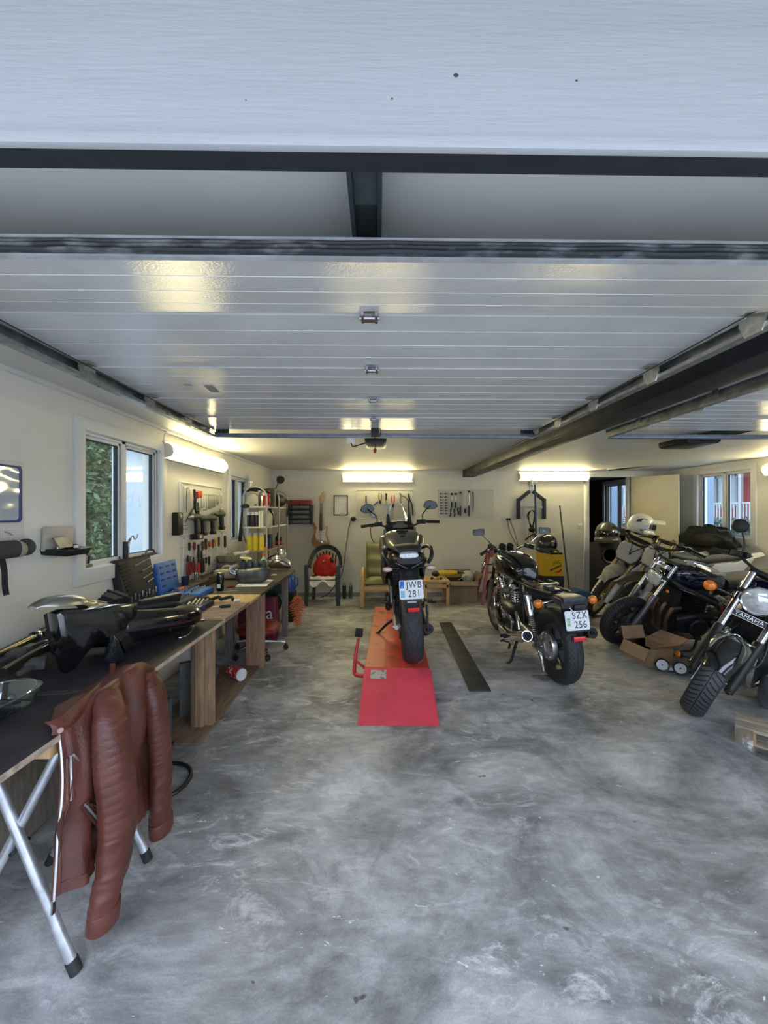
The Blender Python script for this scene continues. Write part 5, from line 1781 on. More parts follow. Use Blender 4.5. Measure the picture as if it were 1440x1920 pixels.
# big black fairing panel standing on edge
t = thing('fairing_panel', 'large black motorcycle fairing panel standing on the dark board', 'fairing')
pix = [(97, 1150), (112, 1143), (165, 1140), (205, 1133), (245, 1132), (252, 1140), (250, 1165), (262, 1180), (246, 1196), (232, 1224), (224, 1205), (208, 1190), (178, 1200), (152, 1224), (128, 1256), (119, 1262), (110, 1225)]
q3 = [PV(px, py, A_, B_) for px, py in pix]
nn = Vector((B_[1] - A_[1], A_[0] - B_[0], 0)).normalized()
mb = MB()
cx = sum(q3, Vector()) / len(q3)
mb.loft([[cx + (q - cx) * f_ + nn * z for q in q3] for f_, z in ((.86, .035), (.97, .03), (1, .012), (1, -.02), (.97, -.05))])
fp = mb.build('panel', BLKG, t, sharp=50)
MB().loft([[cx + (q - cx) * .8 + nn * -.05 for q in q3], [cx + (q - cx) * .7 + nn * -.2 for q in q3]]).build('inner_panel', BLKM, fp)
MB().tube([PV(250, 1136, A_, B_), PV(256, 1145, A_, B_), PV(256, 1160, A_, B_), PV(248, 1168, A_, B_)], .006, 8, 4).build('edge_tab', BLKG, fp)
# olive silver fender lying on top of it
t = thing('motorcycle_fender', 'olive silver motorcycle front fender lying on the black fairing panel', 'fender')
C_, D_ = (-1.52, 1.72), (-1.36, 2.15)

def fenderfn(u, v):
 top = [(60, 1136), (85, 1121), (115, 1115), (145, 1116), (170, 1124), (200, 1128)]
 bot = [(60, 1137), (85, 1136), (115, 1135), (145, 1133), (165, 1150), (196, 1160)]
 a = catmull([Vector((x, y, 0)) for x, y in top], 8)
 b = catmull([Vector((x, y, 0)) for x, y in bot], 8)
 i = min(int(u * (len(a) - 1)), len(a) - 1)
 s = PV(a[i].x, a[i].y, C_, D_)
 e = PV(b[i].x, b[i].y, C_, D_)
 m = Vector((D_[1] - C_[1], C_[0] - D_[0], 0)).normalized()
 ang = PI * v
 wid = .012 + .05 * (max(0.0, math.sin(PI * min(1, u * 1.1 + .05))) ** .6)
 mid = s.lerp(e, .5)
 hh = max((s - e).length, .012)
 # arch across: crown on top, sides hanging down
 return s + m * (wid * math.cos(ang)) + Vector((0, 0, -(hh) * (1 - math.sin(ang) ** .7)))

MB().grid(40, 14, fenderfn, .003).build('shell', OLV, t)
q = PV(183, 1142, C_, D_)
MB().ball(q + Vector((.03, -.01, -.01)), (.025, .05, .032), 16, 10).build('side_lug', OLV, t)
for k in range(4):
 MB().bar(PV(190, 1146, C_, D_) + Vector((.03, 0, 0)), PV(200 + k * 2, 1138 + 8 * k, C_, D_) + Vector((.03, 0, 0)), .006, .006).build('vent_rib', OLV, t)
# dark ribbed duct leaning behind
t = thing('air_duct', 'black ribbed plastic duct leaning on the wall behind the olive fender', 'duct', P(203, 1140, X=-1.72))
mb = MB()
for k in range(6):
 mb.box((0, -.05 + .026 * k, -.0 - .012 * abs(k - 3)), (.12, .018, .2), (0, .35, 0))
mb.box((0, .01, -.03), (.09, .14, .24), (0, .35, 0))
mb.build('body', BLKM, t, bevel=.006)
# dark angular panel behind fairing
t = thing('side_cover', 'black angular side cover leaning on the wall behind the fork legs', 'panel', (0, 0, 0))
q3 = [PV(px, py, (-1.74, 1.6), (-1.70, 2.0)) for px, py in ((78, 1203), (92, 1172), (108, 1155), (125, 1160), (130, 1200))]
MB().loft([[q + Vector((z, 0, 0)) for q in q3] for z in (0, .03)]).build('cover', BLK, t, bevel=.006)
# glossy tail cowl
t = thing('tail_cowl', 'glossy black motorcycle tail cowl lying on the dark board beside the socket case', 'fairing')
a, c = Vector((-1.44, 1.93, TZ + .10)), Vector((-1.17, 2.52, TZ + .085))
d = (c - a)
M = fr(a, d, Vector((0, 0, 1)).cross(d))
L_ = d.length
st = [(-.02, .02, .04, .06, 2.4), (.1, .03, .10, .095, 2.6), (.3, .015, .12, .09, 2.6), (.48, .0, .11, .078, 2.6), (.6, -.01, .075, .06, 2.4), (.655, -.02, .02, .03, 2.2)]
mb = MB(M)
mb.loft([sect(*q) for q in smooth_sections(st, 5)])
tc_ = mb.build('shell', BLKG, t)
st = [(.16, .105, .03, .012, 2.6), (.22, .11, .055, .018, 2.8), (.4, .1, .055, .018, 2.8), (.5, .075, .03, .012, 2.6)]
MB(M).loft([sect(*q) for q in smooth_sections(st, 4)]).build('seat_recess', BLKM, tc_)
MB(M).box((.36, -.02, .125), (.26, .03, .05), (.3, 0, .05)).build('rim_flange', BLK, tc_, bevel=.008)
# fork legs
for k, (a, c, rr, lab) in enumerate((((-45, 1247), (118, 1168), .0195, 'dark fork leg with chrome ring on the board, the one nearer the wall'), ((5, 1262), (128, 1190), .021, 'dark fork leg with chrome ring on the board, the one nearer the camera'))):
 a, c = P(*a, Z=TZ + .06), P(*c, Z=TZ + .075)
 t = thing('suspension_fork', lab, 'fork', a, group='fork legs on the board')
 d = c - a
 L_ = d.length
 u = d.normalized()
 MB().tube([u * 0, u * L_ * .62], rr, 16).build('stanchion', mat('bronze_tube', (.18, .16, .12), .22, .9, nv=.15), t)
 MB().tube([u * L_ * .60, u * L_ * .66, u * L_], [rr * 1.45, rr * 1.3, rr * 1.3], 16).build('lower_tube', DSTEEL, t)
 MB().lathe([(rr * 1.1, 0), (rr * 1.7, 0), (rr * 1.75, .008), (rr * 1.7, .016), (rr * 1.1, .016)], M=axis_frame(u * L_ * .6, u), n=28, loop=True).build('chrome_ring', CHR, t)
 mb = MB().box(u * L_ * .3 + Vector((.03, 0, -.02)), (.09, .05, .04), (.2, .1, .6)).bar(u * L_ * .1 + Vector((.03, 0, -.025)), u * L_ * .45 + Vector((.05, 0, -.03)), .02, .02)
 mb.build('clamp_bracket', mat('grubby_grey', (.1, .1, .1), .6, .3, nv=.3), t, bevel=.005)
# clear plastic tub
q = P(2, 1345, Z=TZ)
t = thing('plastic_tub', 'clear crumpled plastic tub cut by the left picture edge', 'tub', (q.x - .06, q.y, TZ - .002))

def tub(u, v):
 a = 2 * PI * u
 r = .085 + .02 * v
 k = (abs(math.cos(a)) ** 4 + abs(math.sin(a)) ** 4) ** -.25
 return (r * k * math.cos(a) * 1.1, r * k * math.sin(a) * 1.5, .006 + .06 * v + .006 * noise.noise(Vector((a * 2, v * 3, 1))))

mb = MB().grid(40, 6, tub, .002)
mb.box((0, 0, .005), (.16, .22, .004))
mb.build('tub', GLSC, t)
MB().tube([(.11 * math.cos(2 * PI * i / 36) * 1.05, .11 * math.sin(2 * PI * i / 36) * 1.5, .066) for i in range(36)], .004, 6, closed=True).build('rim', GLSC, t)
for k in range(5):
 MB().tube([(-.05 + .02 * k, -.08, .02), (-.03 + .02 * k, 0, .02 + .004 * k), (-.02 + .018 * k, .08, .018)], .006, 6, 3).build('content_strip', mat('dark_film', (.05, .06, .075), .25), t)
# little triangular mirror
t = thing('wing_mirror', 'small black triangular motorcycle mirror on the board behind the jacket', 'mirror')
q3 = [PV(px, py, (-1.32, 1.80), (-1.22, 2.0)) for px, py in ((210, 1186), (219, 1194), (232, 1228), (226, 1238), (212, 1243), (196, 1240), (192, 1234))]
cx = sum(q3, Vector()) / len(q3)
mb = MB().loft([[cx + (q - cx) * f_ + Vector((z, -z, 0)) for q in q3] for f_, z in ((.8, .028), (.97, .018), (1, 0), (.9, -.02), (.5, -.03))])
mb.build('housing', mat('blue_black_gloss', (.012, .016, .024), .18, coat=1), t, sharp=60)
# bent chrome rod
t = thing('bent_rod', 'bent silver rod lying on the board near the wooden bench', 'rod')
MB().tube([P(x, y, Z=TZ + .004) for x, y in ((322, 1189), (330, 1195), (345, 1194), (358, 1184), (366, 1168))], .0045, 8, 5).build('rod', CHR, t)
t = thing('flat_bar', 'flat grey metal bar lying at the end of the board', 'metal bar')
a, c = P(345, 1164, Z=TZ + .004), P(383, 1162, Z=TZ + .004)
MB().bar(a, c, .02, .006).build('bar', STEEL, t, bevel=.001)

# ---- socket cases
def socket_case(name, label, y0, y1, hl, shell, inner, rows, xw=-1.84, depth=.34, tools=True):
 t = thing(name, label, 'tool case', (xw, (y0 + y1) / 2, TZ))
 w = y1 - y0
 M = fr((.01, 0, .03), (0, 1, 0), (-.16, 0, 1))
 mb = MB().box((0, hl / 2, -.012), (w, hl, .045), M=M)
 lid = mb.build('lid', shell, t, bevel=.012)
 MB().box((0, hl / 2, .0115), (w * .9, hl * .9, .006), M=M).build('lid_liner', inner, lid, bevel=.002)
 mb = MB().box((depth / 2 + .03, 0, .022), (depth, w, .042))
 base = mb.build('base', shell, t, bevel=.01)
 MB().box((depth / 2 + .03, 0, .044), (depth * .9, w * .92, .005)).build('base_liner', inner, base)
 if tools:
  for k in range(9):
   MB().box((-w * .34 + .006 * k, hl * (.88 - .075 * k), .017), (w * .24, hl * .045, .012), (0, 0, .12), M=M).build('bit_slot', BLKM, lid, bevel=.003)
  MB().bar((-w * .12, hl * .95, .016), (-w * .0, hl * .3, .016), .07, .008, (0, 0, 1))
  for k, (ax, ay, bx_, by) in enumerate(((-.08, .80, .40, .90), (.1, .66, .42, .72), (.1, .50, .42, .57), (.22, .40, .42, .44))):
   mb = MB(M).tube([(ax * w, ay * hl, .022), ((ax + .06) * w, ay * hl + .004, .022), ((bx_ - .05) * w, by * hl - .002, .022), (bx_ * w, by * hl, .022)], [.009, .005, .005, .008], 8)
   mb.build('extension_bar', CHR, lid)
  for k in range(9):
   mb = MB(M).lathe([(0, 0), (.007, 0), (.007, .02), (.009, .022), (.009, .045), (0, .045)], ((-.42 + .105 * k) * w, .035 * hl + (.02 if k % 2 else .035), .026), (0, 1, .15), 10)
   mb.build('socket', CHR, lid)
 if not tools:
  for k in range(10):
   MB().box(((-.3 + .3 * (k % 3)) * w, hl * (.85 - .2 * (k // 3)), .015), (w * .16, hl * .06, .004), M=M).build('recess', mat('deep_blue', (.015, .02, .16), .4), lid, bevel=.001)
 rnd = random.Random(len(label))
 for i in range(rows[0]):
  for j in range(rows[1]):
   r = .006 + .006 * (i / rows[0])
   x = .05 + (depth - .06) * (i + .5) / rows[0]
   y = (-.5 + (j + .5) / rows[1]) * w * .86
   MB().lathe([(0, 0), (r, 0), (r, .012 + r), (r * .6, .012 + r), (r * .55, .004), (0, .004)], (x, y, .046), (0, 0, 1), 10).build('socket', CHR, base)
 return t

random.seed(11)
INN = mat('case_liner_black', (.03, .03, .028), .6, nv=.2)
socket_case('socket_case', 'open black socket case leaning on the wall under the window with chrome sockets', 2.76, 3.18, .36, BLKM, INN, (5, 9))
socket_case('socket_case', 'open blue socket case beside the black one with silver sockets', 3.23, 3.55, .27, BLUE, mat('case_liner_blue', (.05, .16, .42), .5, nv=.1), (4, 7), depth=.30, tools=False)
t = resting('parts_tray', 'dark tray with blue corner and small parts in front of the blue case', 'tray', (-1.38, 2.93, TZ))
MB().box((0, 0, .018), (.16, .26, .034)).build('tray', BLKM, t, bevel=.006)
MB().box((.05, -.08, .02), (.07, .09, .042)).build('blue_corner', mat('deep_blue', (.015, .02, .16), .4), t, bevel=.008)
for k in range(8):
 MB().cyl((-.05 + .03 * (k % 4), -.04 + .1 * (k // 4), .036), (-.05 + .03 * (k % 4), -.0 + .1 * (k // 4), .048), .008, n=8).build('bolt', STEEL, t)
# cloth and gloves behind
t = resting('work_glove', 'orange and blue work glove on the bench below the red pliers', 'glove', P(338, 1112, X=-1.76))
t.location.z = TZ
mb = MB().ball((0, 0, .03), (.05, .09, .03), 16, 10)
for k in range(4):
 mb.tube([(.02 - .014 * k, .06, .03), (.03 - .016 * k, .12, .035), (.035 - .018 * k, .16, .02)], [.014, .013, .01], 8, 3)
mb.tube([(.03, -.02, .03), (.07, .02, .03), (.085, .06, .022)], [.014, .014, .01], 8, 3)
mb.build('glove', mat('orange_cloth', (.75, .1, .02), .8, nv=.2), t)
MB().lathe([(.045, 0), (.05, .02), (.05, .05), (.044, .05), (.04, 0)], (0, -.07, .03), (0, -1, 0), 16, True).build('cuff', mat('blue_cloth', (.03, .1, .3), .85, nv=.2), t)

CLRC = glass_mat('cup_plastic', (.85, .87, .87), .7, .1)

def cup(label, p, r0, r1, h, m, fill=None):
 t = resting('cup', label, 'cup', p)
 MB().lathe([(0, 0), (r0, 0), (r1, h), (r1 * .94, h), (r0 * .92, .004), (0, .004)], n=22).build('cup', m, t)
 if fill:
  MB().lathe([(0, .005), (r0 * .9, .005), (r0 + (r1 - r0) * .5, h * .5), (0, h * .5)], n=22).build('content', fill, t)
 return t

q = P(362, 1108, Z=TZ + .055)
cup('small dark blue cup on the back ledge under the pliers', (-1.79, 3.58, TZ + .056), .03, .036, .075, mat('navy_plastic', (.015, .02, .06), .4))
cup('clear plastic beaker on the back ledge beside the dark blue cup', (-1.77, 3.76, TZ + .056), .035, .045, .08, CLRC)
t = resting('lid', 'white plastic lid lying on the bench in front of the beaker', 'lid', (-1.62, 3.52, TZ))
MB().lathe([(0, .01), (.055, .01), (.06, .006), (.06, 0), (0, 0)], n=26).build('disc', WHTP, t)
# drink can
q = P(413, 1108, Z=TZ)
t = resting('drink_can', 'tall black drink can standing on the brown bench top', 'can', (q.x, q.y, TZ))
MB().lathe([(0, .004), (.022, 0), (.03, .008), (.033, .016), (.033, .148), (.027, .162), (.026, .167)], n=28).build('body', mat('black_can', (.008, .008, .009), .22, .3, coat=.6), t)
MB().lathe([(.0, .163), (.024, .163), (.027, .168), (.024, .17)], n=28).build('lid', ALU, t)
MB().box((.0, -.0335, .05), (.03, .002, .035), (0, 0, 0)).build('bar_code_field', PAPER, t)
# white sheet with carburettor body
q = P(478, 1094, Z=TZ)
t = resting('paper_sheet', 'white sheet lying on the bench under the carburettor', 'sheet', (q.x, q.y, TZ))
MB().box((0, 0, .003), (.30, .36, .004), (0, 0, .08)).build('sheet', PAPER, t)
t = resting('carburettor', 'grey cast carburettor body with pipes standing on the white sheet', 'carburettor', (q.x - .03, q.y + .03, TZ + .006))
t.scale = (1.15, 1.15, 1.45)
CAST = mat('cast_alloy', (.10, .105, .105), .45, .7, nv=.35, ns=20, rv=.12)
mb = MB().loft([sect(*k) for k in smooth_sections([(-.14, .06, .05, .03, 3), (-.1, .05, .08, .05, 3), (0, .055, .09, .055, 3), (.1, .06, .085, .055, 3), (.15, .07, .05, .03, 3)], 4)])
mb.build('body', CAST, t)
for k in range(3):
 MB().tube([(-.11, -.04 + .035 * k, .06), (-.17, -.05 + .035 * k, .07 + .01 * k), (-.19, -.04 + .035 * k, .1), (-.15, -.03 + .03 * k, .12)], .011, 8, 4).build('inlet_pipe', ALU, t)
for k in range(4):
 MB().lathe([(.012, 0), (.03, .0), (.032, .02), (.026, .05), (.016, .06), (.01, .05)], (-.09 + .06 * k, .0, .1), (.15, -.1, 1), 16).build('throttle_body', ENG, t)
MB().box((-.06, -.01, .172), (.10, .05, .006), (.1, .15, .3)).build('gasket_plate', mat('pale_gasket', (.55, .47, .36), .6), t)
q = P(528, 1066, Z=TZ)
t = resting('engine_cover', 'curved chrome engine cover and pipes at the far end of the bench', 'engine part', (q.x - .02, q.y - .05, TZ))
mb = MB().loft([sect(*k) for k in smooth_sections([(-.16, .04, .04, .03, 2.6), (-.1, .07, .08, .06, 2.6), (.05, .08, .09, .07, 2.6), (.15, .04, .05, .03, 2.6)], 4)])
mb.build('cover', mat('brown_chrome', (.3, .24, .21), .2, .9), t)
for k in range(3):
 MB().tube([(-.14, -.06 + .02 * k, .05 + .03 * k), (-.02, -.08 + .02 * k, .14 + .015 * k), (.12, -.07 + .02 * k, .1 + .01 * k), (.17, -.06, .03)], .01, 8, 4).build('pipe', CHR, t)
t = resting('fork_clamp', 'heap of silver clamps and fittings between carburettor and chrome cover', 'clamp', (-1.3, 4.32, TZ))
for k in range(6):
 MB().lathe([(.02, 0), (.03, 0), (.03, .03), (.02, .03)], (.03 * math.cos(k * 2.1) - .03, .03 * math.sin(k * 2.1) + .03 * (k % 3), .03 + .028 * (k // 2)), (math.sin(k * 1.7), math.cos(k * 2.3), .4), 14, True).build('clamp_ring', STEEL, t)
MB().box((0, 0, .012), (.16, .16, .022), (0, 0, .4)).build('clamp_plate', ALUD, t, bevel=.004)
for (px, py, w, lab) in ((493, 1086, .05, 'small white plug on the far bench edge'), (512, 1079, .07, 'small pale tag on the far bench top')):
 q = P(px, py, Z=TZ)
 t = resting('plastic_tag', lab, 'tag', (q.x, q.y, TZ))
 MB().box((0, 0, .006), (w, .025, .01), (0, 0, .4)).build('tag', WHTP, t, bevel=.002)

def bench_tool(label, p0, p1, hf, hm, sm, name='screwdriver', r=.011, cat='screwdriver'):
 a, c = P(*p0, Z=TZ + .008), P(*p1, Z=TZ + .008)
 t = thing(name, label, cat, (a.x, a.y, TZ))
 d = c - a
 u = d.normalized()
 z = Vector((0, 0, r))
 MB().tube([z, z + d * .05, z + d * hf * .8, z + d * hf], [r * .8, r, r, r * .5], 10).build('handle', hm, t)
 MB().tube([z + d * hf, z + d], r * .3, 8).build('shaft', sm, t)
 return t

bench_tool('screwdriver with dark handle lying on the bare front of the bench', (432, 1136), (397, 1139), .6, BLK, STEEL)
bench_tool('red handled knife lying beside the black can', (425, 1101), (452, 1098), .6, REDD, BLKM, 'knife', .009, 'knife')
bench_tool('thin white rod lying in front of the black can', (401, 1109), (445, 1106), .1, PAPER, PAPER, 'rod', .003, 'rod')
bench_tool('thin dark rod at the near end of the wooden bench', (362, 1152), (377, 1150), .5, BLK, BLKM, 'rod', .006, 'rod')
q = P(408, 1127, Z=TZ)
t = resting('strap', 'tangled black strap lying on the wooden bench top', 'strap', (q.x, q.y, TZ))
MB().tube([(-.14, -.02, .012), (-.1, .03, .02), (-.05, -.02, .018), (0, .02, .03), (.04, -.02, .022), (.1, .02, .03), (.13, -.01, .012)], .013, 8, 5).tube([(-.14, -.02, .01), (-.17, .02, .012), (-.12, .05, .012), (-.1, .03, .012)], .008, 8, 5).build('webbing', BLKM, t)
MB().box((.165, -.02, .01), (.05, .03, .014), (0, 0, .3)).build('buckle', WHTP, t, bevel=.003)

# ---- storage on the back ledge: baskets, bucket, bottles
t = resting('parts_basket', 'stack of pale plastic baskets on the back ledge under the far left window', 'basket', (-1.78, 4.62, TZ + .056))
for k in range(2):
 z = .085 * k
 MB().loft([[(-.08, -.12, z), (.08, -.12, z), (.08, .12, z), (-.08, .12, z)], [(-.1, -.14, z + .08), (.1, -.14, z + .08), (.1, .14, z + .08), (-.1, .14, z + .08)], [(-.095, -.135, z + .08), (.095, -.135, z + .08), (.095, .135, z + .08), (-.095, .135, z + .08)], [(-.075, -.115, z + .01), (.075, -.115, z + .01), (.075, .115, z + .01), (-.075, .115, z + .01)]]).build('basket', mat('grey_beige_plastic', (.27, .25, .2), .5, nv=.2), t, bevel=.004)
t = resting('bucket', 'white plastic bucket on the back ledge beside the baskets', 'bucket', (-1.72, 4.78, TZ + .056))
MB().lathe([(0, 0), (.055, 0), (.075, .16), (.08, .16), (.08, .175), (.072, .175), (.05, .006), (0, .006)], n=26).build('pail', WHTP, t)
MB().tube([(.0, -.078, .165), (.05, -.06, .09), (.075, 0, .05), (.05, .06, .09), (0, .078, .165)], .003, 6, 5).build('handle', STEEL, t)
t = resting('oil_can', 'grey beige plastic canister lying on the back ledge beside the black can', 'canister', (-1.66, 4.22, TZ + .0))
mb = MB().loft([sect(*k) for k in smooth_sections([(-.13, .05, .04, .04, 3.5), (-.08, .055, .06, .052, 3.5), (.08, .055, .06, .052, 3.5), (.12, .06, .05, .04, 3), (.16, .06, .02, .018, 2.4)], 4)])
mb.build('body', mat('milky_plastic', (.42, .39, .31), .45, nv=.15), t)
MB().tube([(-.05, 0, .1), (-.03, 0, .135), (.04, 0, .135), (.06, 0, .1)], .011, 8, 4).build('handle', mat('milky_plastic', (.42, .39, .31)), t)
t = resting('putty_knife', 'flat scraper with bright blade on the bench edge of the ledge', 'scraper', (-1.70, 3.98, TZ + .056))
MB().box((0, 0, .008), (.03, .16, .014)).build('handle', BLK, t, bevel=.004)
MB().box((0, .13, .008), (.05, .1, .003)).build('blade', STEEL, t)

def bottle(label, p, prof, m, cap=None, capm=None, lab_=None, name='bottle', cat='bottle', n=20):
 t = resting(name, label, cat, p)
 MB().lathe(prof, n=n).build('body', m, t)
 if cap:
  MB().lathe(cap, n=n).build('cap', capm, t)
 if lab_:
  r, z0, z1, lm = lab_
  MB().lathe([(r, z0), (r + .001, z0), (r + .001, z1), (r, z1)], n=n, loop=True).build('wrapper', lm, t)
 return t

q = P(466, 1062, X=-1.55)
bottle('green and yellow spray bottle with white nozzle standing on the bench', (-1.55, 4.55, TZ), [(0, 0), (.05, 0), (.055, .01), (.055, .14), (.04, .19), (.018, .21), (.018, .22), (0, .22)], mat('green_label', (.35, .5, .05), .4, col2=(.6, .6, .08), mixs=9), [(0, .22), (.02, .22), (.02, .245), (0, .245)], GRN, name='spray_bottle', cat='spray bottle')
t = [x for x in COL.objects if x.name.startswith('spray_bottle')][-1]
MB().box((.0, 0, .262), (.03, .09, .03)).box((.0, -.05, .248), (.016, .012, .04), (.4, 0, 0)).build('nozzle', WHTP, t, bevel=.004)
bottle('clear bottle of pale green liquid with orange cap on the bench', (-1.36, 4.56, TZ), [(0, 0), (.042, 0), (.045, .01), (.045, .13), (.03, .17), (.013, .2), (.013, .21), (0, .21)], mat('pale_green_liquid', (.4, .55, .36), .15, coat=.8), [(0, .21), (.017, .21), (.015, .24), (0, .24)], ORNG)

# ---- under the bench and table
t = resting('tool_case', 'grey blue plastic tool case with paper label under the board', 'tool case', (-1.50, 2.42, 0), .12)
mb = MB().box((0, 0, .16), (.36, .13, .30))
mb.build('shell', mat('slate_blue_plastic', (.07, .1, .14), .5, nv=.15), t, bevel=.025)
MB().tube([(-.06, 0, .31), (-.055, 0, .345), (.055, 0, .345), (.06, 0, .31)], .013, 8, 4).build('handle', BLK, t)
MB().box((-.02, -.066, .16), (.12, .004, .2)).build('paper_label', PAPER, t)
for k in range(5):
 MB().ball((.075, -.066, .09 + .036 * k), (.022, .004, .015), 12, 6).build('printed_photo', mat('photo_ink', (.16, .07, .05), .5, nv=.5, ns=50), t)
MB().box((.075, -.0655, .16), (.055, .003, .2)).build('photo_strip', mat('photo_dark', (.02, .025, .05), .4), t)
MB().bar((-.1, -.09, .30), (.05, -.095, .04), .035, .03).build('nozzle', mat('dark_blue_grey', (.04, .055, .07), .4), t, bevel=.008)
t = resting('cable_bundle', 'tangle of black and yellow cables on the floor under the board', 'cable', (-1.25, 2.0, 0))
for k in range(5):
 rr = .1 + .02 * k
 MB().tube([(-.12 + rr * math.cos(a) * .8, .1 + .02 * k + rr * .25 * math.sin(a), .28 + rr * 1.5 * math.sin(a)) for a in [2 * PI * i / 14 for i in range(14)]], .008, 7, 3, closed=True).build('black_cable', BLK, t)
MB().tube([(-.2, .2, .5), (-.05, .12, .46), (.03, .05, .3), (.02, 0, .15), (-.08, -.05, .05), (-.2, 0, .03)], .012, 8, 5).build('yellow_hose', mat('dull_yellow', (.35, .3, .11), .6), t)
MB().tube([(-.1, .1, .012), (.05, .0, .012), (.17, .05, .012), (.19, .18, .012), (.1, .28, .012), (-.1, .3, .012)], .011, 8, 6).tube([(-.05, .1, .014), (.02, .2, .07), (.02, .32, .12)], .009, 8, 4).build('floor_cable', BLK, t)
MB().box((-.1, .12, .22), (.06, .02, .1), (.2, .1, .2)).build('white_tag', PAPER, t)
MB().box((-.13, .1, .12), (.07, .05, .14), (0, .2, .3)).build('blue_plug', BLUE, t, bevel=.01)
t = resting('storage_box', 'low dark box with red top lying under the board', 'box', (-1.62, 2.2, 0))
MB().box((0, 0, .2), (.3, .3, .4)).build('box', BLKM, t, bevel=.01)
MB().tube([(-.1, -.12, .42), (0, -.14, .46), (.1, -.1, .43), (.12, .05, .45)], .02, 8, 4).build('red_strap', REDD, t)
t = resting('plywood_sheet', 'dirty plywood sheet leaning under the left foreground table', 'board', (-1.62, 1.45, 0))
MB().box((.0, .2, .33), (.02, .7, .6), (0, -.1, 0)).build('sheet', WOODG, t, bevel=.002)
t = resting('rubble_bucket', 'dark round bucket with red lid lying under the wooden bench', 'bucket', (-1.52, 3.35, .023))
MB().lathe([(0, 0), (.1, 0), (.125, .03), (.13, .1), (.12, .13), (.05, .16), (0, .16)], n=26).build('bowl', mat('smoke_plastic', (.1, .1, .1), .25, coat=.4), t)
t = resting('paint_tin', 'red and white printed tin lying on the plank under the bench', 'tin', (-1.26, 3.42, .023))
MB().lathe([(0, -.07), (.05, -.07), (.05, .06), (.0, .06)], (0, 0, .051), (.75, -.5, .0), 22).build('tin', mat('red_print', (.5, .02, .03), .35, col2=(.7, .6, .6), mixs=40, lo=.56, hi=.6), t)
MB().lathe([(0, .06), (.052, .06), (.052, .075), (.0, .075)], (0, 0, .051), (.75, -.5, .0), 22).build('lid', WHTP, t)
t = resting('plastic_bag', 'small white crumpled bag under the bench behind the near leg', 'bag', (-1.42, 3.05, .023))
mb = MB()

def bagf(u, v):
 a = 2 * PI * u
 r = .06 * math.sin(PI * min(.98, v * .85 + .12)) * (1 + .35 * noise.noise(Vector((math.cos(a) * 2, math.sin(a) * 2, v * 4))))
 return (r * math.cos(a), r * math.sin(a), .2 * v)

mb.grid(24, 12, bagf)
mb.build('bag', mat('white_film', (.55, .54, .56), .5), t)
t = resting('spray_can', 'red capped spray can behind the near bench leg', 'spray can', (-1.5, 3.12, .023))
MB().lathe([(0, 0), (.03, 0), (.03, .16), (.02, .18), (0, .18)], n=18).build('can', WHTP, t)
MB().lathe([(0, .17), (.033, .165), (.033, .23), (.02, .25), (0, .25)], n=18).build('cap', REDP, t)
t = resting('leaning_board', 'grey board standing against the near wooden bench leg', 'board', (-1.34, 2.82, .023))
MB().box((0, 0, .2), (.2, .03, .4), (.08, 0, .5)).build('panel', mat('grey_panel', (.13, .14, .13), .6, nv=.2), t, bevel=.003)

# ---- desk chair, bag and green machine at the far end of the bench
t = resting('desk_chair', 'low office chair with dark red seat and chrome legs at the bench end', 'chair', (-1.28, 4.12, 0))
st = [(-.2, .26, .12, .03, 3), (-.12, .27, .2, .045, 3), (.1, .27, .21, .045, 3), (.2, .26, .14, .03, 3)]
body(MB(), st, 4, 22).build('seat', REDD, t)
MB().cyl((0, 0, .08), (0, 0, .25), .025, n=14).build('gas_lift', DSTEEL, t)
for k in range(5):
 a = 2 * PI * k / 5 + .3
 c, q = math.cos(a), math.sin(a)
 lg = MB().tube([(0, 0, .12), (.14 * c, .14 * q, .105), (.27 * c, .27 * q, .085)], [.024, .018, .016], 8, 3).build('leg', CHR, t)
 MB().cyl((.28 * c, .28 * q, .07), (.28 * c, .28 * q, .05), .01, n=8).lathe([(0, -.02), (.025, -.02), (.028, 0), (.025, .02), (0, .02)], (.28 * c, .28 * q, .028), (-q, c, 0), 16).build('castor', BLK, lg)
t = resting('shopping_bag', 'dark red shopping bag with pale lettering under the bench end', 'bag', (-1.4, 4.52, 0))
mb = MB().loft([[(-.2, -.09, .0), (.2, -.09, 0), (.2, .09, 0), (-.2, .09, 0)], [(-.22, -.1, .25), (.22, -.1, .25), (.22, .1, .25), (-.22, .1, .25)], [(-.2, -.06, .5), (.2, -.06, .52), (.2, .06, .5), (-.2, .06, .5)]])
bg = mb.build('bag', mat('maroon_film', (.16, .012, .03), .4, nv=.2), t, bevel=.015)
lettering('bag_lettering', 'rva', .19, mat('pale_print', (.8, .74, .76), .5), bg, fr((.07, -.105, .33), (1, 0, .06), (0, .1, 1)))
t = resting('green_machine', 'dark green machine housing with chrome knob under the bench end', 'machine', (-1.36, 4.78, .0))
MB().loft([[(-.17, -.08, .5), (.17, -.08, .5), (.17, .08, .5), (-.17, .08, .5)], [(-.15, -.07, .7), (.17, -.07, .72), (.17, .07, .72), (-.15, .07, .7)]]).box((0, 0, .25), (.2, .12, .5)).build('housing', mat('dark_green', (.02, .05, .03), .45, nv=.2), t, bevel=.015)
MB().ball((.15, -.09, .64), .02, 12, 8).build('knob', CHR, t)
MB().tube([(.1, -.08, .5), (.16, -.1, .4), (.1, -.1, .3), (0, -.1, .36)], .03, 8, 4).build('black_pouch', BLKM, t)
t = resting('blue_jug', 'blue plastic jug on the floor behind the bench end', 'jug', (-1.24, 5.35, 0))
MB().box((0, 0, .2), (.17, .16, .4)).build('stand', BLKM, t, bevel=.01)
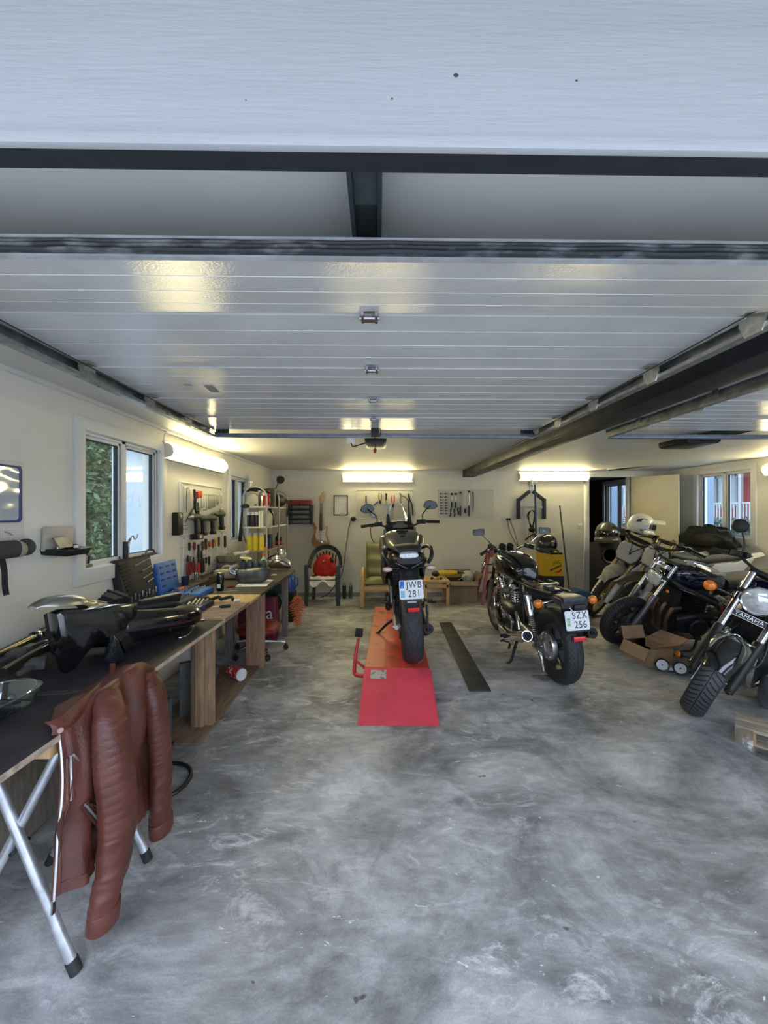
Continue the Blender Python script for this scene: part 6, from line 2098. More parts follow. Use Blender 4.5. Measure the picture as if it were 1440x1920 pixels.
MB().lathe([(0, .4), (.08, .4), (.09, .45), (.085, .6), (.05, .66), (.03, .68), (0, .68)], n=22).build('jug', mat('blue_water_plastic', (.02, .08, .3), .3, coat=.4), t)
MB().tube([(.07, 0, .6), (.11, 0, .58), (.115, 0, .5), (.085, 0, .45)], .01, 8, 4).build('handle', BLUE, t)
# orange spiky cleaning brush
q = P(555, 1180, Y=5.0)
t = resting('plastic_garland', 'bunch of orange spiky plastic strips standing on the floor at the bench end', 'plastic strips', (-1.06, 5.02, 0))
OR2 = mat('coral_plastic', (.72, .2, .08), .5, nv=.25, ns=30)
rnd = random.Random(2)
for k in range(13):
 z = .03 + .03 * k
 ln = .06 + .055 * math.sin(PI * min(1, (12 - k) / 9))
 mb = MB()
 for i in range(9):
  a = 2 * PI * i / 9 + k * .4
  e = Vector((ln * math.cos(a), ln * .6 * math.sin(a), -.015 + .03 * rnd.random()))
  mb.tube([(0, 0, z), e * .55 + Vector((0, 0, z + .01)), e + Vector((0, 0, z - .01))], [.007, .006, .003], 6)
 mb.build('spiky_strip', OR2, t)
MB().cyl((0, 0, .0), (0, 0, .44), .006, n=8).build('core_cord', OR2, t)

# ---- leather jacket over the table edge
LEA = mat('tan_leather', (.098, .028, .019), .4, nv=.3, ns=9, bump=.2, bs=120, rv=.1)
t = thing('leather_jacket', 'reddish brown leather jacket draped over the front edge of the dark board', 'jacket', (-1.05, 1.5, TZ))
JO = Vector(t.location)
cols = [((106, 1366), (97, 1690), -1.035), ((122, 1356), (118, 1676), -1.005), ((142, 1342), (145, 1655), -.995), ((165, 1322), (168, 1626), -.99), ((186, 1300), (190, 1602), -.985),
  ((206, 1288), (213, 1580), -.98), ((226, 1272), (235, 1556), -.985), ((246, 1256), (256, 1535), -.98), ((264, 1244), (276, 1518), -.985), ((288, 1252), (290, 1510), -1.0)]
NV = 34

def jacket_pt(i, v):
 (tx, ty), (bx_, by), X = cols[i]
 top = P(tx, ty, X=X - .035)
 bot = P(bx_, by, X=X)
 if v < .18:
  k = v / .18
  back = Vector((X - .05 - .15 * min(1, i / 4), top.y + .015, TZ + .012))
  mid = Vector((X - .04 - .06 * min(1, i / 4), top.y + .006, (TZ + top.z) / 2 + .03))
  a = back.lerp(mid, k)
  c = mid.lerp(top, k)
  return a.lerp(c, k)
 k = (v - .18) / .82
 p = top.lerp(bot, k)
 p.x += .035 * math.sin(PI * min(1, k * 1.6)) ** 1.0 * (.4 + .6 * math.sin(i * 1.1) ** 2)
 return p

def jacket_fn(u, v):
 x = u * (len(cols) - 1)
 i = min(int(x), len(cols) - 2)
 f_ = x - i
 pts = [jacket_pt(max(0, min(len(cols) - 1, i + d)), v) for d in (-1, 0, 1, 2)]
 p0, p1, p2, p3 = pts
 p = .5 * ((2 * p1) + (p2 - p0) * f_ + (2 * p0 - 5 * p1 + 4 * p2 - p3) * f_ ** 2 + (3 * p1 - p0 - 3 * p2 + p3) * f_ ** 3)
 k = max(0, (v - .16)) * min(1, .15 + u * 5)
 p.x += k * .045 * noise.noise(Vector((u * 7, v * 2.0, 2.3))) + k * .014 * noise.noise(Vector((u * 18, v * 5, 7)))
 if v > .18:
  # long hanging folds
  p.x += .012 * math.sin(u * 24 + v * 2.5) * (.4 + k)
 return p - JO

jb = MB().grid(54, NV, jacket_fn, .006).build('body', LEA, t, sharp=80)
# hem band
MB().grid(40, 3, lambda u, v: jacket_fn(u * .62, .945 + .05 * v) + Vector((.006, 0, 0)), .004).build('hem_band', LEA, jb, sharp=80)
MB().tube([jacket_fn(0.004, .19 + .8 * i / 30) + Vector((.010, -.006, 0)) for i in range(31)], .005, 6).build('front_zip', mat('zip_silver', (.7, .7, .7), .3, .8), jb)
MB().bar(jacket_fn(0.004, .985) + Vector((.006, -.004, 0)), jacket_fn(0.004, .985) + Vector((.006, -.006, -.045)), .006, .012).build('zip_puller', ALU, jb)
for k in (.045, .075):
 MB().tube([jacket_fn(k, .2 + .78 * i / 24) + Vector((.012, -.003, 0)) for i in range(25)], .003, 5).build('seam', LEA, jb)

def on_jacket(px, py, out=.0):
 best = None
 for i in range(55):
  for j in range(6, 35):
   w = jacket_fn(i / 54, j / 34) + JO
   d = w - CAM
   fx = 720 + 720 * (d.x * math.cos(YAW) - d.y * math.sin(YAW)) / (d.x * math.sin(YAW) + d.y * math.cos(YAW))
   fy = 960 - 720 * d.z / (d.x * math.sin(YAW) + d.y * math.cos(YAW))
   e = (fx - px) ** 2 + (fy - py) ** 2
   if best is None or e < best[0]:
    best = (e, w)
 return best[1] - JO + Vector((out, -out * .5, 0))

for pa, pb in (((125, 1412), (126, 1497)), ((153, 1512), (187, 1543))):
 a, c = on_jacket(*pa, .012), on_jacket(*pb, .012)
 z_ = MB().tube([a, a.lerp(c, .5) + Vector((.004, 0, 0)), c], .0045, 8).build('pocket_zip', mat('zip_silver', (.7, .7, .7)), jb)
 d = (c - a).normalized()
 MB().bar(a + Vector((.006, 0, .004)), a + d * .02 + Vector((.012, .022, -.012)), .007, .006).build('pocket_puller', CHR, z_)
 for s in (-1, 1):
  off = Vector((0, .012 * s, 0)) if abs(d.z) > .7 else Vector((0, 0, .012 * s))
  MB().tube([a + off, a.lerp(c, .5) + off, c + off], .005, 6).build('pocket_welt', LEA, z_)

def sleeve(name, pts, rs, quilt, flat=.75):
 pts = [P(x, y, X=X) - JO for x, y, X in pts]
 cp = catmull(pts, 40)
 cr = [q.x for q in catmull([Vector((r, 0, 0)) for r in rs], 40)]
 n = len(cp)
 rings = []
 for i in range(n):
  tt = i / (n - 1)
  d = (cp[min(i + 1, n - 1)] - cp[max(i - 1, 0)]).normalized()
  yv = Vector((0, 1, 0))
  s1 = (yv - d * yv.dot(d)).normalized()
  s2 = d.cross(s1)
  ring = []
  for j in range(28):
   a = 2 * PI * j / 28
   r = cr[i] * (1 + .07 * noise.noise(Vector((math.cos(a) * 1.3, math.sin(a) * 1.3, tt * 5 + rs[0] * 90))))
   if quilt[0] < tt < quilt[1]:
    ph = ((tt - quilt[0]) / (quilt[1] - quilt[0]) * quilt[2]) % 1
    r *= 1 + .055 * (math.sin(PI * ph) ** .35 - .8)
   else:
    r *= 1 + .03 * math.sin(tt * 46 + 2.5 * math.sin(a)) + .02 * math.sin(tt * 97 + 3 * math.cos(a))
   ring.append(cp[i] + s1 * (r * math.cos(a)) + s2 * (r * flat * math.sin(a)))
  rings.append(ring)
 mb = MB().loft(rings)
 o = mb.build(name, LEA, t, sharp=70)
 d = (cp[-1] - cp[-2]).normalized()
 yv = Vector((0, 1, 0))
 s1 = (yv - d * yv.dot(d)).normalized()
 s2 = d.cross(s1)
 e = cp[-1]
 r = cr[-1]
 R1 = lambda k, dz: [e - d * dz + s1 * (r * k * math.cos(2 * PI * j / 28)) + s2 * (r * k * flat * math.sin(2 * PI * j / 28)) for j in range(28)]
 MB().loft([R1(1.0, .055), R1(1.05, .05), R1(1.06, .0), R1(1.0, -.006), R1(.86, -.004), R1(.8, .03)], cap=True).build('cuff', LEA, o, sharp=60)
 return o

sleeve('sleeve', [(205, 1300, -1.0), (206, 1350, -.955), (213, 1425, -.93), (222, 1520, -.915), (213, 1620, -.915), (198, 1680, -.92), (193, 1728, -.925)], [.04, .062, .070, .070, .062, .054, .054], (.18, .56, 13))
sleeve('sleeve', [(282, 1262, -1.0), (290, 1300, -.965), (297, 1365, -.95), (302, 1430, -.945), (301, 1500, -.945), (302, 1555, -.945)], [.032, .052, .056, .056, .056, .058], (.16, .56, 11), .7)
# collar
mb = MB()
cu = [P(x, y, X=X) - JO for x, y, X in ((96, 1366, -1.03), (112, 1363, -1.015), (130, 1352, -1.01), (150, 1335, -1.02), (170, 1316, -1.03), (192, 1296, -1.05), (212, 1278, -1.10))]
cc = catmull(cu, 6)
mb.grid(len(cc) - 1, 6, lambda u, v: cc[min(int(round(u * (len(cc) - 1))), len(cc) - 1)] + Vector((.012 * math.sin(PI * v) - .018 * v, -.004 * v, .045 * v - .022)) + Vector((.004, 0, 0)) * noise.noise(Vector((u * 6, v * 2, 0))), .008)
co = mb.build('collar', LEA, t, sharp=60)
MB().lathe([(0, .004), (.008, .004), (.010, 0), (.0, 0)], cc[4] + Vector((.016, -.006, -.004)), (1, -.8, 0), 16).build('snap_button', mat('antique_snap', (.45, .3, .25), .3, .8), co)
q = P(211, 1253, X=-1.12) - JO
MB().bar(q + Vector((0, 0, -.03)), q + Vector((0, 0, .02)), .02, .006).build('hanging_loop', LEA, t)

# ================================================================== WALL BOARDS AND TOOLS
PEGM = mat('perforated_board', (.66, .65, .6), .5, nv=.03, ns=6)

def perforated(name, m, pitch=.025):
 """painted metal board with a punched grid of holes"""
 if name in MATS:
  return MATS[name]
 mm = mat(name, m, .45, nv=.03, ns=5)
 nt = mm.node_tree
 b = nt.nodes['Principled BSDF']
 tc = nt.nodes.new('ShaderNodeTexCoord')
 vm = nt.nodes.new('ShaderNodeVectorMath')
 vm.operation = 'SCALE'
 vm.inputs['Scale'].default_value = 1 / pitch
 nt.links.new(tc.outputs['Object'], vm.inputs[0])
 fr_ = nt.nodes.new('ShaderNodeVectorMath')
 fr_.operation = 'FRACTION'
 nt.links.new(vm.outputs[0], fr_.inputs[0])
 ds = nt.nodes.new('ShaderNodeVectorMath')
 ds.operation = 'SUBTRACT'
 nt.links.new(fr_.outputs[0], ds.inputs[0])
 ds.inputs[1].default_value = (.5, .5, .5)
 ms = nt.nodes.new('ShaderNodeVectorMath')
 ms.operation = 'MULTIPLY'
 nt.links.new(ds.outputs[0], ms.inputs[0])
 ms.inputs[1].default_value = (1, 1, 0)
 ln = nt.nodes.new('ShaderNodeVectorMath')
 ln.operation = 'LENGTH'
 nt.links.new(ms.outputs[0], ln.inputs[0])
 lt_ = nt.nodes.new('ShaderNodeMath')
 lt_.operation = 'LESS_THAN'
 nt.links.new(ln.outputs['Value'], lt_.inputs[0])
 lt_.inputs[1].default_value = .13
 mx = nt.nodes.new('ShaderNodeMix')
 mx.data_type = 'RGBA'
 nt.links.new(lt_.outputs[0], mx.inputs[0])
 src = b.inputs['Base Color'].links[0].from_socket
 nt.links.new(src, mx.inputs[6])
 mx.inputs[7].default_value = (.3, .3, .28, 1)
 nt.links.new(mx.outputs[2], b.inputs['Base Color'])
 return mm

PERF = perforated('perforated_steel', (.64, .64, .6))

def LW(px, py, out=.0):
 """frame on the left wall at a pixel: x along the wall (away from camera), y up, z into the room"""
 q = P(px, py, X=XL + out)
 return fr(q, (0, 1, 0), (0, 0, 1))

def BW(px, py, out=.0):
 q = P(px, py, Y=YB - out)
 return fr(q, (1, 0, 0), (0, 0, 1))

def on_wall(name, label, cat, M, group=None):
 t = thing(name, label, cat, group=group)
 t.matrix_basis = M
 return t

def board(label, M, w, h, m=PERF, d=.012):
 t = on_wall('tool_board', label, 'tool board', M)
 MB().box((w / 2, -h / 2, d / 2), (w, h, d)).build('panel', m, t, bevel=.002)
 mb = MB()
 for x, y, sx, sy in ((w / 2, 0, w, .008), (w / 2, -h, w, .008), (0, -h / 2, .008, h), (w, -h / 2, .008, h)):
  mb.box((x, y, d / 2 + .002), (sx, sy, d + .006))
 mb.build('rim', TRIMM, t, bevel=.002)
 t.matrix_basis = M @ Matrix.Translation((0, 0, .002))
 for x in (.02, w - .02):
  MB().cyl((x, -.02, d), (x, -.02, d + .006), .008, n=12).build('screw', STEEL, t)
 return t

def screwdriver(label, M, hl, total, hm, sm=STEEL, r=.014, group='screwdrivers on the left wall board'):
 """hangs handle up; origin at the top of the handle"""
 t = on_wall('screwdriver', label, 'screwdriver', M, group)
 MB().lathe([(0, 0), (r * .8, -.003), (r, -hl * .15), (r * .85, -hl * .6), (r * 1.0, -hl * .75), (r * .6, -hl * .97), (0, -hl)], (0, 0, .03), (0, 1, 0), 12).build('handle', hm, t)
 MB().tube([(0, -hl * .9, .03), (0, -total + .006, .03), (0, -total, .03)], [.0035, .0035, .0045], 8).build('shaft', sm, t)
 return t

def pliers(label, M, ln, gap, hm, jm=DSTEEL, up=False, lean=0.0, name='pliers', hr=.009, group=None):
 """hangs jaws up unless up=False; y from 0 (top) to -ln"""
 t = on_wall(name, label, 'pliers', M @ Matrix.Rotation(lean, 4, 'Z'), group)
 jl = ln * .28
 s0 = -1 if not up else 1
 top = 0 if not up else -ln
 Y = lambda f: top + s0 * f * ln
 mb = MB().prism([(-.006, Y(0)), (.006, Y(0)), (.016, Y(.16)), (.016, Y(.30)), (-.016, Y(.30)), (-.016, Y(.16))], .014, Matrix.Translation((0, 0, .02)))
 mb.cyl((0, Y(.25), .016), (0, Y(.25), .038), .009, n=12)
 hd = mb.build('jaw', jm, t, bevel=.002)
 for s in (-1, 1):
  MB().tube([(s * .007, Y(.28), .027), (s * gap * .8, Y(.45), .027), (s * gap, Y(.75), .027), (s * gap * .7, Y(1), .027)], [hr * .8, hr, hr, hr * .9], 8, 4).build('handle', hm, t)
 return t

SPM = mat('spanner_steel', (.3, .3, .3), .3, 1.0, nv=.3, ns=40)

def spanner(label, M, ln, m=SPM, w=.011, group='ring spanners on the left wall board', ring=True):
 t = on_wall('spanner', label, 'spanner', M, group)
 mb = MB().box((0, -ln / 2, .02), (w * .75, ln * .85, .005))
 mb.lathe([(w * .5, .016), (w * 1.05, .016), (w * 1.05, .026), (w * .5, .026)], (0, -ln + w, 0), (0, 0, 1), 16, True)
 mb.prism([(-w, -w * 2), (-w * 1.05, -w * .6), (-w * .6, 0), (-w * .45, -w * .9), (w * .45, -w * .9), (w * .6, 0), (w * 1.05, -w * .6), (w, -w * 2)], .006, Matrix.Translation((0, 0, .017)))
 mb.build('spanner_body', m, t, bevel=.0008)
 return t

def drill(label, M, sc=1.0, battery=True, tilt=0.0):
 t = on_wall('cordless_drill', label, 'drill', M @ Matrix.Rotation(tilt, 4, 'Z') @ Matrix.Scale(sc * 1.12, 4), 'cordless machines on the left wall board')
 gm = mat('dark_green_tool', (.03, .045, .035), .45, nv=.2)
 mb = MB().tube([(-.08, 0, .05), (-.06, 0, .05), (.06, 0, .05), (.085, 0, .05)], [.024, .032, .034, .024], 18)
 mb.build('motor_body', gm, t)
 MB().tube([(-.15, 0, .05), (-.14, 0, .05), (-.10, 0, .05), (-.08, 0, .05)], [.008, .018, .02, .026], 16).build('chuck', ALU if battery else DSTEEL, t)
 mb = MB().loft([[(a + dx, y, .05 + c) for a, c in ((-.024, -.018), (.024, -.018), (.03, 0), (.024, .018), (-.024, .018), (-.03, 0))] for y, dx in ((-.015, .02), (-.06, .028), (-.15, .036), (-.165, .038))])
 mb.build('handle', BLK, t, bevel=.004)
 if battery:
  MB().box((.03, -.195, .05), (.13, .055, .075)).build('battery', BLK, t, bevel=.01)
  MB().box((.03, -.195, .0885), (.05, .03, .002)).build('battery_label', mat('pale_label', (.6, .6, .6), .5), t)
 else:
  MB().box((.038, -.155, .05), (.062, .035, .05)).build('battery', BLK, t, bevel=.006)
 return t

# ---- upper and lower board on the left wall
q0, q1 = P(335, 904, X=XL), P(413, 915, X=XL)
zt = q0.z
board('pale perforated tool board on the left wall under the fluorescent lamp', fr((XL, q0.y, zt), (0, 1, 0), (0, 0, 1)), q1.y - q0.y, zt - P(337, 1004, X=XL).z - .0)
q2 = P(338, 1006, X=XL)
board('second perforated board on the left wall with screwdrivers and pliers', fr((XL, q2.y + .02, q2.z), (0, 1, 0), (0, 0, 1)), q1.y - q2.y - .0, q2.z - .86)
lettering('board_lettering', 'tools', .05, mat('red_print_text', (.6, .08, .05), .5), [x for x in COL.objects if x.name.startswith('tool_board')][0], Matrix.Translation((.72, -.03, .0185))) if False else None

CX = lambda x: 330 + x / 8.73
CY = lambda y: 890 + y / 8.73
sd = [(170, 1110, 1245, 1310, BLK, 'short black handled screwdriver, leftmost of the upper screwdriver row'), (255, 1100, 1235, 1400, REDD, 'red handled screwdriver second from left in the upper row'),
      (390, 1090, 1240, 1335, mat('brown_plastic', (.07, .03, .015), .4), 'thin brown screwdriver right of the long black cutters'), (445, 1045, 1230, 1345, mat('brown_plastic', (.07, .03, .015)), 'thick brown handled screwdriver in the middle of the row'),
      (505, 1100, 1180, 1255, REDP, 'small red handled screwdriver right of the thick brown one'), (563, 1055, 1200, 1340, REDD, 'long red handled screwdriver left of the yellow topped one'),
      (608, 1040, 1165, 1290, YEL, 'yellow topped screwdriver in the upper row'), (660, 1015, 1180, 1325, mat('brown_plastic', (.07, .03, .015)), 'long dark brown screwdriver right of the yellow topped one'),
      (762, 995, 1200, 1370, BLK, 'big black screwdriver at the right end of the row'), (447, 1350, 1455, 1500, BLK, 'small black screwdriver in the lower row'), (497, 1335, 1480, 1605, mat('green_black', (.015, .03, .025), .4), 'green black screwdriver at the right end of the lower row')]
for cx, c0, c1, c2, m, lab in sd:
 M = LW(CX(cx), CY(c0), .012)
 k = P(CX(cx), 1000, X=XL).y / 720 / 8.73
 screwdriver(lab, M, (c1 - c0) * k, (c2 - c0) * k, m, r=.016 if 'thick' in lab or 'big' in lab else .013)
k0 = 3.9 / 720 / 8.73
pliers('red and black handled pliers, leftmost on the lower board', LW(CX(150), CY(1320), .01), 330 * k0, .016, REDD)
pliers('dark red pliers with open handles beside the leftmost ones', LW(CX(195), CY(1330), .01), 300 * k0, .026, REDD, ALUD)
pliers('dark red pliers third from left on the lower board', LW(CX(250), CY(1350), .01), 270 * k0, .018, REDD)
pliers('long red handled cutters hanging low on the lower board', LW(CX(330), CY(1330), .01), 390 * k0, .016, REDP, hr=.012)
pliers('black pump pliers hanging above the red cutters', LW(CX(325), CY(1140), .02), 240 * k0, .012, BLK)
pliers('black curved pliers right of the red cutters', LW(CX(375), CY(1240), .01), 390 * k0, .014, BLK, lean=.05)
pliers('black bent nippers hanging slantwise right of the curved pliers', LW(CX(400), CY(1360), .01), 245 * k0, .010, BLK, lean=.16)
for i, (cx, c0, c1) in enumerate(((397, 305, 545), (430, 305, 590), (465, 310, 580), (500, 315, 560), (522, 315, 560), (545, 318, 555), (567, 315, 540), (585, 315, 535), (605, 320, 520), (640, 330, 480), (655, 330, 500), (672, 332, 470), (715, 330, 460))):
 k = P(CX(cx), 950, X=XL).y / 720 / 8.73
 spanner('silver ring spanner hanging in the upper right spanner row of the left board', LW(CX(cx), CY(c0), .008), (c1 - c0) * k, w=.011 if i < 9 else .008)
t = spanner('adjustable steel spanner hanging below the spanner row beside the last drill', LW(CX(722), CY(540), .01), .14, STEEL, .02, group=None)
spanner('thin open steel spanner right of the last drill', LW(CX(738), CY(555), .012) @ Matrix.Rotation(.12, 4, 'Z'), .15, STEEL, .014, group=None)
for i, (cx, c0, c1) in enumerate(((100, 195, 640), (127, 200, 560), (150, 220, 610), (193, 200, 330))):
 k = P(CX(cx), 950, X=XL).y / 720 / 8.73
 t = on_wall('hex_key', 'thin steel rod with bent top at the left end of the board, group of four', 'hex key', LW(CX(cx), CY(c0), .012), 'thin rods on the board')
 MB().tube([(.03, 0, .015), (.004, 0, .015), (0, -.006, .015), (0, -(c1 - c0) * k, .015)], .0035, 6).build('rod', STEEL if i != 2 else DSTEEL, t)
for cx, c0, lab, hm in ((322, 262, 'orange handled scraper left of its twin in front of the black riveter', ORNG), (358, 265, 'orange handled scraper with long shaft right of its twin', ORNG), (292, 275, 'dark red handled driver left of the orange scrapers', REDD)):
 screwdriver(lab, LW(CX(cx), CY(c0), .05), .075, .20, hm, r=.015, group=None)
t = on_wall('hand_riveter', 'long black riveter with ribbed handle standing upright on the board', 'riveter', LW(CX(255), CY(245), .02))
MB().tube([(-.01, 0, .03), (0, -.02, .03), (.008, -.09, .03), (.014, -.12, .03), (.018, -.2, .03)], [.012, .013, .012, .018, .02], 12).build('upper_handle', BLK, t)
for k in range(4):
 MB().cyl((.004 + .001 * k, -.03 - .015 * k, .03), (.004, -.034 - .015 * k, .03), .016, n=12).build('grip_ring', BLK, t)
MB().tube([(.03, -.13, .035), (.045, -.2, .035), (.05, -.25, .035)], [.02, .024, .018], 12).build('lower_handle', BLK, t)
MB().cyl((.05, -.25, .035), (.052, -.28, .035), .012, n=12).build('nose', CHR, t)
t = on_wall('punch', 'black handled punch hanging slantwise left of the big drill', 'punch', LW(CX(225), CY(560), .04) @ Matrix.Rotation(-.85, 4, 'Z'))
MB().tube([(0, 0, .03), (0, -.09, .03), (0, -.1, .03), (0, -.2, .03)], [.009, .012, .005, .003], 10).build('punch', BLK, t)
drill('big cordless drill with silver chuck and battery, leftmost on the board', LW(CX(235), CY(690), .01), .92, True)
drill('cordless machine without battery second from left on the board', LW(CX(350), CY(715), .01), .92, False, -.05)
drill('cordless machine without battery third from left on the board', LW(CX(505), CY(715), .01), .92, False)
drill('cordless machine without battery at the right end of the board', LW(CX(655), CY(645), .01), .95, False)
t = on_wall('battery_charger', 'black battery charger hanging on the wall left of the tool board', 'charger', LW(327, 982, .0))
MB().box((0, 0, .03), (.095, .215, .06)).build('case', BLK, t, bevel=.012)
for k in range(6):
 MB().box((.01, -.02 - .015 * k, .061), (.05, .006, .004)).build('vent', BLKM, t)
MB().cyl((0, .07, .058), (0, .07, .064), .018, n=18).build('dial', STEEL, t)
for yy in (.03, -.02, -.06):
 t = on_wall('board_hook', 'thin steel hook sticking out between charger and tool board', 'hook', LW(340, 982 - yy * 180, .012), 'empty hooks by the charger')
 MB().tube([(0, 0, 0), (.0, 0, .05), (.0, .01, .055)], .003, 6).build('hook', STEEL, t)
# rails the tools hang from
for (a, c, lab) in (((340, 1028), (410, 1016), 'thin wire rail holding the upper screwdriver row'), ((345, 1050), (397, 1042), 'thin wire rail holding the lower screwdriver row')):
 qa, qc = P(*a, X=XL + .03), P(*c, X=XL + .03)
 t = thing('wire_rail', lab, 'rail', qa)
 MB().tube([Vector((-.018, 0, 0)), Vector((0, 0, 0)), Vector((0, qc.y - qa.y, 0)), Vector((-.018, qc.y - qa.y, 0))], .0025, 6).build('wire', STEEL, t)

# ---- left wall near the camera
q = P(42, 868, X=XL)
zb = P(42, 1024, X=XL).z
t = on_wall('pegboard', 'pale pegboard with small holes at the left picture edge', 'pegboard', fr((XL, 1.0, q.z), (0, 1, 0), (0, 0, 1)))
w, h = q.y - 1.0, q.z - zb
MB().box((w / 2, -h / 2, .005), (w, h, .010)).build('panel', perforated('pegboard_holes', (.66, .66, .64), .0125), t, bevel=.001)
MB().lathe([(0, .016), (.006, .016), (.009, .012), (.009, .01)], (w - .02, -.02, 0), (0, 0, 1), 14).build('screw', CHR, t)
a, c = P(-60, 876, X=XL + .014), P(40, 979, X=XL + .014)
t = on_wall('document_sleeve', 'clear document sleeve with dark blue frame on the pegboard', 'document sleeve', fr((XL + .013, 1.45, (a.z + c.z) / 2), (0, 1, 0), (0, 0, 1)))
hh = P(40, 875, X=XL + .014).z - c.z
ww = (c.y - 1.45) * 2
zc = (P(40, 875, X=XL + .014).z + c.z) / 2
t.matrix_basis = fr((XL + .013, c.y - .16, zc), (0, 1, 0), (0, 0, 1))
mb = MB()
rp = []
for sx, sy, a0 in ((1, 1, 0), (-1, 1, 90), (-1, -1, 180), (1, -1, 270)):
 for i in range(5):
  rp.append((sx * (.16 - .022) + .022 * math.cos(R_(a0 + 22.5 * i)), sy * (hh / 2 - .022) + .022 * math.sin(R_(a0 + 22.5 * i))))
rings = [[(x * f1, y * f2, z) for x, y in rp] for f1, f2, z in ((1, 1, 0), (1, 1, .006), (.91, .935, .006), (.91, .935, 0))]
mb.loft(rings, loop=True)
mb.build('frame', mat('sleeve_blue', (.02, .03, .2), .35), t)
MB().box((0, 0, .001), (.29, hh * .93, .002)).build('paper', mat('pale_blue_paper', (.6, .64, .7), .7, nv=.05), t)
MB().grid(16, 20, lambda u, v: ((u - .5) * .29, (v - .5) * hh * .93, .005 + .002 * noise.noise(Vector((u * 3, v * 5, 0))))).build('film', GLSC, t)
t = on_wall('pad_roll', 'dark grey pad roll with beige round end hanging below the pegboard', 'pad', LW(20, 1030, .05))
MB().tube([(-.2, 0, 0), (-.15, .0, 0), (.02, 0, 0), (.03, 0, 0)], [.03, .045, .045, .03], 20).build('roll', mat('charcoal_cloth', (.05, .048, .048), .85, nv=.2), t)
MB().ball((.03, -.002, .012), (.03, .042, .04), 18, 12).build('round_end', mat('beige_cloth', (.3, .26, .2), .85, nv=.2), t)
MB().ball((.085, .004, .0), (.03, .045, .045), 18, 12).build('dark_end', mat('charcoal_cloth', (.05, .048, .048)), t)
MB().tube([(0, .04, .0), (.01, .07, 0), (.0, .09, -.03)], .004, 6, 3).build('hook', STEEL, t)
t = on_wall('strap', 'dark cloth strap hanging below the grey pad roll', 'strap', LW(3, 1046, .04))
MB().grid(2, 12, lambda u, v: ((u - .5) * .03 + .03 * v ** 1.5, -.19 * v, .006 * math.sin(v * 5)), .003).build('webbing', mat('navy_cloth', (.02, .02, .03), .85), t)
# small tray shelf with open lid
t = on_wall('parts_tray', 'black parts tray with beige lid mounted on the wall left of the window', 'tray', LW(112, 1030, .0))
MB().loft([[(-.13, -.02, 0), (.10, -.02, 0), (.08, -.035, .11), (-.08, -.035, .11)], [(-.14, .015, 0), (.11, .015, 0), (.09, .005, .125), (-.09, .0, .125)]]).build('tray', BLK, t, bevel=.006)
MB().loft([[(-.14, .0, .005), (.06, .0, .005), (.08, .135, .012), (-.135, .14, .012)], [(-.14, .0, .025), (.06, .0, .025), (.08, .13, .028), (-.135, .135, .028)]]).build('lid', mat('yellowed_plastic', (.45, .42, .36), .5, nv=.15, ns=10), t, bevel=.008)
MB().box((-.06, .045, .07), (.10, .07, .006), (-.6, 0, 0)).build('frame_part', ALUD, t)
rnd = random.Random(9)
for k in range(9):
 MB().box((rnd.uniform(-.09, .07), .018, rnd.uniform(.04, .11)), (.04, .018, .025), (0, rnd.uniform(0, 1), 0)).build('small_part', (ALUD, BLK, STEEL)[k % 3], t, bevel=.003)
# things on the sill of the first window
ZS = W1[2] + .006
t = resting('bench_vice', 'small grey and black vice standing on the left end of the window sill', 'vice', (XL - .03, 2.55, ZS))
MB().box((0, 0, .012), (.05, .08, .024)).box((0, -.02, .05), (.04, .03, .06)).box((0, .02, .09), (.04, .05, .03), (.3, 0, 0)).build('body', ALUD, t, bevel=.004)
MB().tube([(0, .03, .02), (0, .035, .09), (0, .01, .1)], .008, 8, 3).build('handle', BLK, t)
t = resting('spray_gun', 'black grip and silver nozzle standing in the middle of the window sill', 'spray gun', (XL - .015, 2.93, ZS))
MB().tube([(0, 0, 0), (0, 0, .09), (0, 0, .14)], [.018, .02, .016], 14).build('grip', BLK, t)
MB().tube([(0, .03, 0), (.0, .035, .12), (0, .06, .16)], .009, 10, 3).build('pipe', STEEL, t)
MB().tube([(0, .06, .16), (0, .09, .18), (0, .11, .15), (0, .14, .165), (0, .15, .19)], .004, 6, 4).build('bent_wire', mat('copper_wire', (.35, .18, .12), .4, .7), t)
t = resting('folding_tool', 'folded grey tool lying at the right end of the window sill', 'tool', (XL - .01, 3.22, ZS))
MB().box((0, 0, .012), (.03, .16, .02), (0, 0, .05)).tube([(0, -.05, .02), (0, -.02, .05), (0, .05, .05), (0, .08, .02)], .006, 8, 4).build('body', DSTEEL, t, bevel=.003)

# ---- shelving unit in the back left corner
t = thing('shelving_unit', 'grey tubular shelving unit with arched ends in the back left corner', 'shelf', (-1.66, 5.75, 0))
o = Vector(t.location)
TUBM = mat('grey_tube', (.42, .4, .37), .4, .4, nv=.1)
X0, X1 = -1.81, -1.50
ys = (5.16, 5.79, 6.34)
shelfz = (1.575, 1.30, .985, .70, .3)
for y in ys:
 zt = 1.70
 pts = [(X0, y, 0), (X0, y, zt)] + [((X0 + X1) / 2 - (X1 - X0) / 2 * math.cos(PI * i / 10), y, zt + .14 * math.sin(PI * i / 10)) for i in range(1, 10)] + [(X1, y, zt), (X1, y, 0)]
 MB().tube([Vector(p) - o for p in pts], .0125, 10).build('end_frame', TUBM, t)
SHW = mat('shelf_white', (.66, .64, .58), .5, nv=.08)
for i, z in enumerate(shelfz):
 MB().box(Vector(((X0 + X1) / 2, (ys[0] + ys[2]) / 2, z - .009)) - o, (X1 - X0 - .02, ys[2] - ys[0] + .02, .018)).build('shelf_board', SHW if i < 2 else WOODP, t, bevel=.002)

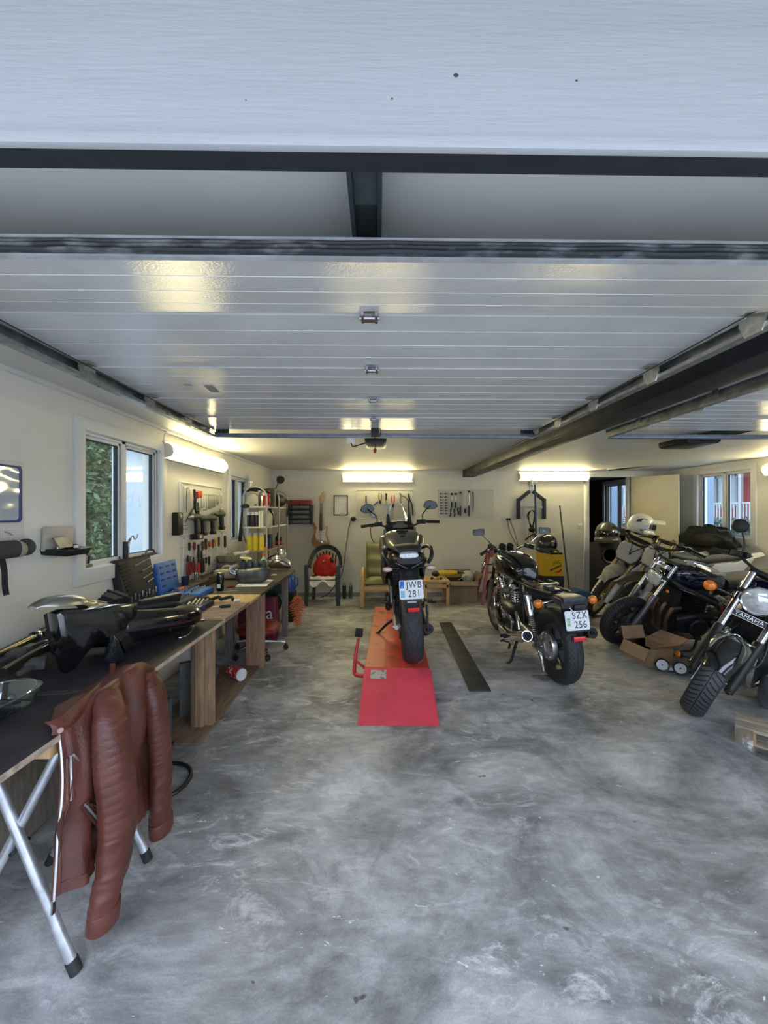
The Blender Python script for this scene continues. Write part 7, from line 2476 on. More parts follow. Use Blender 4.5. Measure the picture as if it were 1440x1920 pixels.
def on_shelf(name, label, cat, y, z, dx=0.0, group=None):
 return thing(name, label, cat, (X1 - .07 - dx, y, z), group=group)

def can(label, y, z, r, h, m, capm, dx=0.0, name='spray_can', group=None, taper=.7):
 t = on_shelf(name, label, 'spray can', y, z, dx, group)
 MB().lathe([(0, 0), (r, 0), (r, h * .78), (r * taper, h * .84), (0, h * .84)], n=18).build('body', m, t)
 MB().lathe([(0, h * .80), (r * .95, h * .80), (r * .92, h * .98), (r * .7, h), (0, h)], n=18).build('cap', capm, t)
 return t

BCAN = mat('blue_black_can', (.02, .02, .04), .35, col2=(.35, .35, .4), mixs=30, lo=.6, hi=.64)
# positions along the front arch: x across at y=5.2
def at_front(px, Y=5.24):
 return P(px, 960, Y=Y).x
S2 = 1.30
for px, lab, h, m, cm in ((466.5, 'blue black spray can with pale cap, leftmost on the second shelf', .20, BCAN, WHTP), (474.5, 'blue black spray can with white cap second from left on the second shelf', .20, BCAN, WHTP), (481.5, 'dark spray can with white cap third from left on the second shelf', .20, BCAN, WHTP),
                          (487, 'slim white tube standing on the second shelf', .215, WHTP, WHTP), (491.5, 'white tube with pointed tip beside the slim white one', .22, WHTP, WHTP)):
 x = at_front(px)
 t = can(lab, 5.24, S2, .026 if 'tube' not in lab else .014, h, m, cm)
 t.location.x = x
t = bottle('pale beige canister standing on the second shelf behind the post', (at_front(501, 5.32), 5.36, S2), [(0, 0), (.055, 0), (.06, .01), (.06, .15), (.035, .19), (.02, .2), (.02, .22), (0, .22)], mat('pale_canister', (.5, .46, .36), .4, nv=.1))
t = bottle('dark green jug on the second shelf beside the pale canister', (-1.58, 5.62, S2), [(0, 0), (.06, 0), (.065, .01), (.065, .17), (.03, .22), (.025, .25), (0, .25)], mat('dark_jug', (.015, .022, .016), .35))
S3 = .985
for px, lab in ((468, 'yellow spray can with clear cap, leftmost of three on the wooden shelf'), (479.5, 'yellow spray can with clear cap, middle of three on the wooden shelf'), (490.5, 'yellow spray can with clear cap, rightmost of three on the wooden shelf')):
 t = can(lab, 5.24, S3, .032, .235, mat('yellow_can', (.72, .6, .02), .35, nv=.08), mat('lilac_clear_cap', (.5, .48, .52), .2, coat=.5), group='yellow spray cans')
 t.location.x = at_front(px)
t = on_shelf('box', 'dark blue box standing on the wooden shelf', 'box', 5.5, S3)
MB().box((0, 0, .1), (.08, .13, .2)).build('carton', mat('navy_carton', (.02, .02, .10), .5), t, bevel=.003)
t = on_shelf('pipe_fitting', 'small orange cap and brass fittings on the wooden shelf edge', 'fitting', 5.32, S3)
for k in range(3):
 MB().lathe([(0, 0), (.016, 0), (.016, .02), (.01, .035), (0, .035)], (0, -.04 + .04 * k, 0), (0, 0, 1), 12).build('fitting', ORNG if k == 1 else mat('brass', (.5, .33, .12), .35, .9), t)
t = on_shelf('starter_motor', 'black motor with red end on the wooden shelf at the back', 'motor', 6.05, S3)
MB().lathe([(0, 0), (.05, 0), (.055, .02), (.055, .12), (.03, .15), (.02, .2), (0, .2)], n=18).build('body', BLK, t)
MB().lathe([(.056, .02), (.058, .02), (.058, .06), (.056, .06)], n=18, loop=True).build('red_band', REDP, t)
# top shelf
S1 = 1.575
t = on_shelf('metal_box', 'pale beige sheet metal box under the arch of the top shelf', 'box', 5.3, S1, .08)
t.location.x = at_front(475, 5.3)
mb = MB().prism([(-.075, 0), (.085, 0), (.085, .14), (.03, .175), (-.03, .16), (-.075, .1)], .2, fr((0, .15, 0), (1, 0, 0), (0, 0, 1)))
mb.build('case', mat('oat_enamel', (.52, .49, .42), .35, nv=.06), t, bevel=.01)
MB().box((.045, -.052, .02), (.03, .004, .02)).build('name_plate', DSTEEL, t)
t = on_shelf('tin', 'slim black and silver tin beside the beige box on the top shelf', 'tin', 5.24, S1)
t.location.x = at_front(487)
MB().box((0, 0, .075), (.03, .03, .15)).build('tin', BLK, t, bevel=.003)
MB().box((.03, 0, .07), (.025, .03, .14)).build('silver_side', ALU, t, bevel=.003)
for y, lab in ((5.30, 'red and white spray can on the top shelf nearest the front post'), (5.48, 'red spray can on the top shelf behind the first one')):
 can(lab, y, S1, .03, .19, mat('red_can', (.5, .015, .02), .35, col2=(.6, .5, .5), mixs=22, lo=.6, hi=.64), REDP if '48' in str(y) else WHTP)
t = on_shelf('oil_drum', 'dark olive cylinder standing on the top shelf', 'canister', 5.63, S1)
MB().lathe([(0, 0), (.07, 0), (.07, .26), (.06, .27), (0, .27)], n=24).build('drum', mat('olive_drum', (.09, .085, .06), .5, nv=.1), t)
t = on_shelf('cable_heap', 'heap of black cables and plastic lying across the top of the shelf', 'cable', 5.35, S1 + .205, .05)
for k in range(5):
 MB().tube([(-.2 + .03 * k, -.12 + .05 * k, .0 + .01 * k), (-.1, .0 + .03 * k, .05), (0, .1 + .02 * k, .03), (.05, .2 + .02 * k, .0)], .018, 8, 5).build('black_hose', BLK, t)
MB().box((-.09, -.08, .03), (.12, .08, .05), (.2, .1, .3)).build('plastic_part', BLKM, t, bevel=.008)
for k, (dx, lab) in enumerate(((-.22, 0), (-.12, 1))):
 MB().lathe([(0, 0), (.012, 0), (.012, .06), (.02, .065), (.02, .08), (0, .08)], (dx, -.1, .05), (0, 0, 1), 12).build('nozzle', BLK if k == 0 else ALU, t)
t = on_shelf('black_bag', 'black helmet bag with straps hanging over the far end of the top shelf', 'bag', 6.05, S1)
MB().ball((0, .02, .1), (.1, .2, .1), 20, 12).build('bag', mat('black_nylon', (.012, .012, .013), .55, nv=.2, bump=.1, bs=30), t)
for k in range(3):
 MB().tube([(.05, -.1 + .1 * k, .15), (.11, .05 + .1 * k, .08), (.1, .12 + .08 * k, -.05), (.09, .14 + .07 * k, -.15)], .007, 6, 4).build('strap', BLK, t)
t = on_shelf('desk_lamp', 'grey clamp lamp with round shade above the far end of the shelf', 'lamp', 5.72, S1, .03)
q = P(524, 898, Y=5.8)
e = q - Vector(t.location)
MB().tube([(0, 0, .0), (.0, 0, .1), e * .6 + Vector((0, 0, .03)), e], .007, 8, 3).build('arm', DSTEEL, t)
M = axis_frame(e, (.5, -.75, -.35))
MB().lathe([(0, -.05), (.03, -.05), (.035, -.02), (.06, .04), (.062, .05), (.056, .05), (.03, -.01), (0, -.02)], n=24, M=M).build('shade', mat('lamp_grey', (.07, .065, .05), .5), t)
MB().tube([(0, 0, .1), (.03, .04, .16), (.06, .06, .2)], .008, 8, 3).build('clamp', BLK, t)
t = on_shelf('headlight', 'old chrome headlight on the lower shelf at the far end', 'headlight', 6.2, .70)
round_headlight(t, None, (0, 0, .13), .09, (.85, -.5, .1), CHR)
MB().box((-.03, 0, .02), (.1, .1, .04)).build('bracket', DSTEEL, t)
for y in (5.45, 5.75):
 t = on_shelf('crankcase_part', 'black engine casting on the lower shelf, one of two side by side', 'engine part', y, .70, 0, 'castings on the lower shelf')
 MB().ball((0, 0, .08), (.08, .11, .08), 16, 10).lathe([(0, 0), (.04, 0), (.04, .05), (0, .05)], (.05, 0, .08), (1, 0, 0), 16).build('casting', ENGB, t)
t = thing('hanging_belt', 'black belt hanging from the front left post of the shelving unit', 'belt', (X0 + .005, 5.13, 1.58))
MB().ball((.03, 0, .0), (.06, .03, .03), 14, 8).build('buckle', BLKM, t)
MB().grid(2, 14, lambda u, v: (-.01 - .025 * v + (u - .5) * (.02 + .03 * v), 0.01 * math.sin(v * 6), -.02 - .45 * v), .004).build('strap', BLKM, t)
MB().tube([(.0, -.01, -.02), (-.01, -.02, -.25), (.05, -.02, -.5)], .005, 6, 5).build('cord', BLK, t)

# ================================================================== FLOOR, BACK WALL, RIGHT SIDE
REDW = mat('worn_red_paint', (.5, .05, .03), .45, nv=.2, ns=5, col2=(.16, .05, .035), mixs=7, lo=.56, hi=.72, rv=.1)
REDR = mat('ramp_red_paint', (.64, .06, .095), .5, nv=.12, ns=6)
t = thing('bike_lift', 'red motorcycle lift table with sloping ramp on the concrete floor', 'lift', (.155, 3.25, 0), (0, 0, -R_(1.9)))
MB().box((0, 1.05, .15), (.55, 2.1, .06)).build('platform', REDW, t, bevel=.004)
MB().box((-.19, 1.05, .1805), (.16, 2.08, .002)).build('wheel_track', mat('orange_worn_steel', (.55, .12, .06), .45, col2=(.2, .07, .05), mixs=9, lo=.55, hi=.7), t)
mb = MB()
mb.loft([[(-.285, -.56, .002), (.285, -.56, .002), (.285, -.56, .006), (-.285, -.56, .006)], [(-.275, 0, .16), (.275, 0, .16), (.275, 0, .178), (-.275, 0, .178)]])
for s in (-1, 1):
 mb.prism([(-.56, .0), (0, .0), (0, .165), (-.56, .004)], .012, fr((s * .27 + .006, 0, 0), (0, 1, 0), (0, 0, 1)))
mb.build('ramp', REDR, t)
MB().box((-.155, -.08, .158), (.13, .105, .002), (math.atan2(.172, .56), 0, 0)).build('type_plate', mat('scratched_plate', (.42, .4, .38), .5, col2=(.3, .1, .1), mixs=35, lo=.52, hi=.6), t)
for s in (-1, 1):
 MB().bar((s * .2, .25, .03), (s * .2, 1.6, .11), .03, .04).build('scissor_arm', REDD, t)
 MB().box((s * .2, 1.05, .015), (.05, 2.0, .03)).build('base_rail', REDD, t)
MB().tube([(-.27, .1, .07), (-.33, .12, .06), (-.375, .16, .07), (-.375, .22, .17), (-.35, .28, .34)], [.016, .016, .017, .016, .012], 10, 5).build('pedal_arm', mat('pedal_red', (.5, .03, .04), .45), t)
MB().tube([(-.365, .2, .16), (-.28, .14, .12)], .012, 8).build('pedal_strut', mat('pedal_red', (.5, .03, .04)), t)
MB().box((-.345, .29, .385), (.07, .03, .08), (0, .1, 0)).build('pedal_pad', BLKM, t, bevel=.006)
MB().box((.02, 1.98, .25), (.12, .2, .14)).build('wheel_clamp', REDW, t, bevel=.006)
mb = MB()
for k in range(6):
 mb.box((.1 + .024 * k, .12 + .05 * (k % 2), .183), (.035, .012, .003), (0, 0, k))
w_ = mb.build('scratch', mat('bare_scratch', (.5, .4, .38), .5), t)
w_['kind'] = 'stuff'
q3 = [P(x, y, Z=0) for x, y in ((824, 1169), (846, 1168), (921, 1297), (880, 1297))]
t = thing('steel_strip', 'long dark steel strip lying flat on the floor right of the red lift', 'metal strip', (q3[0] + q3[2]) / 2)
o = Vector(t.location)
MB().loft([[q - o + Vector((0, 0, z)) for q in q3] for z in (.001, .014)]).build('strip', mat('rusty_black_plate', (.035, .031, .029), .5, nv=.3, ns=7, rv=.15), t, bevel=.003)

# ---- boards and tools on the back wall
a, c = P(669, 919, Y=YB), P(774, 972, Y=YB)
board('pale tool board with pliers on the back wall below the left batten', fr((a.x, YB, a.z), (1, 0, 0), (0, 0, 1)), c.x - a.x, a.z - c.z, mat('plain_board', (.62, .61, .53), .5, nv=.03))
a, c = P(820, 918, Y=YB), P(924, 971, Y=YB)
board('perforated tool board with ratchets on the back wall right of the mirror', fr((a.x, YB, a.z), (1, 0, 0), (0, 0, 1)), c.x - a.x, a.z - c.z)
K = YB / 720
pliers('yellow and black pliers hanging upside down on the pliers board', BW(712.7, 924, .012), .2, .024, mat('olive_yellow_grip', (.3, .24, .04), .5), BLK, True)
pliers('red pliers hanging upside down right of the brush', BW(737, 929, .012), .22, .024, REDP, BLK, True)
pliers('big black pump pliers hanging slantwise at the right end of the pliers board', BW(766, 925, .012), .40, .035, BLK, BLK, False, .12, hr=.012)
pliers('long grey pliers with open jaws left of the big black pump pliers', BW(749, 924, .012), .26, .06, DSTEEL, ALUD, False, .5, hr=.007)
t = on_wall('paint_brush', 'flat brush with dark handle and yellow bristles on the pliers board', 'brush', BW(724, 925, .012))
MB().tube([(0, 0, .02), (0, -.08, .02), (0, -.12, .02)], [.014, .014, .019], 10).build('handle', mat('brown_black', (.04, .03, .015), .4), t)
MB().box((0, -.165, .02), (.05, .09, .02)).build('bristles', mat('bristle_yellow', (.5, .42, .1), .8, nv=.3, ns=80, stretch=(1, .1, 1)), t, bevel=.004)
t = on_wall('trowel', 'dark handled trowel hanging above the left mirror', 'trowel', BW(686.5, 930, .012))
MB().tube([(0, 0, .02), (0, -.1, .02), (0, -.14, .02)], [.012, .014, .008], 10).build('handle', DSTEEL, t)
MB().prism([(-.05, -.26), (.05, -.26), (.03, -.14), (-.03, -.14)], .004, Matrix.Translation((0, 0, .02))).build('blade', STEEL, t)
t = on_wall('pipe_clamp', 'bunch of grey wires and a silver tube behind the left mirror', 'clamp', BW(704, 953, .012))
MB().lathe([(.05, 0), (.06, 0), (.06, .03), (.05, .03)], (-.06, -.1, .01), (0, 0, 1), 20, True).lathe([(0, 0), (.035, 0), (.035, .05), (0, .05)], (-.03, -.12, .01), (0, 0, 1), 16).build('ring', STEEL, t)
MB().tube([(-.04, .05, .03), (.02, .1, .03), (.05, .12, .03)], .016, 10).build('blue_grip', mat('grey_blue_grip', (.1, .14, .2), .5), t)
for k in range(4):
 MB().tube([(.1 + .03 * k, .05, .03), (.2 + .02 * k, .08, .04), (.22 + .02 * k, -.1, .03), (.24 + .02 * k, -.2, .03)], .006, 6, 4).build('wire_arm', ALU, t)
rnd = random.Random(5)
PX = lambda x: 800 + x / 11.08
PY = lambda y: 900 + y / 11.08
for col in (285, 385):
 for k in range(8):
  y = (285, 355, 415, 470, 530, 585, 635, 695)[k]
  t = on_wall('socket', 'small dark socket on the two left columns of the ratchet board', 'socket', BW(PX(col + k), PY(y), .012), 'sockets on the ratchet board')
  MB().lathe([(0, 0), (.013, 0), (.013, .03), (.008, .03), (.007, .01), (0, .01)], n=10).box((.03, 0, .008), (.04, .008, .008)).build('socket_body', DSTEEL, t)
for cx, y0, y1, m, lab in ((515, 270, 580, STEEL, 'ratchet with black head, leftmost on the ratchet board'), (600, 270, 585, STEEL, 'ratchet with black head second from left'), (697, 240, 750, ALUD, 'long grey ratchet with black grip in the middle of the board'), (875, 220, 750, ALU, 'long silver torque wrench with black head')):
 t = on_wall('ratchet', lab, 'ratchet', BW(PX(cx), PY(y0), .012))
 L_ = (y1 - y0) / 11.08 * K
 MB().lathe([(0, 0), (.02, 0), (.02, .025), (0, .025)], (0, -.02, .01), (0, 0, 1), 16).build('head', BLK, t)
 MB().tube([(0, -.03, .02), (0, -L_ * .6, .02)], .007, 8).build('shaft', m, t)
 MB().tube([(0, -L_ * .58, .02), (0, -L_ * .62, .02), (0, -L_, .02)], [.008, .014, .013], 10).build('grip', BLK, t)
screwdriver('white shafted tool with black grip right of the long ratchet', BW(PX(790), PY(690), .012) @ Matrix.Rotation(PI, 4, 'Z'), .09, .33, BLK, mat('white_rod', (.7, .7, .66), .4), .016, None)
t = on_wall('pry_bar', 'dark pry bar hanging right of the torque wrench', 'bar', BW(PX(958), PY(240), .012))
MB().tube([(-.006, 0, .02), (0, -.03, .02), (.006, -.2, .02), (0, -.36, .02)], [.006, .01, .009, .006], 8, 3).build('bar', DSTEEL, t)
for k in range(6):
 t = on_wall('universal_joint', 'black joint hanging at the lower left of the ratchet board', 'joint', BW(PX((495, 490, 568, 575, 640, 650)[k]), PY((600, 690, 610, 700, 580, 650)[k]), .012), 'joints on the ratchet board')
 MB().tube([(0, .01, .02), (.004, -.02, .02), (-.004, -.035, .02), (0, -.06, .02)], [.011, .013, .008, .012], 8, 2).build('joint_body', BLK, t)
# organiser with four drawers
t = on_wall('tool_organiser', 'black wall rack of flat cases with red boxes on top', 'organiser', BW(566, 963, .0))
for s in (-1, 1):
 MB().box((s * .195, -.02, .1), (.02, .34, .2)).build('rack_side', BLK, t, bevel=.003)
for k in range(4):
 cs = MB().box((0, .11 - .085 * k, .11), (.36, .07, .2)).build('flat_case', mat('smoky_case', (.06, .06, .06), .3), t, bevel=.008)
 MB().box((.02, .115 - .085 * k, .2115), (.28, .035, .004)).build('case_front', mat('grey_case_front', (.2, .2, .2), .3, nv=.3, ns=50), cs)
for s in (-1, 1):
 MB().box((s * .095, .195, .1), (.185, .08, .2)).build('red_box', mat('brick_red_box', (.3, .035, .02), .5), t, bevel=.006)
# framed drawing
t = on_wall('picture_frame', 'framed pencil drawing hanging beside the guitar on the back wall', 'picture', BW(639, 947.5, .0))
mb = MB()
for x, y, sx, sy in ((0, .17, .25, .018), (0, -.17, .25, .018), (-.116, 0, .018, .34), (.116, 0, .018, .34)):
 mb.box((x, y, .012), (sx, sy, .024))
mb.build('frame', mat('dark_brown_frame', (.03, .018, .015), .35), t, bevel=.002)
MB().box((0, 0, .006), (.225, .33, .008)).build('paper', mat('drawing_paper', (.8, .8, .78), .6), t)
mb = MB()
rnd = random.Random(8)
for k in range(7):
 x, y = rnd.uniform(-.06, .05), rnd.uniform(-.1, .1)
 mb.tube([(x, y, .0115), (x + rnd.uniform(-.05, .05), y + rnd.uniform(-.05, .05), .0115), (x + rnd.uniform(-.05, .05), y + rnd.uniform(-.06, .06), .0115)], .0008, 4, 3)
w_ = mb.build('pencil_line', mat('pencil', (.3, .3, .3), .7), t)
w_['kind'] = 'stuff'
# guitar
t = on_wall('electric_guitar', 'natural wood electric guitar with white pickguard hanging on the back wall', 'guitar', BW(602, 1003, .015) @ Matrix.Rotation(-.02, 4, 'Z'))
out = [(0, -.235), (-.10, -.225), (-.155, -.17), (-.165, -.09), (-.13, -.0), (-.115, .06), (-.135, .13), (-.145, .2), (-.12, .215), (-.085, .15), (-.05, .115), (0, .095), (.04, .10), (.07, .14), (.095, .17), (.11, .15), (.105, .08), (.1, .02), (.13, -.06), (.155, -.13), (.14, -.2), (.08, -.232)]
oc = catmull([Vector((x, y, 0)) for x, y in out], 4, True)
gb = MB().prism([(p.x, p.y) for p in oc], .042).build('body', mat('natural_body', (.45, .24, .1), .35, nv=.25, ns=5, stretch=(9, 1, 1), coat=.5), t, bevel=.006)
pg = [(-.06, .12), (-.085, .05), (-.09, -.03), (-.06, -.09), (.02, -.08), (.1, -.11), (.118, -.14), (.105, -.06), (.075, .0), (.08, .07), (.09, .13), (.06, .1), (.03, .1)]
MB().prism([(p.x, p.y) for p in catmull([Vector((x, y, 0)) for x, y in pg], 3, True)], .003, Matrix.Translation((0, 0, .043))).build('pickguard', WHTP, gb)
for k in range(3):
 MB().box((-.005, .05 - .05 * k, .048), (.075, .016, .008), (0, 0, .15 if k == 2 else 0)).build('pickup', mat('aged_white', (.6, .58, .5), .4), gb, bevel=.003)
MB().box((0, -.12, .048), (.07, .04, .01)).build('bridge', CHR, gb, bevel=.002)
MB().loft([[(-.028, .08, .045), (.028, .08, .045), (.028, .08, .066), (-.028, .08, .066)], [(-.021, .56, .05), (.021, .56, .05), (.021, .56, .068), (-.021, .56, .068)]]).build('neck', mat('rosewood', (.1, .05, .025), .45, nv=.15), t)
hs = [(-.02, .56), (.02, .56), (.03, .6), (.04, .64), (.05, .74), (.035, .765), (.015, .745), (-.0, .71), (-.02, .68), (-.045, .66), (-.045, .62), (-.028, .585)]
hd = MB().prism(hs, .015, Matrix.Translation((0, 0, .052))).build('headstock', mat('maple', (.5, .33, .16), .4, nv=.1), t, bevel=.002)
for k in range(6):
 MB().cyl((-.03 + .012 * k, .62 + .022 * k, .067), (-.03 + .012 * k, .62 + .022 * k, .08), .005, n=8).build('tuning_peg', CHR, hd)
for k in range(6):
 MB().cyl((-.018 + .007 * k, -.12, .056), (-.014 + .006 * k, .57, .071), .0008, n=4).build('string', STEEL, t)
# sockets, switches, plugs and cords
t = on_wall('wall_socket', 'white wall socket with black plug and hanging cord beside the picture', 'socket', BW(659, 973, .0))
MB().box((-.02, .005, .012), (.06, .08, .024)).build('plate', WHTP, t, bevel=.004)
MB().ball((.035, 0, .035), (.05, .045, .035), 14, 8).build('plug', BLK, t)
MB().tube([(-.01, -.02, .05), (-.05, -.2, .05), (-.1, -.55, .05), (-.125, -.75, .04), (-.16, -.95, .04), (-.3, -1.2, .04), (-.5, -1.36, .12), (-.95, -1.43, .03), (-1.3, -1.445, .02)], .006, 6, 6).build('cord', BLK, t)
t = on_wall('wall_socket', 'white double socket with two black cords left of the bent steel stand', 'socket', BW(948, 973, .0))
MB().box((0, 0, .012), (.13, .075, .024)).build('plate', WHTP, t, bevel=.004)
for k in range(2):
 MB().ball((.02 + .04 * k, -.005, .035), (.022, .022, .025), 12, 8).build('plug', BLK, t)
 MB().tube([(.02 + .04 * k, -.02, .05), (.05 + .08 * k, -.2, .06), (.13 + .05 * k, -.38, .06), (.2, -.52, .1)], .005, 6, 5).build('cord', BLK, t)
t = on_wall('light_switch', 'white light switch on the back wall beside the doorway', 'switch', BW(1087, 987, .0))
MB().box((0, 0, .008), (.08, .085, .016)).build('plate', WHTP, t, bevel=.004)
MB().box((.005, 0, .02), (.045, .05, .01), (.1, 0, 0)).build('rocker', WHTP, t, bevel=.003)

# ---- garden chair with red bag
GCH = mat('slate_green_plastic', (.035, .055, .058), .45, nv=.1)
t = thing('garden_chair', 'dark green plastic garden chair with red bag on it by the back wall', 'chair', (-.90, 6.40, 0))

def bow(z0, h, r, y):
 return [(-r * math.cos(PI * i / 16), y + .0, z0 + h * math.sin(PI * i / 16)) for i in range(17)]

MB().grid(28, 4, lambda u, v: ((.27 - .045 * v * 0 + .02 - .05 * v) * -math.cos(PI * u), .02 + .22 * math.sin(PI * u) ** .6 + .03 * v, .58 + (.36 - .04 * v) * max(0.0, math.sin(PI * u)) ** .75 - .03 * v), .014).build('back_rim', GCH, t)
for k in range(7):
 x = -.15 + .05 * k
 MB().tube([(x * .8, .17, .42), (x, .23, .62), (x * 1.1, .245, .84 - abs(x) * .5)], [.013, .014, .014], 8, 3).build('back_slat', GCH, t)
MB().grid(8, 8, lambda u, v: (-.22 + .44 * u, -.25 + .45 * v, .42 - .03 * math.sin(PI * u) * math.sin(PI * v)), .014).build('seat', GCH, t)
for s in (-1, 1):
 MB().grid(3, 10, lambda u, v: (s * (.245 + .045 * u), -.26 + .42 * v, .635 - .05 * v ** 2 + .0 * u), .014).build('armrest', WHTP if False else GCH, t)
 MB().loft([[(s * a, -.27 + b, z) for a, b in ((.22 + dx, 0), (.29 + dx, 0), (.28 + dx, .05), (.23 + dx, .05))] for z, dx in ((0, .0), (.3, -.01), (.64, -.0))]).build('leg', GCH, t, bevel=.006)
 MB().loft([[(s * a, .2 + b, z) for a, b in ((.16 + dx, 0), (.22 + dx, 0), (.21 + dx, .05), (.17 + dx, .05))] for z, dx in ((0, .03), (.42, .0))]).build('leg', GCH, t, bevel=.006)
t = thing('red_bag', 'red fabric bag standing on the green garden chair', 'bag', (-.90, 6.42, .42))
MB().grid(32, 16, lambda u, v: ((.2 - .05 * v * v) * math.cos(2 * PI * u) * (1 + .12 * noise.noise(Vector((math.cos(2 * PI * u) * 2, math.sin(2 * PI * u) * 2, v * 3)))) * max(.05, math.sin(PI * min(.97, .2 + v * .78))) ** .5, .12 * math.sin(2 * PI * u) * max(.05, math.sin(PI * min(.97, .2 + v * .78))) ** .5, .02 + .36 * v)).build('bag', mat('red_fabric', (.5, .018, .015), .7, nv=.2, ns=8, bump=.25, bs=22), t)
MB().cyl((-.0, -.12, .28), (0, -.135, .28), .014, n=12).build('button', mat('beige_button', (.5, .4, .3), .4), t)
MB().ball((.13, -.09, .29), (.028, .03, .05), 12, 8, (0, -.4, 0)).build('strap_end', BLK, t)
t = thing('cloth', 'crumpled whitish cloth hanging over the seat of the garden chair', 'cloth', (-.90, 6.2, .44))
MB().grid(24, 10, lambda u, v: (-.2 + .4 * u, -.09 + .16 * v if v > .45 else -.09 + .16 * .45 - .12 * (.45 - v), (.01 if v > .45 else .01 - (.45 - v) * .22 * (1 + .5 * math.sin(u * 9))) + .02 * noise.noise(Vector((u * 5, v * 4, 1)))), .006).build('cloth', mat('stained_cloth', (.78, .73, .68), .85, nv=.12, ns=12), t)
for k, (px, hgt, c, lab) in enumerate(((645.5, .27, mat('black_green_can', (.02, .03, .02), .35), 'dark spray can on the floor beside the garden chair leg'), (657.5, .27, mat('green_print_can', (.03, .08, .04), .35, col2=(.15, .2, .35), mixs=9), 'green and blue spray can on the floor between chair and armchair'))):
 q = P(px, 1122, Z=0)
 t = bottle(lab, (q.x, q.y, 0), [(0, 0), (.032, 0), (.032, hgt * .8), (.02, hgt * .86), (0, hgt * .86)], c, [(0, hgt * .8), (.026, hgt * .84), (.02, hgt), (0, hgt)], STEEL, name='spray_can', cat='spray can')

# ---- armchair behind the lift
OLC = mat('olive_leather', (.19, .18, .08), .45, nv=.15, ns=6, bump=.2, bs=14)
BIR = mat('birch', (.55, .36, .16), .45, nv=.12, ns=6, stretch=(1, 1, .2))
t = thing('armchair', 'olive cushioned armchair with birch frame behind the red lift', 'armchair', (.06, 6.38, 0))
for s in (-1, 1):
 MB().bar((s * .32, -.32, 0), (s * .32, -.32, .50), .06, .045, (0, 1, 0)).build('front_leg', BIR, t, bevel=.008)
 MB().tube([(s * .32, -.32, .46), (s * .32, -.28, .53), (s * .32, -.1, .57), (s * .32, .25, .52)], .028, 8, 4).build('arm', BIR, t)
 MB().bar((s * .32, .3, .0), (s * .32, .28, .54), .05, .04, (0, 1, 0)).build('rear_leg', BIR, t, bevel=.006)
MB().box((0, -.31, .29), (.6, .04, .07)).build('front_rail', BIR, t, bevel=.006)

def cush(w, a, c, th):
 def fn(u, v):
  p = Vector(a).lerp(Vector(c), v)
  n = (Vector(c) - Vector(a)).cross(Vector((1, 0, 0))).normalized()
  ed = (1 - abs(2 * u - 1) ** 6) * (1 - abs(2 * v - 1) ** 8)
  return p + Vector((w * (u - .5), 0, 0)) - n * th * ed * (1 + .25 * noise.noise(Vector((u * 5, v * 7, w)))) - n * .015 * math.sin(v * 17)
 return fn

MB().grid(16, 20, cush(.56, (0, -.34, .37), (0, .16, .34), .07), .06).build('seat_cushion', OLC, t, sharp=70)
MB().grid(16, 24, cush(.56, (0, .10, .38), (0, .36, .98), .06), .06).build('back_cushion', OLC, t, sharp=70)

# ---- low table, box and clutter right of it
q = P(826, 1128, Z=0)
t = thing('side_table', 'small birch side table behind the right side of the lifted motorcycle', 'table', (.93, 6.35, 0))
MB().box((0, 0, .385), (.42, .45, .03)).build('table_top', BIR, t, bevel=.008)
MB().box((0, -.2, .31), (.38, .03, .06)).build('apron', BIR, t, bevel=.003)
for sx in (-.18, .18):
 for sy in (-.19, .19):
  MB().box((sx, sy, .185), (.05, .05, .37)).build('leg', BIR, t, bevel=.004)
t = thing('pipe_fitting', 'small brass and black fittings lying on the birch side table', 'fitting', (.93, 6.2, .40))
for k in range(4):
 MB().ball((-.07 + .05 * k, .02 * (k % 2), .025), .025, 12, 8).build('fitting', (DSTEEL, CHR, mat('brass', (.5, .33, .12)), DSTEEL)[k], t)
t = thing('angle_grinder', 'yellow and black power tool lying across table and cardboard box', 'power tool', (1.18, 6.45, .44))
MB().tube([(-.18, 0, .03), (-.12, 0, .035), (.05, 0, .04), (.14, 0, .04)], [.03, .042, .04, .03], 16, 3).build('body', YEL, t)
MB().ball((-.22, 0, .02), (.07, .06, .05), 16, 10).build('head', BLK, t)
MB().tube([(.13, 0, .04), (.2, 0, .04), (.32, .02, .02)], [.022, .014, .006], 10, 3).build('tail', BLK, t)

def carton(label, M, w, d, h, m, flaps, name='cardboard_box'):
 t = on_wall(name, label, 'box', M)
 mb = MB()
 e = .006
 for c, s in (((0, -d / 2 + e / 2, h / 2), (w, e, h)), ((0, d / 2 - e / 2, h / 2), (w, e, h)), ((-w / 2 + e / 2, 0, h / 2), (e, d - 2 * e, h)), ((w / 2 - e / 2, 0, h / 2), (e, d - 2 * e, h)), ((0, 0, e / 2), (w - 2 * e, d - 2 * e, e))):
  mb.box(c, s)
 mb.build('carton', m, t)
 for side, ang, ln in flaps:
  Mx = {'f': Matrix.Translation((0, -d / 2, h)), 'b': Matrix.Translation((0, d / 2, h)) @ Matrix.Rotation(PI, 4, 'Z'), 'l': Matrix.Translation((-w / 2, 0, h)) @ Matrix.Rotation(-PI / 2, 4, 'Z'), 'r': Matrix.Translation((w / 2, 0, h)) @ Matrix.Rotation(PI / 2, 4, 'Z')}[side]
  ww = w if side in 'fb' else d
  MB(Mx @ Matrix.Rotation(R_(ang), 4, 'X')).box((0, -ln / 2, 0), (ww * .98, ln, .005)).build('flap', m, t)
 return t

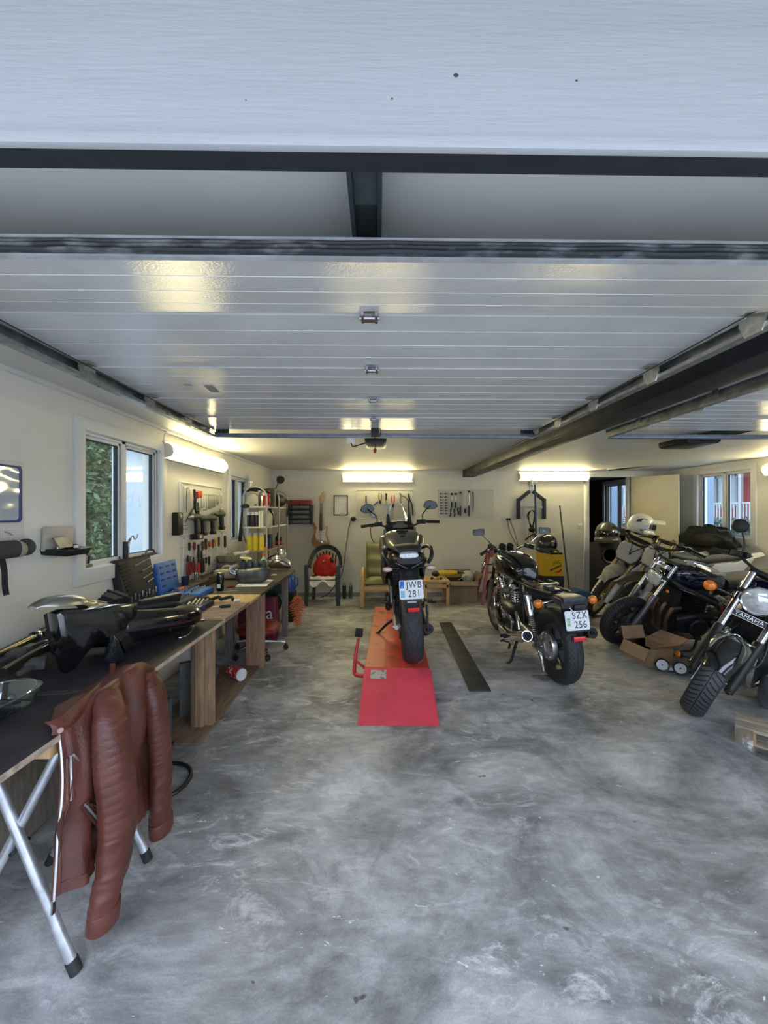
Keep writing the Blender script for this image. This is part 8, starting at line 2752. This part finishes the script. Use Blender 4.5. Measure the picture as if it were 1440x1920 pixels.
CDK = mat('old_cardboard', (.22, .155, .10), .85, nv=.15, ns=8)
carton('old brown cardboard box with open top beside the birch side table', Matrix.Translation((1.39, 6.5, 0)), .46, .42, .36, CDK, (('f', 25, .12), ('b', -60, .15), ('r', -50, .15)))
t = thing('plastic_bag', 'white plastic bag and sticks in the old cardboard box', 'bag', (1.45, 6.5, .30))
MB().ball((.06, 0, .1), (.1, .1, .11), 16, 10).build('plastic_bag', mat('milky_film', (.5, .5, .42), .5), t)
MB().bar((-.12, -.05, .05), (.02, -.12, .14), .03, .012).build('stick', WOODL, t)
q = P(854, 1125, Z=0)
cup('white tapered cup on the floor in front of the old cardboard box', (q.x, q.y, 0), .022, .043, .14, mat('milky_cup', (.55, .55, .52), .4))
t = thing('ring_stand', 'small white ring with thin stem on the floor beside the cup', 'stand', P(864, 1125, Z=0))
MB().lathe([(0, 0), (.03, 0), (.03, .01), (.006, .014), (.004, .2), (.012, .205), (.012, .23), (0, .235)], n=14).build('stem', mat('milky_cup', (.55, .55, .52)), t)
t = thing('floor_bar', 'short dark bar on the floor under the side table', 'bar', P(808, 1130, Z=0))
MB().box((0, 0, .01), (.18, .03, .02)).build('bar', BLK, t)
# red folding ladder
PINK = mat('dull_red_steel', (.32, .1, .095), .5, nv=.15)
t = thing('step_ladder', 'dull red steel trestle leaning behind the classic motorcycle', 'trestle', (1.84, 6.35, 0))
for s, x0 in ((-1, -.16), (1, .04)):
 MB().bar((x0, -.16, 0), (x0 + .17, .05, .86), .05, .03, (0, 1, 0)).build('rail', PINK, t, bevel=.003)
 MB().bar((x0, .3, 0), (x0 + .17, .12, .86), .04, .03, (0, 1, 0)).build('rear_leg', PINK, t, bevel=.003)
for z in (.26, .5):
 MB().bar((-.16 + z * .2, -.16 + z * .24, z), (.06 + z * .2, -.16 + z * .24, z), .05, .03).build('rung', PINK, t)
MB().box((.13, .07, .86), (.3, .14, .05)).box((.13, -.005, .80), (.24, .02, .1)).build('top_step', PINK, t, bevel=.004)
t = thing('floor_engine', 'dirty grey engine block on the floor between red trestle and front wheel', 'engine', (2.05, 6.05, 0))
MB().box((0, 0, .13), (.2, .25, .22)).lathe([(0, 0), (.08, 0), (.08, .06), (0, .06)], (-.1, 0, .15), (-1, 0, 0), 18).box((0, 0, .28), (.13, .15, .1)).build('block', ENG, t, bevel=.012)

# ---- bent steel stand, coil, charger, helmet, broom
t = on_wall('wall_stand', 'dark bent steel frame hanging on the back wall', 'steel frame', BW(996, 935, .05))
DGB = mat('blue_black_steel', (.03, .035, .05), .45, .4, nv=.2)
for s in (-1, 1):
 MB().bar((s * .03, .13, 0), (s * .23, -.03, 0), .055, .055, (0, 0, 1)).build('sloping_arm', DGB, t, bevel=.003)
 MB().bar((s * .23, .0, 0), (s * .23, -.36, 0), .055, .055, (0, 0, 1)).build('upright', DGB, t, bevel=.003)
MB().box((0, -.15, 0), (.42, .03, .03)).build('cross_tube', STEEL, t)
MB().box((-.0, .24, 0), (.045, .2, .045)).box((.05, .30, 0), (.11, .04, .03)).build('top_plate', ALU, t, bevel=.002)
t = thing('blue_pole', 'thin blue steel pole leaning against the bent steel frame', 'pole', P(1005, 1000, Y=6.68))
o = Vector(t.location)
MB().tube([P(1003, 908, Y=6.72) - o, P(1005, 1000, Y=6.68) - o], .016, 12).build('pole', mat('blue_steel', (.02, .07, .17), .4, .3), t)
MB().tube([P(1005, 998, Y=6.68) - o, P(996, 1004, Y=6.62) - o, P(985, 1012, Y=6.6) - o], .014, 10, 3).build('hooked_foot', BLK, t)
t = on_wall('cable_coil', 'coil of black cable hanging below the bent steel frame', 'cable', BW(996, 957, .07))
for k in range(6):
 MB().tube([(0, 0, .02), (.045 + .008 * k, -.06, .02), (.02, -.25, .02 + .006 * k), (-.02 + .01 * k, -.32, .02), (-.05 - .006 * k, -.1, .02)], .006, 6, 5, closed=True).build('loop', BLK, t)
for k in range(5):
 MB().tube([(-.02, -.32, .03), (-.08 + .05 * k, -.5, .05), (-.04 + .07 * k, -.66, .06), (.04 + .03 * k, -.55, .05), (0, -.34, .03)], .005, 6, 5).build('hanging_cord', BLK, t)
MB().ball((0, -.34, .03), (.06, .05, .04), 12, 8).build('binding', BLK, t)
q = P(1035, 1085, Y=6.35)
t = thing('battery_charger', 'yellow battery charger box standing below the black helmet', 'charger', (q.x, 6.45, 0))
MB().box((0, 0, .22), (.36, .3, .44)).build('stand', BLKM, t)
cy_ = mat('charger_yellow', (.62, .38, .01), .42, nv=.06)
ch = MB().box((0, 0, .63), (.34, .28, .38)).build('case', cy_, t, bevel=.006)
Mx = fr((.06, -.1415, .66), (1, 0, .35), (-.35, 0, 1))
lettering('case_lettering', 'ASC', .075, TXT, ch, Mx)
for k in range(6):
 MB(Mx).box((-.13 + .035 * k, -.085 + .004 * k, .001), (.026, .028, .002)).build('print_mark', TXT, ch)
MB(Mx).prism([(-.1, -.15), (.04, -.12), (.05, -.135), (.0, -.165)], .002).build('red_flash', REDP, ch)
MB().box((.05, -.145, .815), (.2, .006, .03)).tube([(-.04, -.05, .83), (.0, -.05, .86), (.1, -.05, .86), (.13, -.05, .83)], .016, 8, 3).build('handle', BLK, t)

def helmet(label, M, shell, dark=BLKG, sc=1.0, peak=False, name='helmet'):
 """faces +x"""
 t = on_wall(name, label, 'helmet', M @ Matrix.Scale(sc, 4))

 def fn(u, v):
  a, b = 2 * PI * u, PI * (.02 + .70 * v)
  r = .128 + .012 * math.cos(a) * math.sin(b)
  k = 1 + (.10 if v > .75 else 0) * max(0, math.cos(a)) * (v - .75) * 4
  p = Vector((1.12 * r * k * math.sin(b) * math.cos(a), .95 * r * math.sin(b) * math.sin(a), .135 * math.cos(b) * 1.05))
  return p
 MB().grid(36, 20, fn, .012).build('shell', shell, t, sharp=60)
 MB().grid(18, 6, lambda u, v: (lambda a, b: (1.15 * .146 * math.sin(b) * math.cos(a), .95 * .14 * math.sin(b) * math.sin(a), .14 * math.cos(b)))(R_(-62 + 124 * u), PI * (.40 + .16 * v)), .004).build('visor', dark, t, sharp=60)
 MB().grid(24, 4, lambda u, v: ((.155 + .014 * math.sin(PI * v)) * math.cos(R_(-80 + 160 * u)), (.125 + .012 * math.sin(PI * v)) * math.sin(R_(-80 + 160 * u)), -.055 - .05 * v), .015).build('chin_bar', shell, t, sharp=60)
 MB().ball((0, 0, -.02), (.115, .1, .1), 18, 12).build('lining', BLKM, t)
 for s in (-1, 1):
  MB().cyl((.045, s * .122, .0), (.045, s * .138, .0), .022, n=14).build('visor_pivot', STEEL, t)
 if peak:
  MB().grid(12, 6, lambda u, v: (.09 + .15 * v, (u - .5) * (.22 - .05 * v), .10 + .012 * v - .05 * (2 * u - 1) ** 2), .006).build('peak', shell, t, sharp=60)
  for s in (-1, 1):
   MB().prism([(-.06, -.02), (.03, .0), (.05, .03), (-.0, .035), (-.05, .01)], .004, fr((-.01, s * .118, .055), (1, 0, 0), (0, -s * .35, 1))).build('vent', BLKM, t)
   MB().prism([(-.03, -.015), (.02, -.01), (.03, .012), (-.02, .014)], .004, fr((.02, s * .123, -.045), (1, 0, 0), (0, s * .1, 1))).build('vent', BLKM, t)
 return t

q = P(1027, 1039, Y=6.4)
helmet('glossy black helmet standing on the yellow charger box', Matrix.Translation((q.x, 6.4, .835 + .13)) @ Matrix.Rotation(R_(205), 4, 'Z'), BLKG, mat('smoked_visor', (.05, .05, .055), .08, coat=1), 1.12)
a, c = P(1049.5, 948, Y=6.78), P(1066, 1100, Y=6.62)
c = a + (c - a) * (a.z / (a.z - c.z))
t = thing('broom', 'long broom stick leaning on the back wall right of the yellow box', 'broom', (c.x, c.y, 0))
MB().tube([a - c, Vector((0, 0, .06))], .012, 10).build('stick', mat('dirty_stick', (.1, .08, .05), .6, nv=.3), t)
MB().box((0, 0, .045), (.3, .06, .05)).build('head', BLKM, t, bevel=.008)
t = bottle('small clear bottle standing right of the broom', (c.x + .1, c.y + .05, 0), [(0, 0), (.035, 0), (.035, .3), (.015, .42), (.008, .5), (0, .5)], mat('clear_bottle', (.62, .62, .58), .15))
t = thing('trolley_jack', 'blue trolley jack on the floor beside the doorway', 'jack', (3.27, 6.45, 0))
MB().loft([[(-.3, y, .04) for y in (-.1, .1)] + [(-.3, y, .12) for y in (.1, -.1)], [(.1, y, .04) for y in (-.14, .14)] + [(.1, y, .2) for y in (.14, -.14)], [(.3, y, .04) for y in (-.14, .14)] + [(.3, y, .15) for y in (.14, -.14)]]).build('body', mat('jack_blue', (.02, .07, .16), .4, nv=.2), t, bevel=.008)
for sx in (-.25, .25):
 MB().cyl((sx, -.16, .035), (sx, .16, .035), .035, n=16).build('wheel', DSTEEL, t)
MB().tube([(-.2, 0, .14), (-.3, 0, .2), (-.36, .0, .24)], .02, 10, 3).build('lever', BLK, t)

# ---- right side: speakers, helmets, tarpaulin, plank, boxes
t = thing('loudspeaker', 'tall black loudspeaker cabinet in the doorway under the dark helmet', 'loudspeaker', P(1144, 1125, Y=6.25))
t.location.z = 0
MB().box((0, .16, .49), (.34, .32, .98)).build('cabinet', BLKM, t, bevel=.008)
for z in (.79, .47, .17):
 MB().lathe([(.11, 0), (.135, 0), (.14, .008), (.135, .014), (.115, .012), (.08, -.02), (.04, -.03), (.035, -.02), (0, -.015)], (0, 0, z), (0, -1, 0), 32).build('woofer', mat('woofer_black', (.02, .02, .02), .35), t)
q = P(1152, 1001, Y=6.1)
helmet('dark grey helmet with black visor on top of the loudspeaker', Matrix.Translation((q.x, 6.30, .98 + .165)) @ Matrix.Rotation(R_(-115), 4, 'Z'), mat('graphite_gloss', (.07, .068, .06), .25, coat=.6), BLKG, 1.3)
q = P(1200, 985, Y=5.5)
helmet('white off-road helmet with black vents hanging on the white dirt bike handlebar', Matrix.Translation((q.x, 5.5, q.z)) @ Matrix.Rotation(R_(-25), 4, 'Z') @ Matrix.Rotation(.25, 4, 'Y'), mat('helmet_white', (.72, .72, .69), .22, coat=.8, nv=.03), BLKM, 1.15, True)
q = P(1322, 1008, Y=5.75)
t = thing('tarpaulin', 'black crumpled tarpaulin heap under the right window', 'tarpaulin', (5.0, 5.72, 0))
MB().box((0.03, .05, .52), (.3, .6, 1.04)).build('crate', BLKM, t, bevel=.01)

def tarp(u, v):
 a, b = 2 * PI * u, PI * .5 * v
 n_ = noise.noise(Vector((math.cos(a) * 1.6, math.sin(a) * 1.6, v * 2.5))) * .3 + noise.noise(Vector((math.cos(a) * 5, math.sin(a) * 5, v * 6))) * .16
 return ((.19 + .04 * n_) * math.cos(b) ** .7 * math.cos(a), .05 + .48 * (1 + n_ * .6) * math.cos(b) ** .7 * math.sin(a), 1.0 + (.26 + .22 * n_) * math.sin(b))

MB().grid(48, 16, tarp).build('cover', mat('black_film', (.009, .010, .010), .55, nv=.2, bump=.5, bs=16, spec=.25), t, sharp=70)
t = thing('grey_plank', 'grey plank leaning in the corner left of the right window', 'plank', (4.95, 6.42, 0))
MB().bar((-.12, 0, 0), (.05, .2, 1.62), .10, .025, (0, 1, 0)).build('plank', WOODG, t, bevel=.002)
t = on_wall('vent_duct', 'white duct box and pipe below the ceiling right of the open door', 'duct', Matrix.Translation(P(1302, 848, Y=5.6)))
MB().box((0, 0, .02), (.26, .1, .16)).build('box', WHTP, t, bevel=.01)
for k in range(2):
 MB().tube([(-.1, .03 + .03 * k, -.06), (-.16, .1, -.11), (-.4, .5, -.12), (-.75, .9, -.13 - .02 * k)], .014, 10, 5).build('white_cable', WHTP, t)
MB().tube([(-.1, .3, -.11), (-.45, .75, -.13), (-.7, .95, -.15)], .025, 10, 3).build('black_hose', BLK, t)
Mx = Matrix.Translation(P(1236, 1250, Z=0)) @ Matrix.Rotation(R_(8), 4, 'Z')
carton('open new cardboard box on the floor in front of the navy motorcycle', Mx @ Matrix.Translation((.02, .16, 0)), .26, .33, .17, CARD, (('f', -38, .10), ('l', 65, .12), ('b', -75, .13), ('r', -22, .2)))
# instrument cups, headlight and lever on the floor
q = P(1274, 1264, Z=0)
t = thing('gauge_cluster', 'pair of chrome instrument cups with white dials on the floor by the cardboard box', 'instruments', (q.x, q.y, 0), (0, 0, -.35))
for x, y in ((-.13, .02), (.0, -.02)):
 g = MB().lathe([(0, -.09), (.045, -.09), (.056, -.07), (.056, 0), (.05, .004), (.047, -.004)], (x, y, .062), (-.1, -1, .15), 28).build('cup', CHR, t)
 MB().lathe([(.047, .0), (.06, 0), (.06, .012), (.047, .008)], (x, y, .062), (-.1, -1, .15), 28, True).build('bezel', BLK, g)
 MB().lathe([(0, .0), (.047, 0), (.047, .002), (0, .003)], (x, y, .062), (-.1, -1, .15), 28).build('dial', mat('dial_white', (.75, .78, .82), .4), g)
 MB().cyl(Vector((x, y, .062)) + Vector((-.0003, -.003, .0005)), Vector((x, y, .062)) + Vector((-.0006, -.008, .001)), .006, n=10).build('needle_hub', BLK, g)
MB().box((-.06, .05, .03), (.2, .06, .03)).build('bracket', WHTP, t, bevel=.004)
q = P(1315, 1268, Z=0)
t = thing('headlight', 'chrome headlight bowl lying on the floor behind the right front tyre', 'headlight', (q.x, q.y, 0), (0, 0, -2.0))
round_headlight(t, None, (0, 0, .1), .095, (1, 0, .15), CHR, .16)
MB().tube([(-.08, .05, .16), (-.1, .15, .14), (-.06, .25, .1)], .014, 8, 4).build('mounting_arm', CHR, t)
indicator(t, (-.05, -.08, .14), (-.08, -.15, .15), .035, ORG, BLK, (.3, -1, .2))
q = P(1290, 1232, Z=0)
t = thing('pedal_lever', 'black foot lever lying on the floor beside the chrome cups', 'lever', (q.x, q.y, 0), (0, 0, .35))
MB().tube([(-.22, 0, .05), (-.08, 0, .07), (.05, .0, .06), (.14, .02, .09), (.19, .03, .15)], [.008, .012, .014, .013, .012], 8, 4).build('arm', BLK, t)
MB().box((.2, .03, .165), (.06, .05, .04)).build('pedal', BLKM, t, bevel=.006)
t = thing('steel_dome', 'dark grey scratched dome standing behind the cardboard box', 'dome', (3.42, 4.72, 0))
MB().lathe([(0, .0), (.17, .0), (.2, .06), (.19, .16), (.14, .25), (.06, .295), (0, .3)], n=36).build('dome', mat('scratched_dome', (.06, .065, .075), .4, .6, nv=.4, ns=18, rv=.2), t)
# pallet, clear disc and crumpled rag at the right edge
a = P(1378, 1392, Z=0)
t = thing('wooden_pallet', 'wooden pallet corner wrapped in clear film at the right picture edge', 'pallet', (a.x, a.y, 0), (0, 0, -.75))
for x in (.05, .5, .95):
 MB().box((x, .11, .055), (.1, .22, .075)).build('block', WOODP, t, bevel=.004)
for k in range(2):
 MB().box((.5, .05 + .13 * k, .103), (1.0, .1, .02)).build('top_board', mat('weathered_board', (.36, .3, .22), .75, nv=.3, ns=9, stretch=(1, 6, 6)), t, bevel=.003)
MB().box((.5, .05, .012), (1.0, .1, .02)).build('bottom_board', mat('weathered_board', (.36, .3, .22)), t, bevel=.003)
MB().grid(4, 4, lambda u, v: (-.004 + .09 * u, -.004, .008 + .1 * v), .001).build('film_wrap', GLSC, t)
q = P(1436, 1415, Z=0)
t = thing('clear_disc', 'clear plastic disc lying on the floor in front of the pallet', 'disc', (q.x + .02, q.y, 0), (0, 0, -.4))
MB().lathe([(0, .01), (.09, .008), (.115, .014), (.12, .024), (.115, .026), (.09, .014), (0, .016)], n=36).build('disc', GLSC, t)
q = P(1436, 1325, Z=0)
t = thing('rubber_cover', 'grey crumpled rubber cover standing on the floor at the right picture edge', 'cover', (q.x + .09, q.y - .04, 0))

def boot(u, v):
 a = 2 * PI * u
 r = .13 * (.72 + .3 * math.sin(PI * min(.95, .25 + v * .6))) * (1 + .1 * math.sin(5 * a + 6 * v) * (1 - v))
 return (r * math.cos(a), r * math.sin(a), .24 * v)

MB().grid(40, 14, boot, .008).build('cover', mat('grey_rubber', (.1, .105, .115), .5, nv=.3, ns=12), t, sharp=70)
t = thing('dirt_clump', 'small flattened dirt clump on the floor beside the classic rear tyre', 'dirt clump', P(1018, 1270, Z=0))
MB().grid(16, 8, lambda u, v: (lambda r, a: (r * math.cos(a), .8 * r * math.sin(a), .012 * (1 - v) * (1 + noise.noise(Vector((r * 60, a * 2, 0))))))(.085 * v * (1 + .25 * math.sin(6.28 * u * 3)), 2 * PI * u)).build('clump', mat('mud_clump', (.2, .17, .13), .9, nv=.4, ns=40), t)
